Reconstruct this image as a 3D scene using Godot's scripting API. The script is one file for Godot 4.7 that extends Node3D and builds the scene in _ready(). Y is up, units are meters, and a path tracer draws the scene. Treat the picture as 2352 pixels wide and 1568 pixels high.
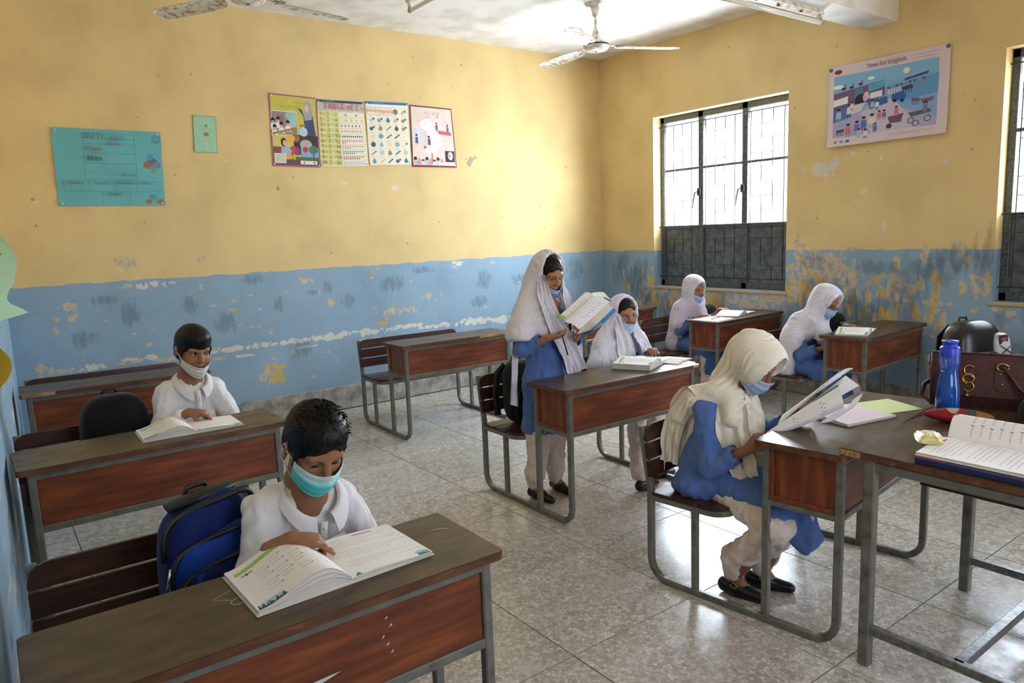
extends Node3D
# A classroom with blue and yellow walls, seven pupils at bench desks, daylight from windows in the right wall.
# x runs along the back wall to the right, z towards the camera, y up; the back right corner of the room is the origin.

const ROOM_H := 3.3965
const PAINT_H := 1.29
var M := {}
var names := {}

func _ready() -> void:
	camera_and_light()
	make_materials()
	build_room()
	build_windows()
	build_ceiling_things()
	build_desks()
	build_table()
	build_posters()
	build_people()
	build_props()

func camera_and_light() -> void:
	var cam := Camera3D.new()
	cam.name = "camera"
	cam.position = Vector3(-5.8704, 1.5416, 6.1484)
	cam.rotation = Vector3(-0.1496, -0.6343, -0.0388)
	cam.fov = 50.58
	cam.near = 0.03
	cam.far = 200.0
	add_child(cam)
	cam.current = true
	var we := WorldEnvironment.new()
	we.name = "environment"
	var e := Environment.new()
	e.background_mode = Environment.BG_SKY
	var sm := ProceduralSkyMaterial.new()
	sm.sky_top_color = Color(0.80, 0.88, 1.0)
	sm.sky_horizon_color = Color(0.97, 0.98, 1.0)
	sm.ground_horizon_color = Color(0.93, 0.89, 0.82)
	sm.ground_bottom_color = Color(0.80, 0.74, 0.66)
	sm.sun_angle_max = 0.0
	var sky := Sky.new()
	sky.sky_material = sm
	e.sky = sky
	e.background_energy_multiplier = SKY_E
	e.ambient_light_source = Environment.AMBIENT_SOURCE_DISABLED
	e.tonemap_mode = Environment.TONE_MAPPER_LINEAR
	e.tonemap_exposure = EXPOSURE
	e.sdfgi_enabled = true
	e.ssao_enabled = true
	e.ssil_enabled = true
	we.environment = e
	add_child(we)
	# daylight of the bright yard, one soft light in each opening
	for d in DAYLIGHT:
		var a := AreaLight3D.new()
		a.name = "daylight"
		a.area_size = d[2]
		a.light_color = d[3]
		a.light_energy = d[4]
		a.area_normalize_energy = false
		a.area_range = 14.0
		a.shadow_enabled = true
		add_child(a, true)
		a.look_at_from_position(d[0], d[0] + d[1], Vector3.UP)

const SKY_E := 5.0
const EXPOSURE := 1.08
# place, direction, size, colour, energy
const DAYLIGHT := [
	[Vector3(0.26, 1.95, 1.585), Vector3(-1, -0.12, 0.0), Vector2(1.5, 1.1), Color(0.89, 0.95, 1.0), 17.0],
	[Vector3(0.26, 1.95, 4.815), Vector3(-1, -0.12, 0.0), Vector2(1.5, 1.1), Color(0.89, 0.95, 1.0), 4.5],
	[Vector3(-1.65, 1.15, 7.26), Vector3(0.0, 0, -1), Vector2(1.0, 1.9), Color(1.0, 0.97, 0.92), 0.3],
	[Vector3(-4.15, 1.8, 7.26), Vector3(0.0, 0, -1), Vector2(1.4, 1.5), Color(1.0, 0.97, 0.92), 0.3],
]

# ---------------------------------------------------------------- naming
func numbered(n: String) -> String:
	if not names.has(n):
		names[n] = 0
		return n
	names[n] += 1
	return "%s_%03d" % [n, names[n]]

func thing(called: String, label: String, category: String, at := Vector3.ZERO, turn := 0.0, group := "") -> Node3D:
	var o := Node3D.new()
	o.name = numbered(called)
	add_child(o)
	o.position = at
	o.rotation.y = turn
	tag(o, label, category, group)
	return o

func tag(o: Node, label: String, category: String, group := "") -> Node:
	o.set_meta("label", label)
	o.set_meta("category", category)
	if group:
		o.set_meta("group", group)
	return o

func part(called: String, mesh: Mesh, mat: Material, parent: Node) -> MeshInstance3D:
	var o := MeshInstance3D.new()
	o.name = called
	o.mesh = mesh
	if mat:
		o.material_override = mat
	parent.add_child(o, true)
	return o

func solo(called: String, mesh: Mesh, mat: Material, at: Vector3, label: String, category: String, group := "") -> MeshInstance3D:
	var o := MeshInstance3D.new()
	o.name = numbered(called)
	o.mesh = mesh
	if mat:
		o.material_override = mat
	add_child(o)
	o.position = at
	tag(o, label, category, group)
	return o

func struct(called: String, mesh: Mesh, mat: Material, label: String, category: String) -> MeshInstance3D:
	var o := solo(called, mesh, mat, Vector3.ZERO, label, category)
	o.set_meta("kind", "structure")
	return o

# ---------------------------------------------------------------- mesh helpers
func newst() -> SurfaceTool:
	var st := SurfaceTool.new()
	st.begin(Mesh.PRIMITIVE_TRIANGLES)
	st.set_smooth_group(-1)
	return st

func done(st: SurfaceTool) -> ArrayMesh:
	st.generate_normals()
	return st.commit()

func tri(st: SurfaceTool, a: Vector3, b: Vector3, c: Vector3, out: Vector3) -> void:
	if (b - a).cross(c - a).dot(out) > 0.0:
		var t := b
		b = c
		c = t
	for p in [a, b, c]:
		st.set_uv(Vector2(p.x + p.z, -p.y))
		st.add_vertex(p)

func quad(st: SurfaceTool, a: Vector3, b: Vector3, c: Vector3, d: Vector3, out: Vector3) -> void:
	tri(st, a, b, c, out)
	tri(st, a, c, d, out)

# a box with chamfered edges
func abox(st: SurfaceTool, x: Transform3D, size: Vector3, bev := 0.0) -> void:
	var h := size * 0.5
	bev = minf(bev, minf(h.x, minf(h.y, h.z)) * 0.9)
	var V := func(axis: int, s: Vector3) -> Vector3:
		var p := Vector3(s.x * (h.x - bev), s.y * (h.y - bev), s.z * (h.z - bev))
		p[axis] = s[axis] * h[axis]
		return x * p
	for ax in 3:
		var b := (ax + 1) % 3
		var c := (ax + 2) % 3
		for sg in [-1.0, 1.0]:
			var q := []
			for k in [[-1.0, -1.0], [1.0, -1.0], [1.0, 1.0], [-1.0, 1.0]]:
				var s := Vector3.ZERO
				s[ax] = sg
				s[b] = k[0]
				s[c] = k[1]
				q.append(V.call(ax, s))
			var n := Vector3.ZERO
			n[ax] = sg
			quad(st, q[0], q[1], q[2], q[3], x.basis * n)
		if bev <= 0.0:
			continue
		for sb in [-1.0, 1.0]:
			for sc in [-1.0, 1.0]:
				var s0 := Vector3.ZERO
				s0[ax] = -1.0
				s0[b] = sb
				s0[c] = sc
				var s1 := s0
				s1[ax] = 1.0
				var n2 := Vector3.ZERO
				n2[b] = sb
				n2[c] = sc
				quad(st, V.call(b, s0), V.call(b, s1), V.call(c, s1), V.call(c, s0), x.basis * n2)
	if bev > 0.0:
		for sx in [-1.0, 1.0]:
			for sy in [-1.0, 1.0]:
				for sz in [-1.0, 1.0]:
					var s := Vector3(sx, sy, sz)
					tri(st, V.call(0, s), V.call(1, s), V.call(2, s), x.basis * s)

func bx(st: SurfaceTool, lo: Vector3, hi: Vector3, bev := 0.0) -> void:
	abox(st, Transform3D(Basis(), (lo + hi) * 0.5), (hi - lo).abs(), bev)

func box_mesh(lo: Vector3, hi: Vector3, bev := 0.0) -> ArrayMesh:
	var st := newst()
	bx(st, lo, hi, bev)
	return done(st)

# sweep a profile (side, up) along a path that lies in the plane across «side»
func sweep(st: SurfaceTool, pts: Array, prof: Array, side: Vector3, smooth := false) -> void:
	st.set_smooth_group(1 if smooth else -1)
	var rings := []
	var n := pts.size()
	for i in n:
		var t: Vector3 = (pts[mini(i + 1, n - 1)] - pts[maxi(i - 1, 0)]).normalized()
		var up := side.cross(t).normalized()
		var sd := t.cross(up).normalized()
		var m := 1.0
		if i > 0 and i < n - 1:
			var t0: Vector3 = (pts[i] - pts[i - 1]).normalized()
			m = 1.0 / maxf(0.4, t0.dot(t))
		var ring := []
		for p in prof:
			ring.append(pts[i] + sd * p.x + up * p.y * m)
		rings.append(ring)
	for i in n - 1:
		for j in prof.size():
			var k := (j + 1) % prof.size()
			var ctr: Vector3 = (pts[i] + pts[i + 1]) * 0.5
			var mid: Vector3 = (rings[i][j] + rings[i][k] + rings[i + 1][j] + rings[i + 1][k]) * 0.25
			quad(st, rings[i][j], rings[i][k], rings[i + 1][k], rings[i + 1][j], mid - ctr)
	st.set_smooth_group(-1)
	for e in [0, n - 1]:
		var dirn: Vector3 = pts[0] - pts[1] if e == 0 else pts[n - 1] - pts[n - 2]
		for j in range(1, prof.size() - 1):
			tri(st, rings[e][0], rings[e][j], rings[e][j + 1], dirn)

func square(w: float, h := -1.0, b := 0.003) -> Array:
	if h < 0.0:
		h = w
	var x := w * 0.5
	var y := h * 0.5
	return [Vector2(-x + b, -y), Vector2(x - b, -y), Vector2(x, -y + b), Vector2(x, y - b), Vector2(x - b, y), Vector2(-x + b, y), Vector2(-x, y - b), Vector2(-x, -y + b)]

func circle(r: float, n := 8) -> Array:
	var a := []
	for i in n:
		a.append(Vector2(cos(TAU * i / n), sin(TAU * i / n)) * r)
	return a

func any_side(a: Vector3, b: Vector3) -> Vector3:
	var t := (b - a).normalized()
	return t.cross(Vector3.UP if absf(t.y) < 0.9 else Vector3.RIGHT).normalized()

func bar(st: SurfaceTool, a: Vector3, b: Vector3, prof: Array, smooth := false) -> void:
	sweep(st, [a, b], prof, any_side(a, b), smooth)

# a soft tube through points of any direction
func tube(st: SurfaceTool, pts: Array, radii, n := 8, flat := 1.0, ref := Vector3.ZERO) -> void:
	st.set_smooth_group(1)
	var rings := []
	var up := ref if ref != Vector3.ZERO else any_side(pts[0], pts[1])
	for i in pts.size():
		var t: Vector3 = (pts[mini(i + 1, pts.size() - 1)] - pts[maxi(i - 1, 0)]).normalized()
		up = (up - t * up.dot(t)).normalized()
		var sd := t.cross(up)
		var r: float = radii[i] if radii is Array else radii
		var ring := []
		for j in n:
			ring.append(pts[i] + (up * sin(TAU * j / n) * flat + sd * cos(TAU * j / n)) * r)
		rings.append(ring)
	for i in pts.size() - 1:
		for j in n:
			var k := (j + 1) % n
			var mid: Vector3 = (rings[i][j] + rings[i][k] + rings[i + 1][j] + rings[i + 1][k]) * 0.25
			quad(st, rings[i][j], rings[i][k], rings[i + 1][k], rings[i + 1][j], mid - (pts[i] + pts[i + 1]) * 0.5)
	for e in [0, pts.size() - 1]:
		var o: Vector3 = pts[e] - (pts[1] if e == 0 else pts[e - 1])
		for j in range(1, n - 1):
			tri(st, rings[e][0], rings[e][j], rings[e][j + 1], o)
	st.set_smooth_group(-1)

func tube_mesh(pts: Array, radii, n := 8, flat := 1.0, ref := Vector3.ZERO) -> ArrayMesh:
	var st := newst()
	tube(st, pts, radii, n, flat, ref)
	return done(st)

# turned about y; prof: (radius, height) from bottom to top
func lathe(st: SurfaceTool, prof: Array, n := 24, x := Transform3D.IDENTITY, smooth := true) -> void:
	st.set_smooth_group(1 if smooth else -1)
	for i in prof.size() - 1:
		var p: Vector2 = prof[i]
		var q: Vector2 = prof[i + 1]
		var nr := Vector2(q.y - p.y, p.x - q.x)
		for j in n:
			var a := TAU * j / n
			var b := TAU * (j + 1) / n
			var A := Vector3(cos(a), 0, sin(a))
			var B := Vector3(cos(b), 0, sin(b))
			var out := (A + B) * nr.x + Vector3.UP * 2.0 * nr.y
			var v := [A * p.x + Vector3.UP * p.y, B * p.x + Vector3.UP * p.y, B * q.x + Vector3.UP * q.y, A * q.x + Vector3.UP * q.y]
			if p.x > 1e-5:
				tri(st, x * v[0], x * v[1], x * v[2], x.basis * out)
			if q.x > 1e-5:
				tri(st, x * v[0], x * v[2], x * v[3], x.basis * out)
	st.set_smooth_group(-1)

# a flat outline (closed, convex or not) pushed out along n
func plate(st: SurfaceTool, outline: Array, thick: Vector3) -> void:
	var nn := thick.normalized()
	var ux: Vector3 = (outline[1] - outline[0]).normalized()
	var uy := nn.cross(ux)
	var flat := PackedVector2Array()
	for p in outline:
		flat.append(Vector2((p - outline[0]).dot(ux), (p - outline[0]).dot(uy)))
	var idx := Geometry2D.triangulate_polygon(flat)
	for i in range(0, idx.size(), 3):
		tri(st, outline[idx[i]] + thick, outline[idx[i + 1]] + thick, outline[idx[i + 2]] + thick, nn)
		tri(st, outline[idx[i]], outline[idx[i + 1]], outline[idx[i + 2]], -nn)
	var cw := Geometry2D.is_polygon_clockwise(flat)
	for i in outline.size():
		var a: Vector3 = outline[i]
		var b: Vector3 = outline[(i + 1) % outline.size()]
		var o := (b - a).cross(nn) * (-1.0 if cw else 1.0)
		quad(st, a, b, b + thick, a + thick, o)

# a rounded rectangle in the plane of two axes; r: radii of the four corners (--, +-, ++, -+)
func round_rect(o: Vector3, ax: Vector3, ay: Vector3, w: float, h: float, r: Array, n := 6) -> Array:
	var pts := []
	var cs := [Vector2(0, 0), Vector2(w, 0), Vector2(w, h), Vector2(0, h)]
	for c in 4:
		var rr: float = maxf(r[c], 0.0005)
		var cx: float = rr if cs[c].x == 0 else w - rr
		var cy: float = rr if cs[c].y == 0 else h - rr
		for i in n + 1:
			var a := PI + c * PI / 2 + PI / 2 * i / n
			pts.append(o + ax * (cx + cos(a) * rr) + ay * (cy + sin(a) * rr))
	return pts

# mesh from a function of (u, v) in 0..1; closed = a thin solid of that thickness
func sheet(nu: int, nv: int, f: Callable, thick := 0.0, colors = null) -> ArrayMesh:
	var P := PackedVector3Array()
	var N := PackedVector3Array()
	var U := PackedVector2Array()
	var C := PackedColorArray()
	for j in nv + 1:
		for i in nu + 1:
			P.append(f.call(float(i) / nu, float(j) / nv))
			U.append(Vector2(float(i) / nu, float(j) / nv))
			if colors != null:
				C.append((colors as Callable).call(float(i) / nu, float(j) / nv))
	var I := PackedInt32Array()
	for j in nv:
		for i in nu:
			var a := j * (nu + 1) + i
			I.append_array([a, a + 1, a + nu + 2, a, a + nu + 2, a + nu + 1])
	N = normals_of(P, I)
	if thick > 0.0:
		var n0 := P.size()
		for k in n0:
			P.append(P[k] - N[k] * thick)
			N.append(-N[k])
			U.append(U[k])
			if C.size():
				C.append(C[k])
		var m := I.size()
		for k in range(0, m, 3):
			I.append_array([I[k] + n0, I[k + 2] + n0, I[k + 1] + n0])
		var rim := []
		for i in nu:
			rim.append([i, i + 1])
			rim.append([nv * (nu + 1) + i + 1, nv * (nu + 1) + i])
		for j in nv:
			rim.append([(j + 1) * (nu + 1), j * (nu + 1)])
			rim.append([j * (nu + 1) + nu, (j + 1) * (nu + 1) + nu])
		for e in rim:
			I.append_array([e[0], e[1] + n0, e[1], e[0], e[0] + n0, e[1] + n0])
	return arrays(P, N, I, U, C)

func normals_of(P: PackedVector3Array, I: PackedInt32Array) -> PackedVector3Array:
	var N := PackedVector3Array()
	N.resize(P.size())
	for k in range(0, I.size(), 3):
		var a := I[k]
		var b := I[k + 1]
		var c := I[k + 2]
		var n := (P[c] - P[a]).cross(P[b] - P[a])
		N[a] += n
		N[b] += n
		N[c] += n
	for k in N.size():
		N[k] = N[k].normalized()
	return N

func arrays(P: PackedVector3Array, N: PackedVector3Array, I: PackedInt32Array, U := PackedVector2Array(), C := PackedColorArray()) -> ArrayMesh:
	var a := []
	a.resize(Mesh.ARRAY_MAX)
	a[Mesh.ARRAY_VERTEX] = P
	a[Mesh.ARRAY_NORMAL] = N
	a[Mesh.ARRAY_INDEX] = I
	if U.size():
		a[Mesh.ARRAY_TEX_UV] = U
	if C.size():
		a[Mesh.ARRAY_COLOR] = C
	var m := ArrayMesh.new()
	m.add_surface_from_arrays(Mesh.PRIMITIVE_TRIANGLES, a)
	return m

func ball(r: Vector3, at := Vector3.ZERO, n := 16) -> ArrayMesh:
	return sheet(n, n / 2, func(u: float, v: float) -> Vector3:
		return at + Vector3(cos(TAU * u) * sin(PI * v) * r.x, cos(PI * v) * r.y, sin(TAU * u) * sin(PI * v) * r.z))

# ---------------------------------------------------------------- materials
func noise(freq: float, seed_ := 1, octaves := 4, type := FastNoiseLite.TYPE_SIMPLEX_SMOOTH) -> FastNoiseLite:
	var n := FastNoiseLite.new()
	n.seed = seed_
	n.frequency = freq
	n.noise_type = type
	n.fractal_octaves = octaves
	return n

func ramp(stops: Array) -> Gradient:
	var g := Gradient.new()
	var off := PackedFloat32Array()
	var col := PackedColorArray()
	for s in stops:
		off.append(s[0])
		col.append(s[1])
	g.offsets = off
	g.colors = col
	return g

func ntex(n: FastNoiseLite, stops: Array, w := 512, h := 512) -> NoiseTexture2D:
	var t := NoiseTexture2D.new()
	t.width = w
	t.height = h
	t.seamless = true
	t.seamless_blend_skirt = 0.2
	t.generate_mipmaps = false
	t.noise = n
	if stops.size():
		t.color_ramp = ramp(stops)
	return t

func plain(c: Color, rough := 0.8, metal := 0.0, spec := 0.5) -> StandardMaterial3D:
	var m := StandardMaterial3D.new()
	m.albedo_color = c
	m.roughness = rough
	m.metallic = metal
	m.metallic_specular = spec
	return m

func grained(stops: Array, sc: Vector3, rough := 0.5, seed_ := 1, freq := 0.01) -> StandardMaterial3D:
	var m := plain(Color.WHITE, rough)
	m.albedo_texture = ntex(noise(freq, seed_, 5), stops)
	m.uv1_triplanar = true
	m.uv1_triplanar_sharpness = 8.0
	m.uv1_scale = sc
	return m

func rgb(r: int, g: int, b: int) -> Color:
	return Color(r / 255.0, g / 255.0, b / 255.0)

func bump(m: StandardMaterial3D, n: FastNoiseLite, cm: float) -> void:
	m.heightmap_enabled = true
	m.heightmap_texture = ntex(n, [], 512, 512)
	m.heightmap_scale = cm

func detail(m: StandardMaterial3D, n: FastNoiseLite, stops: Array, sc: Vector3, mask: FastNoiseLite = null, mstops := []) -> void:
	m.detail_enabled = true
	m.detail_albedo = ntex(n, stops)
	m.detail_blend_mode = BaseMaterial3D.BLEND_MODE_MIX
	m.detail_uv_layer = BaseMaterial3D.DETAIL_UV_2
	m.uv2_triplanar = true
	m.uv2_scale = sc
	if mask:
		m.detail_mask = ntex(mask, mstops)

func cloth(c: Color, rough := 0.85, amount := 0.06) -> StandardMaterial3D:
	var m := plain(Color.WHITE, rough, 0.0, 0.25)
	m.albedo_texture = ntex(noise(0.012, int(c.r * 255) + int(c.b * 99), 4), [[0.0, c.darkened(amount)], [0.5, c], [1.0, c.lightened(amount * 0.5)]], 256, 256)
	m.uv1_triplanar = true
	m.uv1_scale = Vector3.ONE * 2.5
	m.rim_enabled = true
	m.rim = 0.25
	m.heightmap_enabled = true
	m.heightmap_texture = wrinkle
	m.heightmap_scale = 0.22
	return m

var weave: NoiseTexture2D
var wrinkle: NoiseTexture2D

func make_materials() -> void:
	var wn := noise(0.014, 78, 2)
	wn.fractal_type = FastNoiseLite.FRACTAL_RIDGED
	wn.fractal_gain = 0.42
	wrinkle = ntex(wn, [], 256, 256)
	weave = ntex(noise(0.35, 77, 2, FastNoiseLite.TYPE_VALUE), [], 256, 256)
	# dark varnished planks, grain along x; and with the grain upright
	var wood := [[0.05, rgb(86, 40, 18)], [0.45, rgb(112, 54, 24)], [0.6, rgb(122, 60, 28)], [0.95, rgb(146, 78, 38)]]
	M.wood = grained(wood, Vector3(0.5, 5.0, 5.0), 0.42, 3)
	M.wood_up = grained(wood, Vector3(5.0, 0.5, 5.0), 0.42, 4)
	M.slat = grained([[0.1, rgb(42, 22, 14)], [0.5, rgb(56, 30, 19)], [0.9, rgb(76, 42, 27)]], Vector3(0.6, 8.0, 8.0), 0.33, 5)
	M.edge = grained([[0.1, rgb(74, 42, 25)], [0.5, rgb(92, 54, 31)], [0.75, rgb(106, 64, 36)], [1.0, rgb(140, 92, 54)]], Vector3(1.2, 4.0, 4.0), 0.5, 6)
	M.pale_edge = grained([[0.25, rgb(140, 98, 52)], [0.6, rgb(190, 146, 88)]], Vector3(1.2, 9.0, 9.0), 0.6, 7)
	M.top = grained([[0.05, rgb(54, 43, 31)], [0.45, rgb(68, 55, 39)], [0.6, rgb(74, 60, 43)], [0.95, rgb(90, 70, 48)]], Vector3(0.9, 3.0, 3.0), 0.3, 8)
	M.top.roughness_texture = ntex(noise(0.015, 21, 4), [[0.2, Color(0.7, 0.7, 0.7)], [0.8, Color(1, 1, 1)]], 256, 256)
	M.top.roughness = 0.42
	detail(M.top, noise(0.02, 31, 4), [[0.3, rgb(80, 54, 34)], [0.7, rgb(96, 66, 40)]], Vector3(0.8, 2.0, 2.0), noise(0.012, 32, 4), [[0.45, Color.BLACK], [0.85, Color(0.7, 0.7, 0.7)]])
	M.paint_metal = grained([[0.0, rgb(86, 82, 72)], [0.3, rgb(110, 108, 99)], [0.6, rgb(118, 117, 108)], [1.0, rgb(132, 131, 122)]], Vector3(2, 2, 2), 0.38, 9, 0.012)
	M.paint_metal.metallic = 0.25
	M.steel = grained([[0.2, rgb(92, 92, 90)], [0.7, rgb(132, 132, 128)]], Vector3(3, 3, 3), 0.3, 10, 0.02)
	M.steel.metallic = 0.6
	M.gold = plain(rgb(205, 160, 70), 0.22, 1.0)
	M.chrome = plain(rgb(200, 200, 200), 0.18, 1.0)
	M.white_enamel = grained([[0.3, rgb(196, 182, 166)], [0.5, rgb(225, 220, 212)], [0.7, rgb(236, 233, 228)]], Vector3(2, 2, 2), 0.32, 12, 0.015)
	M.fan_white = grained([[0.22, rgb(168, 140, 118)], [0.4, rgb(214, 204, 194)], [0.55, rgb(234, 230, 224)]], Vector3(2.5, 2.5, 2.5), 0.4, 13, 0.012)
	M.black_plastic = plain(rgb(20, 20, 22), 0.4)
	M.paper = plain(rgb(236, 233, 230), 0.75, 0.0, 0.3)
	M.page_edge = grained([[0.3, rgb(196, 190, 182)], [0.7, rgb(226, 220, 212)]], Vector3(0.5, 90.0, 0.5), 0.85, 14, 0.02)
	M.skin = skin_mat()
	M.white_cloth = cloth(rgb(228, 225, 228))
	M.scarf_white = cloth(rgb(226, 223, 234))
	M.scarf_cream = cloth(rgb(238, 230, 214))
	M.scarf_lilac = cloth(rgb(208, 199, 216))
	M.blue_cloth = cloth(rgb(88, 118, 180))
	M.shalwar = cloth(rgb(226, 212, 204))
	M.hair = grained([[0.2, rgb(7, 6, 6)], [0.8, rgb(15, 13, 13)]], Vector3(18, 3, 18), 0.46, 15, 0.02)
	M.hair.metallic_specular = 0.35
	M.shoe = plain(rgb(16, 16, 18), 0.32)
	M.nylon_black = cloth(rgb(20, 21, 24), 0.7)
	M.nylon_navy = cloth(rgb(14, 34, 92), 0.65)
	M.nylon_blue = cloth(rgb(26, 62, 150), 0.6)
	M.zip = plain(rgb(12, 12, 14), 0.5)

func skin_mat() -> StandardMaterial3D:
	var m := plain(Color.WHITE, 0.52, 0.0, 0.4)
	m.vertex_color_use_as_albedo = true
	m.subsurf_scatter_enabled = true
	m.subsurf_scatter_strength = 0.12
	return m

# ---------------------------------------------------------------- the room
# marks on the walls: along the wall, height, half width, half height (metres), kind: 0 bare plaster, 1 older yellow coat, 2 white filler, 3 dark smear, 4 pencil grey
const MARKS_RIGHT := [
	[2.73,1.13,0.24,0.13,0],[2.50,1.00,0.12,0.18,0],[2.98,1.05,0.05,0.15,0],[3.32,1.01,0.08,0.12,0],[3.35,1.20,0.03,0.05,0],[3.56,1.25,0.04,0.07,0],[3.83,1.24,0.04,0.05,0],[2.52,1.20,0.06,0.14,0],
	[0.76,0.90,0.08,0.16,0],[0.78,0.99,0.05,0.07,1],[1.05,0.74,0.09,0.10,0],[1.26,0.78,0.08,0.06,0],[1.58,0.80,0.11,0.08,1],[1.73,0.80,0.05,0.07,0],[1.84,0.82,0.04,0.08,0],[1.95,0.81,0.04,0.07,0],
	[2.06,0.82,0.04,0.08,0],[2.15,0.81,0.05,0.06,0],[2.25,0.84,0.06,0.06,0],[2.33,0.85,0.04,0.07,0],[2.42,0.94,0.04,0.16,1],[2.61,0.94,0.16,0.10,1],[2.79,0.86,0.15,0.05,0],[2.97,0.87,0.11,0.04,0],
	[3.15,0.94,0.11,0.02,0],[3.33,0.90,0.10,0.02,0],[3.48,0.97,0.05,0.07,0],[3.62,0.89,0.12,0.02,0],[3.10,0.77,0.03,0.08,1],[3.26,0.79,0.05,0.06,1],[3.50,0.79,0.03,0.05,1],[3.62,0.81,0.02,0.08,1],
	[2.90,0.70,0.08,0.03,0],[3.93,0.85,0.03,0.02,0],[4.07,0.88,0.04,0.03,0],[4.02,0.78,0.02,0.01,0],[4.15,0.84,0.03,0.02,0],[2.48,1.34,0.03,0.08,0],[2.70,1.98,0.13,0.04,2],[2.82,2.02,0.04,0.03,2],
	[2.73,1.92,0.06,0.01,2],[3.05,1.77,0.03,0.02,2],[3.67,1.95,0.02,0.03,2],[2.95,2.07,0.03,0.02,2],[3.19,2.02,0.01,0.02,2],[3.24,1.48,0.02,0.03,2],[3.79,1.33,0.04,0.03,0],[3.97,1.08,0.05,0.03,0],
	[2.99,1.30,0.04,0.02,0],[3.65,1.07,0.03,0.07,1],[3.83,1.04,0.02,0.05,0],[0.65,0.70,0.13,0.05,0],[0.39,0.73,0.07,0.08,0],[-0.33,0.96,0.04,0.05,1]]
const MARKS_BACK := [
	[-4.94,1.43,0.06,0.05,0],[-4.40,1.43,0.03,0.02,0],[-4.98,1.38,0.02,0.01,2],[-5.35,1.13,0.05,0.03,0],[-5.43,1.05,0.02,0.02,0],[-5.44,0.97,0.02,0.02,0],[-5.33,1.05,0.04,0.02,0],[-5.44,0.95,0.02,0.01,0],
	[-3.89,0.43,0.08,0.08,1],[-3.98,0.39,0.04,0.06,0],[-5.56,0.69,0.05,0.04,0],[-5.42,0.66,0.09,0.02,0],[-5.26,0.67,0.10,0.02,2],[-4.89,0.69,0.12,0.02,2],[-4.71,0.66,0.13,0.01,0],[-4.99,0.67,0.09,0.01,0],
	[-4.27,0.68,0.14,0.02,2],[-3.99,0.68,0.17,0.02,2],[-3.68,0.68,0.17,0.02,2],[-3.36,0.68,0.18,0.03,2],[-3.02,0.68,0.18,0.03,2],[-2.61,0.69,0.21,0.02,2],[-2.23,0.66,0.22,0.02,2],[-1.81,0.66,0.24,0.03,2],
	[-1.48,0.64,0.11,0.04,2],[-4.14,0.61,0.07,0.01,2],[-3.61,0.62,0.08,0.01,2],[-2.98,0.61,0.09,0.01,2],[-4.80,1.25,0.14,0.02,2],[-4.94,1.25,0.04,0.02,0],[-3.56,1.19,0.04,0.02,0],[-3.66,1.16,0.02,0.01,0],
	[-1.99,1.25,0.07,0.03,2],[-2.74,0.85,0.14,0.03,0],[-2.53,0.84,0.05,0.03,0],[-4.44,0.74,0.02,0.02,0],[-4.34,1.05,0.02,0.01,0],[-4.17,1.07,0.03,0.01,0],[-2.36,0.96,0.05,0.03,0],[-2.84,0.75,0.07,0.02,1],
	[-3.34,1.00,0.03,0.04,0],[-3.90,0.79,0.02,0.02,0],[-4.15,0.87,0.02,0.01,0],[-4.63,0.77,0.02,0.03,0],[-4.84,0.79,0.02,0.02,0],[-1.56,1.25,0.03,0.02,0],[-4.35,0.61,0.05,0.01,0],[-3.17,0.99,0.06,0.06,3],
	[-3.37,1.12,0.04,0.05,3],[-3.49,1.09,0.05,0.02,3],[-3.81,1.01,0.05,0.06,3],[-4.01,1.24,0.09,0.04,3],[-4.95,1.04,0.06,0.09,3],[-5.28,0.88,0.08,0.06,3],[-4.25,0.90,0.09,0.08,3],[-2.72,1.11,0.12,0.07,3],
	[-1.68,1.08,0.08,0.09,3],[-0.43,1.10,0.13,0.11,3],[-1.75,0.86,0.10,0.05,3],[-5.11,1.16,0.09,0.03,3],[-3.65,0.61,0.08,0.08,3],[-2.39,1.22,0.10,0.03,3],[-1.23,1.05,0.08,0.05,3],[-0.67,0.82,0.10,0.07,3],
	[-4.52,1.07,0.05,0.07,3],[-1.78,2.26,0.04,0.04,4],[-1.72,2.30,0.02,0.02,4],[-4.29,1.92,0.02,0.02,4],[-3.73,1.98,0.02,0.02,4],[-4.13,2.20,0.02,0.01,2],[-3.13,2.03,0.03,0.01,2],[-2.64,2.00,0.03,0.02,2],
	[-5.46,1.88,0.02,0.01,2],[-1.83,3.17,0.02,0.01,4]]

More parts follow.
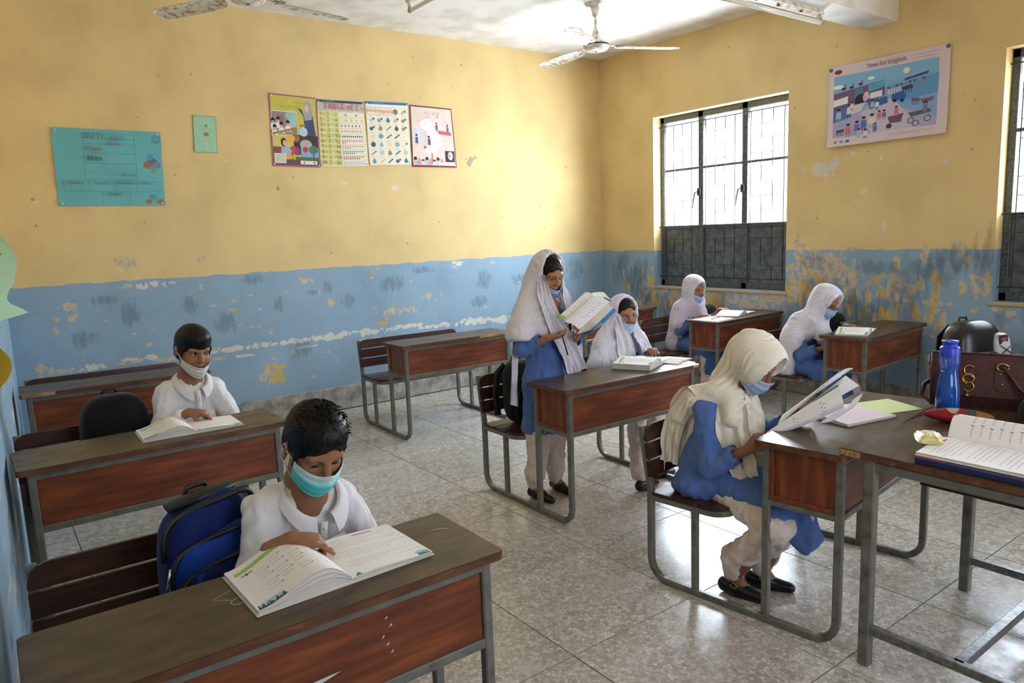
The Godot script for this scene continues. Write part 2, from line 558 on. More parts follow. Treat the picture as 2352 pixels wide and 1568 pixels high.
func wall_image(len_m: float, marks: Array, seed_: int, flip: bool, extra: Callable) -> Image:
	var W := 2048
	var ppm := W / len_m
	var H := int(ROOM_H * ppm)
	var im := Image.create(W, H, false, Image.FORMAT_RGB8)
	var yellow := rgb(228, 201, 144)
	var blue := rgb(146, 174, 196)
	im.fill(yellow)
	im.fill_rect(Rect2i(0, int((ROOM_H - PAINT_H) * ppm), W, H), blue)
	var wob := noise(0.012, seed_ + 3, 3)
	for x in W:
		var y0 := int((ROOM_H - PAINT_H + wob.get_noise_1d(x) * 0.009) * ppm)
		im.fill_rect(Rect2i(x, y0 - 1, 1, 8), blue)
		if wob.get_noise_1d(x) > 0.0:
			im.fill_rect(Rect2i(x, int((ROOM_H - PAINT_H) * ppm) - 4, 1, maxi(0, y0 - int((ROOM_H - PAINT_H) * ppm) + 4)), yellow)
	var n := noise(0.035, seed_, 5)
	var fine := noise(0.2, seed_ + 9, 2)
	var rg := RandomNumberGenerator.new()
	rg.seed = seed_
	var all := marks.duplicate()
	(extra as Callable).call(all, rg)
	for m in all:
		var cx: float = m[0] * ppm
		var cy: float = (ROOM_H - m[1]) * ppm
		var rx: float = maxf(m[2] * ppm * 1.25, 2.0)
		var ry: float = maxf(m[3] * ppm * 1.25, 2.0)
		var kind: int = m[4]
		for y in range(maxi(0, int(cy - ry * 1.4)), mini(H, int(cy + ry * 1.4) + 1)):
			for x in range(maxi(0, int(cx - rx * 1.4)), mini(W, int(cx + rx * 1.4) + 1)):
				var dx := (x - cx) / rx
				var dy := (y - cy) / ry
				var d := dx * dx + dy * dy
				if d > 1.9:
					continue
				var v := 0.75 - d + n.get_noise_2d(x, y) * 1.7
				if kind == 3:
					var s := clampf((1.0 - d) * 0.5 + n.get_noise_2d(x * 1.7, y * 0.5) * 0.5, 0.0, 0.5)
					if s > 0.0:
						im.set_pixel(x, y, im.get_pixel(x, y).lerp(rgb(70, 82, 92), s * 0.55))
					continue
				if v <= 0.0:
					continue
				var c := rgb(206, 192, 168)
				if kind == 1:
					c = rgb(212, 178, 104)
				elif kind == 2:
					c = rgb(222, 218, 204)
				elif kind == 4:
					c = rgb(168, 156, 128)
				elif fine.get_noise_2d(x * 0.3, y * 0.3) > 0.28:
					c = rgb(186, 170, 140)
				c = c.lightened(fine.get_noise_2d(x, y) * 0.08)
				im.set_pixel(x, y, im.get_pixel(x, y).lerp(c, clampf(v * 5.0, 0.0, 0.92)))
	# pencil and chair scratches
	for k in 150:
		var x := rg.randf() * W
		var y := (ROOM_H - rg.randf_range(0.25, 1.28)) * ppm
		var a := rg.randf_range(-0.5, 0.5) + (PI / 2 if rg.randf() < 0.45 else 0.0)
		var ln := rg.randf_range(0.04, 0.3) * ppm
		var col := rgb(84, 100, 116) if rg.randf() < 0.6 else rgb(168, 178, 184)
		for s in int(ln):
			var px := int(x + cos(a) * s)
			var py := int(y + sin(a) * s + sin(s * 0.05) * 3.0)
			if px >= 0 and px < W and py >= 0 and py < H and fine.get_noise_2d(s, k * 40) > -0.2:
				im.set_pixel(px, py, im.get_pixel(px, py).lerp(col, 0.4))
	if flip:
		im.flip_x()
	return im

func wall_mat(im: Image, len_m: float, seed_: int) -> StandardMaterial3D:
	var m := plain(Color.WHITE, 0.62, 0.0, 0.35)
	m.albedo_texture = ImageTexture.create_from_image(im)
	m.detail_enabled = true
	m.detail_albedo = ntex(noise(0.009, seed_, 5), [[0.0, rgb(232, 231, 231)], [0.5, rgb(247, 246, 244)], [1.0, Color.WHITE]])
	m.detail_blend_mode = BaseMaterial3D.BLEND_MODE_MUL
	m.detail_uv_layer = BaseMaterial3D.DETAIL_UV_2
	m.uv2_triplanar = true
	m.uv2_scale = Vector3(0.35, 0.3, 0.35)
	bump(m, noise(0.03, seed_ + 2, 5), 0.25)
	return m

# a wall slab whose face carries uv 0..1 along «len» and from the ceiling down; openings are [from, to, low, high] along the wall
func wall_slab(a: Vector3, b: Vector3, thick: float, openings: Array, h := ROOM_H) -> ArrayMesh:
	var st := newst()
	var dirn := (b - a).normalized()
	var ln := a.distance_to(b)
	var inward := dirn.cross(Vector3.UP)   # towards the room when a is on its right, seen from inside
	var xs := [0.0, ln]
	var ys := [0.0, h]
	for o in openings:
		xs.append_array([o[0], o[1]])
		ys.append_array([o[2], o[3]])
	xs.sort()
	ys.sort()
	var hole := func(x: float, y: float) -> bool:
		for o in openings:
			if x > o[0] and x < o[1] and y > o[2] and y < o[3]:
				return true
		return false
	var put := func(p: Vector3, uv: Vector2) -> void:
		st.set_uv(uv)
		st.add_vertex(p)
	var face := func(p: Array, uv: Array, out: Vector3) -> void:
		var idx := [0, 1, 2, 0, 2, 3]
		if (p[1] - p[0]).cross(p[2] - p[0]).dot(out) > 0.0:
			idx = [0, 2, 1, 0, 3, 2]
		for i in idx:
			put.call(p[i], uv[i])
	for i in xs.size() - 1:
		for j in ys.size() - 1:
			var x0: float = xs[i]
			var x1: float = xs[i + 1]
			var y0: float = ys[j]
			var y1: float = ys[j + 1]
			if x1 - x0 < 1e-5 or y1 - y0 < 1e-5 or hole.call((x0 + x1) * 0.5, (y0 + y1) * 0.5):
				continue
			var p := [a + dirn * x0 + Vector3.UP * y0, a + dirn * x1 + Vector3.UP * y0, a + dirn * x1 + Vector3.UP * y1, a + dirn * x0 + Vector3.UP * y1]
			var uv := [Vector2(x0 / ln, 1 - y0 / h), Vector2(x1 / ln, 1 - y0 / h), Vector2(x1 / ln, 1 - y1 / h), Vector2(x0 / ln, 1 - y1 / h)]
			face.call(p, uv, inward)
			var q := []
			for v in p:
				q.append(v - inward * thick)
			face.call(q, uv, -inward)
	for o in openings + [[0.0, ln, 0.0, h]]:
		var s := -1.0 if o[0] == 0.0 and o[1] == ln else 1.0
		var cs := [Vector2(o[0], o[2]), Vector2(o[1], o[2]), Vector2(o[1], o[3]), Vector2(o[0], o[3])]
		for k in 4:
			var c0: Vector2 = cs[k]
			var c1: Vector2 = cs[(k + 1) % 4]
			var mid := Vector2((o[0] + o[1]) * 0.5, (o[2] + o[3]) * 0.5)
			# cut each side at the paint line, so that the reveal is blue below and yellow above
			var cuts := [c0, c1]
			if c0.x == c1.x and (c0.y - PAINT_H) * (c1.y - PAINT_H) < 0.0:
				cuts = [c0, Vector2(c0.x, PAINT_H), c1]
			for m in cuts.size() - 1:
				var e0: Vector2 = cuts[m]
				var e1: Vector2 = cuts[m + 1]
				var p0 := a + dirn * e0.x + Vector3.UP * e0.y
				var p1 := a + dirn * e1.x + Vector3.UP * e1.y
				var om := (mid - (e0 + e1) * 0.5) * s
				var out := dirn * om.x + Vector3.UP * om.y
				var tv := 0.12 if (e0.y + e1.y) * 0.5 > PAINT_H else 0.72
				var uv0 := Vector2(0.02, tv)
				face.call([p0, p1, p1 - inward * thick, p0 - inward * thick], [uv0, uv0 + Vector2(0.0, 0.02), uv0 + Vector2(0.02, 0.02), uv0 + Vector2(0.02, 0)], out)
	return done(st)

const WIN := [[0.80, 2.37], [4.03, 5.60]]
const WIN_LOW := 0.915
const WIN_HIGH := 2.665

func build_room() -> void:
	# floor: a bed of mortar with terrazzo tiles set in it
	var bed := struct("floor", box_mesh(Vector3(-6.4, -0.12, -0.3), Vector3(0.3, -0.006, 7.3)), plain(rgb(84, 76, 66), 0.9), "grey speckled terrazzo floor laid in large square tiles", "floor")
	var mats := []
	for i in 3:
		var m := plain([rgb(255, 252, 248), rgb(244, 240, 234), rgb(250, 244, 240)][i], 0.3, 0.0, 0.5)
		var cell := noise(0.07, 40 + i, 1, FastNoiseLite.TYPE_CELLULAR)
		cell.cellular_return_type = FastNoiseLite.RETURN_CELL_VALUE
		cell.cellular_jitter = 1.0
		cell.domain_warp_enabled = true
		cell.domain_warp_amplitude = 6.0
		cell.domain_warp_frequency = 0.04
		m.albedo_texture = ntex(cell, [[0.0, rgb(172, 168, 160)], [0.3, rgb(188, 184, 178)], [0.6, rgb(202, 199, 193)], [1.0, rgb(224, 221, 215)]], 1024, 1024)
		var edge := noise(0.07, 40 + i, 1, FastNoiseLite.TYPE_CELLULAR)
		edge.cellular_return_type = FastNoiseLite.RETURN_DISTANCE2_SUB
		edge.cellular_jitter = 1.0
		edge.domain_warp_enabled = true
		edge.domain_warp_amplitude = 6.0
		edge.domain_warp_frequency = 0.04
		m.uv1_triplanar = true
		m.uv1_world_triplanar = true
		m.uv1_scale = Vector3.ONE * 0.9
		m.uv1_offset = Vector3(0.3 * i, 0, 0.2 * i)
		m.detail_enabled = true
		m.detail_albedo = ntex(noise(0.01, 50, 3), [[0.0, rgb(150, 140, 124)], [1.0, rgb(168, 158, 142)]], 64, 64)
		m.detail_blend_mode = BaseMaterial3D.BLEND_MODE_MIX
		m.detail_mask = ntex(edge, [[0.0, Color(0.9, 0.9, 0.9)], [0.06, Color(0.6, 0.6, 0.6)], [0.16, Color.BLACK]], 1024, 1024)
		m.roughness_texture = ntex(noise(0.02, 60 + i, 4), [[0.25, Color(0.62, 0.62, 0.62)], [0.75, Color(1, 1, 1)]], 512, 512)
		m.roughness = 0.30
		mats.append(m)
	var tile := box_mesh(Vector3(0.002, -0.03, 0.002), Vector3(0.658, 0.0, 0.633), 0.0012)
	for i in range(-5, 5):
		for k in range(-5, 7):
			var t := part("tile", tile, mats[(i * 7 + k * 5 + 60) % 3], bed)
			t.position = Vector3(-2.954 + i * 0.66, 0.0, 3.014 + k * 0.635)
	# walls
	var rand_marks := func(list: Array, rg: RandomNumberGenerator) -> void:
		for k in 90:
			list.append([rg.randf_range(0.2, 6.0), rg.randf_range(0.3, 1.27), rg.randf_range(0.004, 0.022), rg.randf_range(0.004, 0.018), 0 if rg.randf() < 0.75 else 1])
		for k in 40:
			list.append([rg.randf_range(0.2, 6.0), rg.randf_range(1.4, 3.2), rg.randf_range(0.003, 0.01), rg.randf_range(0.003, 0.01), 4])
	var peel := func(list: Array, rg: RandomNumberGenerator) -> void:
		(rand_marks as Callable).call(list, rg)
		for k in 120:
			list.append([rg.randf_range(0.3, 4.6), rg.randf_range(0.62, 1.1), rg.randf_range(0.006, 0.04), rg.randf_range(0.015, 0.09), 0 if rg.randf() < 0.6 else 1])
		for k in 60:
			list.append([rg.randf_range(0.2, 6.5), rg.randf_range(0.25, 1.25), rg.randf_range(0.03, 0.2), rg.randf_range(0.05, 0.2), 3])
	var bm := MARKS_BACK.duplicate(true)
	for m in bm:
		m[0] += 5.72   # from the left end of the wall
	struct("wall_back", wall_slab(Vector3(-5.72, 0, 0), Vector3(0.0, 0, 0), 0.23, []), wall_mat(wall_image(5.72, bm, 11, false, rand_marks), 5.72, 5), "back wall painted yellow over blue with four posters", "wall")
	struct("wall_right", wall_slab(Vector3(0, 0, 0), Vector3(0, 0, 7.0), 0.23, [[WIN[0][0], WIN[0][1], WIN_LOW, WIN_HIGH], [WIN[1][0], WIN[1][1], WIN_LOW, WIN_HIGH]]), wall_mat(wall_image(7.0, MARKS_RIGHT, 12, false, peel), 7.0, 6), "window wall painted yellow over badly peeling blue", "wall")
	var left_marks := func(list: Array, rg: RandomNumberGenerator) -> void:
		for k in 160:
			list.append([rg.randf_range(0.2, 6.8), rg.randf_range(0.3, 1.2), rg.randf_range(0.02, 0.12), rg.randf_range(0.005, 0.04), [0, 2, 3, 3][k % 4]])
	var lm := wall_mat(wall_image(7.01, [], 13, false, left_marks), 7.01, 7)
	struct("wall_left", wall_slab(Vector3(-6.08, 0, 7.0), Vector3(-5.715, 0, 0), 0.23, []), lm, "scratched left wall close to the camera", "wall")
	struct("wall_front", wall_slab(Vector3(0, 0, 7.0), Vector3(-6.08, 0, 7.0), 0.23, FRONT_HOLES), lm, "wall behind the camera with an open doorway", "wall")
	var cm := grained([[0.2, rgb(216, 212, 206)], [0.6, rgb(236, 233, 228)]], Vector3(0.5, 0.5, 0.5), 0.9, 17, 0.01)
	struct("ceiling", box_mesh(Vector3(-6.4, ROOM_H, -0.3), Vector3(0.3, ROOM_H + 0.18, 7.3)), cm, "white plastered ceiling above two fans", "ceiling")
	struct("trim_1", box_mesh(Vector3(-6.1, 3.015, 3.017), Vector3(-0.001, ROOM_H + 0.02, 3.29), 0.006), cm, "white concrete ceiling beam running across the room", "beam")
	var bb := grained([[0.2, rgb(128, 124, 118)], [0.5, rgb(156, 152, 146)], [0.8, rgb(176, 170, 160)]], Vector3(1.2, 1.2, 1.2), 0.7, 18, 0.012)
	bump(bb, noise(0.02, 19, 5), 0.4)
	struct("baseboard_back", box_mesh(Vector3(-5.7, 0.001, 0.0005), Vector3(-0.02, 0.215, 0.016), 0.005), bb, "bare grey cement skirting along the foot of the back wall", "skirting")
	struct("baseboard_right", box_mesh(Vector3(-0.016, 0.001, 0.02), Vector3(-0.0005, 0.215, 6.98), 0.005), bb, "bare grey cement skirting below the windows", "skirting")
	struct("trim_2", box_mesh(Vector3(-5.7, 0.001, 0.016), Vector3(-0.02, 0.006, 0.024)), plain(rgb(40, 38, 36), 0.9), "dark joint where the floor meets the back skirting", "joint")

const FRONT_HOLES := [[1.1, 2.2, 0.0, 2.15], [3.4, 4.9, 0.95, 2.6]]

# ---------------------------------------------------------------- windows
func build_windows() -> void:
	var frame_mat := grained([[0.25, rgb(58, 64, 66)], [0.6, rgb(86, 94, 96)]], Vector3(3, 3, 3), 0.45, 22, 0.02)
	var sheet_mat := grained([[0.25, rgb(70, 76, 80)], [0.6, rgb(94, 100, 104)]], Vector3(1.2, 1.2, 1.2), 0.35, 23, 0.015)
	var grille_mat := plain(rgb(46, 50, 54), 0.5, 0.3)
	var glass := plain(Color(0.95, 0.98, 1.0, 0.06), 0.05)
	glass.transparency = BaseMaterial3D.TRANSPARENCY_ALPHA
	for w in 2:
		var z0: float = WIN[w][0]
		var z1: float = WIN[w][1]
		var o := thing("window_%d" % (w + 1), ["steel window with grille, left of the street scene poster", "steel window cut off by the right edge of the photo"][w], "window", Vector3(0, WIN_LOW, z0))
		o.set_meta("kind", "structure")
		var W := z1 - z0
		var H := WIN_HIGH - WIN_LOW
		var split := 0.62     # top of the sheet metal panels
		var mid := 1.20       # bar between the two rows of panes
		var x := 0.135
		var cols := [0.0, W * 0.335, W * 0.665, W]
		# frame: sill, head, jambs, mullions, rails
		for k in 4:
			var wd := 0.05 if k == 0 or k == 3 else 0.062
			var c: float = clampf(cols[k], wd * 0.5, W - wd * 0.5)
			part("mullion" if k in [1, 2] else "jamb", box_mesh(Vector3(x - 0.02, 0.0, c - wd * 0.5), Vector3(x + 0.025, H, c + wd * 0.5), 0.004), frame_mat, o)
		part("bottom_rail", box_mesh(Vector3(x - 0.02, 0.0, 0.0), Vector3(x + 0.025, 0.06, W), 0.004), frame_mat, o)
		part("top_rail", box_mesh(Vector3(x - 0.02, H - 0.06, 0.0), Vector3(x + 0.025, H, W), 0.004), frame_mat, o)
		for c in 3:
			var a: float = cols[c] + 0.03
			var b: float = cols[c + 1] - 0.03
			part("transom", box_mesh(Vector3(x - 0.016, split - 0.025, a), Vector3(x + 0.02, split + 0.012, b), 0.004), frame_mat, o)
			part("glazing_bar", box_mesh(Vector3(x - 0.014, mid - 0.012, a), Vector3(x + 0.016, mid + 0.014, b), 0.004), frame_mat, o)
			part("panel", box_mesh(Vector3(x + 0.002, 0.05, a), Vector3(x + 0.008, split, b), 0.001), sheet_mat, o)
			part("pane", box_mesh(Vector3(x + 0.004, split, a), Vector3(x + 0.007, mid, b)), glass, o)
			part("pane", box_mesh(Vector3(x + 0.004, mid, a), Vector3(x + 0.007, H - 0.05, b)), glass, o)
			# burglar bars, inside: long uprights at the panel sides, short bars in a basket pattern between
			var g := newst()
			var gx := x - 0.05
			var r := square(0.007, 0.007, 0.001)
			var n := 4
			var st_w := (b - a) / n
			for i in n:
				var zz := a + st_w * (i + 0.5)
				if i == 0 or i == n - 1:
					bar(g, Vector3(gx, 0.1, zz), Vector3(gx, H - 0.1, zz), r)
				else:
					var y := 0.1 + (0.0 if i == 1 else -0.13)
					while y < H - 0.12:
						bar(g, Vector3(gx, maxf(0.1, y + 0.13 * (i % 2)), zz), Vector3(gx, minf(y + 0.13 * (i % 2) + 0.26, H - 0.1), zz), r)
						y += 0.39
			for j in 13:
				var y2 := 0.1 + j * 0.13
				if y2 > H - 0.1:
					break
				var i0 := 0.5 if j % 3 != 1 else 1.5
				var i1 := 3.5 if j % 3 != 2 else 2.5
				bar(g, Vector3(gx, y2, a + st_w * i0), Vector3(gx, y2, a + st_w * i1), square(0.005, 0.005, 0.001))
			part("grille", done(g), grille_mat, o)
		var rails := newst()
		for y in [0.1, split, H - 0.1]:
			bar(rails, Vector3(x - 0.05, y, 0.0), Vector3(x - 0.05, y, W), square(0.009, 0.009, 0.001))
		part("grille_rail", done(rails), grille_mat, o)
		for c in [1, 2]:
			var h := newst()
			var zc: float = cols[c] - 0.012
			bx(h, Vector3(x - 0.045, 0.92, zc - 0.02), Vector3(x - 0.02, 1.0, zc + 0.02), 0.006)
			tube(h, [Vector3(x - 0.04, 0.97, zc), Vector3(x - 0.06, 0.95, zc - 0.03), Vector3(x - 0.06, 0.87, zc - 0.05), Vector3(x - 0.058, 0.80, zc - 0.06)], [0.006, 0.008, 0.007, 0.004], 6)
			part("latch", done(h), M.black_plastic, o)
		var sill := part("sill", box_mesh(Vector3(-0.012, -0.03, -0.02), Vector3(x + 0.04, 0.0, W + 0.02), 0.006), plain(rgb(176, 160, 128), 0.85), o)

# ---------------------------------------------------------------- fans and tube lights
func build_fan(at: Vector3, turn: float, radius: float, label: String) -> void:
	var o := thing("ceiling_fan", label, "fan", at, turn, "")
	var drop := ROOM_H - at.y      # at.y: the height of the blades
	var c := newst()
	lathe(c, [Vector2(0.0, drop), Vector2(0.085, drop - 0.001), Vector2(0.085, drop - 0.012), Vector2(0.042, drop - 0.02), Vector2(0.036, drop - 0.05), Vector2(0.026, drop - 0.095), Vector2(0.018, drop - 0.105), Vector2(0.0, drop - 0.106)].map(func(p): return p), 28)
	part("canopy", done(c), M.white_enamel, o)
	var r := newst()
	lathe(r, [Vector2(0.011, 0.14), Vector2(0.011, drop - 0.1)], 14)
	part("rod", done(r), M.white_enamel, o)
	var cup := newst()
	lathe(cup, [Vector2(0.044, 0.048), Vector2(0.034, 0.10), Vector2(0.022, 0.145), Vector2(0.012, 0.152)], 24)
	part("lower_canopy", done(cup), M.fan_white, o)
	var mo := newst()
	lathe(mo, [Vector2(0.0, -0.032), Vector2(0.05, -0.03), Vector2(0.09, -0.02), Vector2(0.106, -0.004), Vector2(0.108, 0.012)], 36)
	part("motor_cover", done(mo), M.white_enamel, o)
	var bl := newst()
	lathe(bl, [Vector2(0.106, 0.011), Vector2(0.108, 0.014), Vector2(0.108, 0.024), Vector2(0.1, 0.027)], 36)
	part("motor_band", done(bl), M.black_plastic, o)
	var up := newst()
	lathe(up, [Vector2(0.106, 0.025), Vector2(0.095, 0.042), Vector2(0.055, 0.05), Vector2(0.0, 0.052)], 36)
	part("motor_top", done(up), M.fan_white, o)
	var cap := newst()
	lathe(cap, [Vector2(0.0, -0.036), Vector2(0.01, -0.035), Vector2(0.012, -0.031)], 16)
	part("screw_cap", done(cap), M.steel, o)
	for k in 3:
		var a := TAU * k / 3.0
		var dirn := Vector3(cos(a), 0, sin(a))
		var across := Vector3(-sin(a), 0, cos(a))
		var L := radius
		var blade := sheet(22, 8, func(u: float, v: float) -> Vector3:
			var d := lerpf(0.165, L, u)
			var w := lerpf(0.056, 0.07, smoothstep(0.0, 0.35, u))
			if u > 0.86:
				w *= sqrt(maxf(0.02, 1.0 - pow((u - 0.86) / 0.145, 2.0)))
			if u < 0.06:
				w *= 0.6 + 0.4 * u / 0.06
			var s := (v - 0.5) * 2.0
			var y := 0.012 - s * w * 0.17 - 0.012 * s * s - 0.014 * u
			return dirn * d + across * s * w + Vector3.UP * y, 0.0025)
		var b := part("blade", blade, M.fan_white, o)
		var ir := newst()
		var q := [dirn * 0.10 + Vector3.UP * 0.018, dirn * 0.14 + Vector3.UP * 0.016, dirn * 0.2 + Vector3.UP * 0.016, dirn * 0.235 + Vector3.UP * 0.014]
		tube(ir, q, [0.02, 0.022, 0.034, 0.03], 8, 0.12, Vector3.UP)
		for s in [-1.0, 1.0]:
			lathe(ir, [Vector2(0.005, 0.0), Vector2(0.004, 0.004), Vector2(0.0, 0.005)], 8, Transform3D(Basis(), dirn * 0.205 + across * 0.018 * s + Vector3.UP * 0.021))
		part("blade_iron", done(ir), M.fan_white, b)

func build_tube_light(a: Vector3, b: Vector3, batten_off: Vector3, label: String) -> void:
	var o := thing("tube_light", label, "lamp", a)
	var d := b - a
	var t := d.normalized()
	var st := newst()
	tube(st, [t * 0.02, d - t * 0.02], 0.0155, 16)
	part("tube", done(st), plain(rgb(238, 236, 230), 0.18), o)
	var e := newst()
	for p in [[t * 0.0, t * 0.03], [d - t * 0.03, d]]:
		tube(e, [p[0], p[1]], 0.0165, 16)
	part("end_cap", done(e), grained([[0.3, rgb(150, 96, 48)], [0.6, rgb(208, 190, 160)]], Vector3(9, 9, 9), 0.5, 24, 0.03), o)
	var ba := newst()
	var up := batten_off.normalized()
	sweep(ba, [batten_off - t * 0.01, batten_off + d + t * 0.01], square(0.05, 0.035, 0.005), t.cross(up).normalized())
	part("batten", done(ba), M.white_enamel, o)
	for p in [t * 0.014, d - t * 0.014]:
		var h := newst()
		tube(h, [p, p + batten_off * 0.5, p + batten_off * 0.9], [0.02, 0.019, 0.024], 10, 0.7, t)
		part("holder", done(h), M.white_enamel, o)
	var clip := newst()
	for f in [0.2, 0.42, 0.62]:
		lathe(clip, [Vector2(0.012, 0.0), Vector2(0.012, 0.01), Vector2(0.004, 0.012), Vector2(0.0, 0.014)], 10, Transform3D(Basis(Quaternion(Vector3.UP, -up)), batten_off + d * f - up * 0.018))
	part("clip", done(clip), M.steel, o)

func build_ceiling_things() -> void:
	build_fan(Vector3(-1.455, 3.045, 1.5), FAN_A, 0.72, "white three-blade ceiling fan seen whole, near the window corner")
	build_fan(Vector3(-4.36, 2.985, 1.56), FAN_B, 0.68, "ceiling fan cut off by the top edge, one pale blade showing")
	build_tube_light(Vector3(-0.83, 2.925, 3.16), Vector3(-2.05, 2.925, 3.16), Vector3(0, 0.07, -0.02), "bare white tube light under the ceiling beam")
	build_tube_light(Vector3(-2.866, 3.30, 0.869), Vector3(-2.85, 3.30, 2.09), Vector3(0, 0.078, 0), "tube light on the ceiling left of the whole fan, mostly cut off")

const FAN_A := -0.52
const FAN_B := 0.105

# ---------------------------------------------------------------- bench desks
# local axes: x along the desk, z from the bench back towards the desk front; the left end frame's outer face is x = 0
const DL := 0.959
const DD := 0.835
const D_V2 := 0.535
const D_TOP := 0.74

func loop_path() -> Array:
	var t := 0.014
	var r := 0.085
	var p := [Vector3(0, 0.69, -0.03), Vector3(0, 0.56, -0.010), Vector3(0, 0.42, t)]
	for i in 7:
		var a := PI + PI / 2 * i / 6.0
		p.append(Vector3(0, t + r + sin(a) * r, t + r + cos(a) * r))
	for i in 7:
		var a := -PI / 2 + PI / 2 * i / 6.0
		p.append(Vector3(0, t + r + sin(a) * r, DD - t - r + cos(a) * r))
	p.append(Vector3(0, 0.715, DD - t))
	return p

func make_desk() -> Node3D:
	var o := thing("bench_desk", "", "desk")
	var tube_prof := square(0.028, 0.028, 0.004)
	for e in [0.014, DL - 0.014]:
		var st := newst()
		var pth := []
		for p in loop_path():
			pth.append(p + Vector3(e, 0, 0))
		sweep(st, pth, tube_prof, Vector3.RIGHT)
		var f := part("end_frame", done(st), M.paint_metal, o)
		var l1 := newst()
		bar(l1, Vector3(e, 0.026, 0.235), Vector3(e, 0.385, 0.235), square(0.026, 0.026, 0.003))
		part("seat_post", done(l1), M.paint_metal, f)
		var l2 := newst()
		bar(l2, Vector3(e, 0.026, D_V2 + 0.014), Vector3(e, 0.716, D_V2 + 0.014), square(0.028, 0.028, 0.003))
		part("desk_post", done(l2), M.paint_metal, f)
		var l3 := newst()
		bar(l3, Vector3(e, 0.495, D_V2 + 0.02), Vector3(e, 0.495, DD - 0.02), square(0.026, 0.024, 0.003))
		part("side_rail", done(l3), M.paint_metal, f)
	# seat frame: a flat U with round front corners
	var s := newst()
	var sp := [Vector3(0.014, 0.379, 0.02)]
	for i in 5:
		var a := PI - PI / 2 * i / 4.0
		sp.append(Vector3(0.09 + cos(a) * 0.076, 0.379, 0.29 + sin(a) * 0.076))
	for i in 5:
		var a := PI / 2 - PI / 2 * i / 4.0
		sp.append(Vector3(DL - 0.09 + cos(a) * 0.076, 0.379, 0.29 + sin(a) * 0.076))
	sp.append(Vector3(DL - 0.014, 0.379, 0.02))
	sweep(s, sp, square(0.024, 0.024, 0.003), Vector3.UP)
	part("seat_frame", done(s), M.paint_metal, o)
	var v := 0.024
	for i in 3:
		var w := 0.108
		var st := newst()
		var r := [0.006, 0.006, 0.006, 0.006] if i < 2 else [0.006, 0.006, 0.075, 0.075]
		plate(st, round_rect(Vector3(0.002, 0.391, v), Vector3.RIGHT, Vector3.BACK, DL - 0.004, w, r), Vector3(0, 0.016, 0))
		part("seat_slat", done(st), M.slat, o)
		v += w + 0.01
	for i in 3:
		var y := 0.469 + i * 0.0785
		var z := lerpf(0.014, -0.016, (y - 0.42) / 0.28)
		var st := newst()
		var r := [0.004, 0.004, 0.004, 0.004] if i < 2 else [0.008, 0.008, 0.06, 0.06]
		plate(st, round_rect(Vector3(-0.002, y, z), Vector3.RIGHT, Vector3(0, 1, -0.1).normalized(), DL + 0.004, 0.071, r), Vector3(0, 0.0015, 0.015))
		part("back_slat", done(st), M.slat, o)
	# the desk box
	for y in [0.496, 0.704]:
		var st := newst()
		bar(st, Vector3(0.02, y, DD - 0.014), Vector3(DL - 0.02, y, DD - 0.014), square(0.024, 0.026, 0.003))
		part("front_rail", done(st), M.paint_metal, o)
	var rr := newst()
	bar(rr, Vector3(0.02, 0.495, D_V2 + 0.014), Vector3(DL - 0.02, 0.495, D_V2 + 0.014), square(0.022, 0.022, 0.003))
	part("rear_rail", done(rr), M.paint_metal, o)
	part("front_panel", box_mesh(Vector3(0.028, 0.505, DD - 0.021), Vector3(DL - 0.028, 0.695, DD - 0.009), 0.002), M.wood, o)
	for e in [0.006, DL - 0.016]:
		var p := part("side_panel", box_mesh(Vector3(e, 0.506, D_V2 + 0.027), Vector3(e + 0.010, 0.718, DD - 0.027), 0.002), M.wood_up, o)
		var m := newst()
		var x0 := -0.001 if e < 0.1 else DL - 0.007
		bx(m, Vector3(x0, 0.507, D_V2 + 0.028), Vector3(x0 + 0.008, 0.525, DD - 0.028), 0.002)
		bx(m, Vector3(x0, 0.524, D_V2 + 0.028), Vector3(x0 + 0.008, 0.716, D_V2 + 0.046), 0.002)
		part("side_bead", done(m), M.wood, p)
	part("book_shelf", box_mesh(Vector3(0.02, 0.507, D_V2 + 0.01), Vector3(DL - 0.02, 0.517, DD - 0.022), 0.001), M.wood, o)
	var t := newst()
	var x0 := -0.034
	var z0 := D_V2 - 0.021
	var out := round_rect(Vector3(x0, 0.7175, z0), Vector3.RIGHT, Vector3.BACK, DL + 0.068, DD + 0.016 - z0, [0.014, 0.014, 0.018, 0.018])
	plate(t, out, Vector3(0, 0.0205, 0))
	part("edge_board", done(t), M.edge, o)
	var t2 := newst()
	plate(t2, round_rect(Vector3(x0 + 0.0015, 0.7375, z0 + 0.0015), Vector3.RIGHT, Vector3.BACK, DL + 0.065, DD + 0.013 - z0, [0.013, 0.013, 0.017, 0.017]), Vector3(0, 0.0025, 0))
	part("desktop", done(t2), M.top, o)
	return o

const DESKS := [
	[-3.358, 0.564, -0.015, "empty bench desk by the back wall, with its chipped pale front edge"],
	[-5.69, 0.438, -0.030, "empty bench desk against the back wall behind the boy who looks aside"],
	[-5.816, 2.146, 0.017, "bench desk where the boy looking aside sits"],
	[-5.855, 3.862, -0.004, "nearest bench desk, with the boy in the turquoise mask"],
	[-3.505, 2.586, -0.016, "bench desk shared by the standing girl and the girl looking up"],
	[-3.630, 4.050, 0.123, "bench desk of the girl in the cream scarf, touching the table"],
	[-0.983, 1.536, 0.032, "bench desk below the window, farthest girl's"],
	[-1.122, 2.847, 0.058, "bench desk of the masked girl below the peeling wall"],
	[-1.330, 0.300, 0.0, "bench desk in the back corner, half hidden behind the seated girls"],
	[-1.190, 4.150, 0.03, "bench desk behind the handbag, only its bench back showing"],
]
var desk_nodes := []

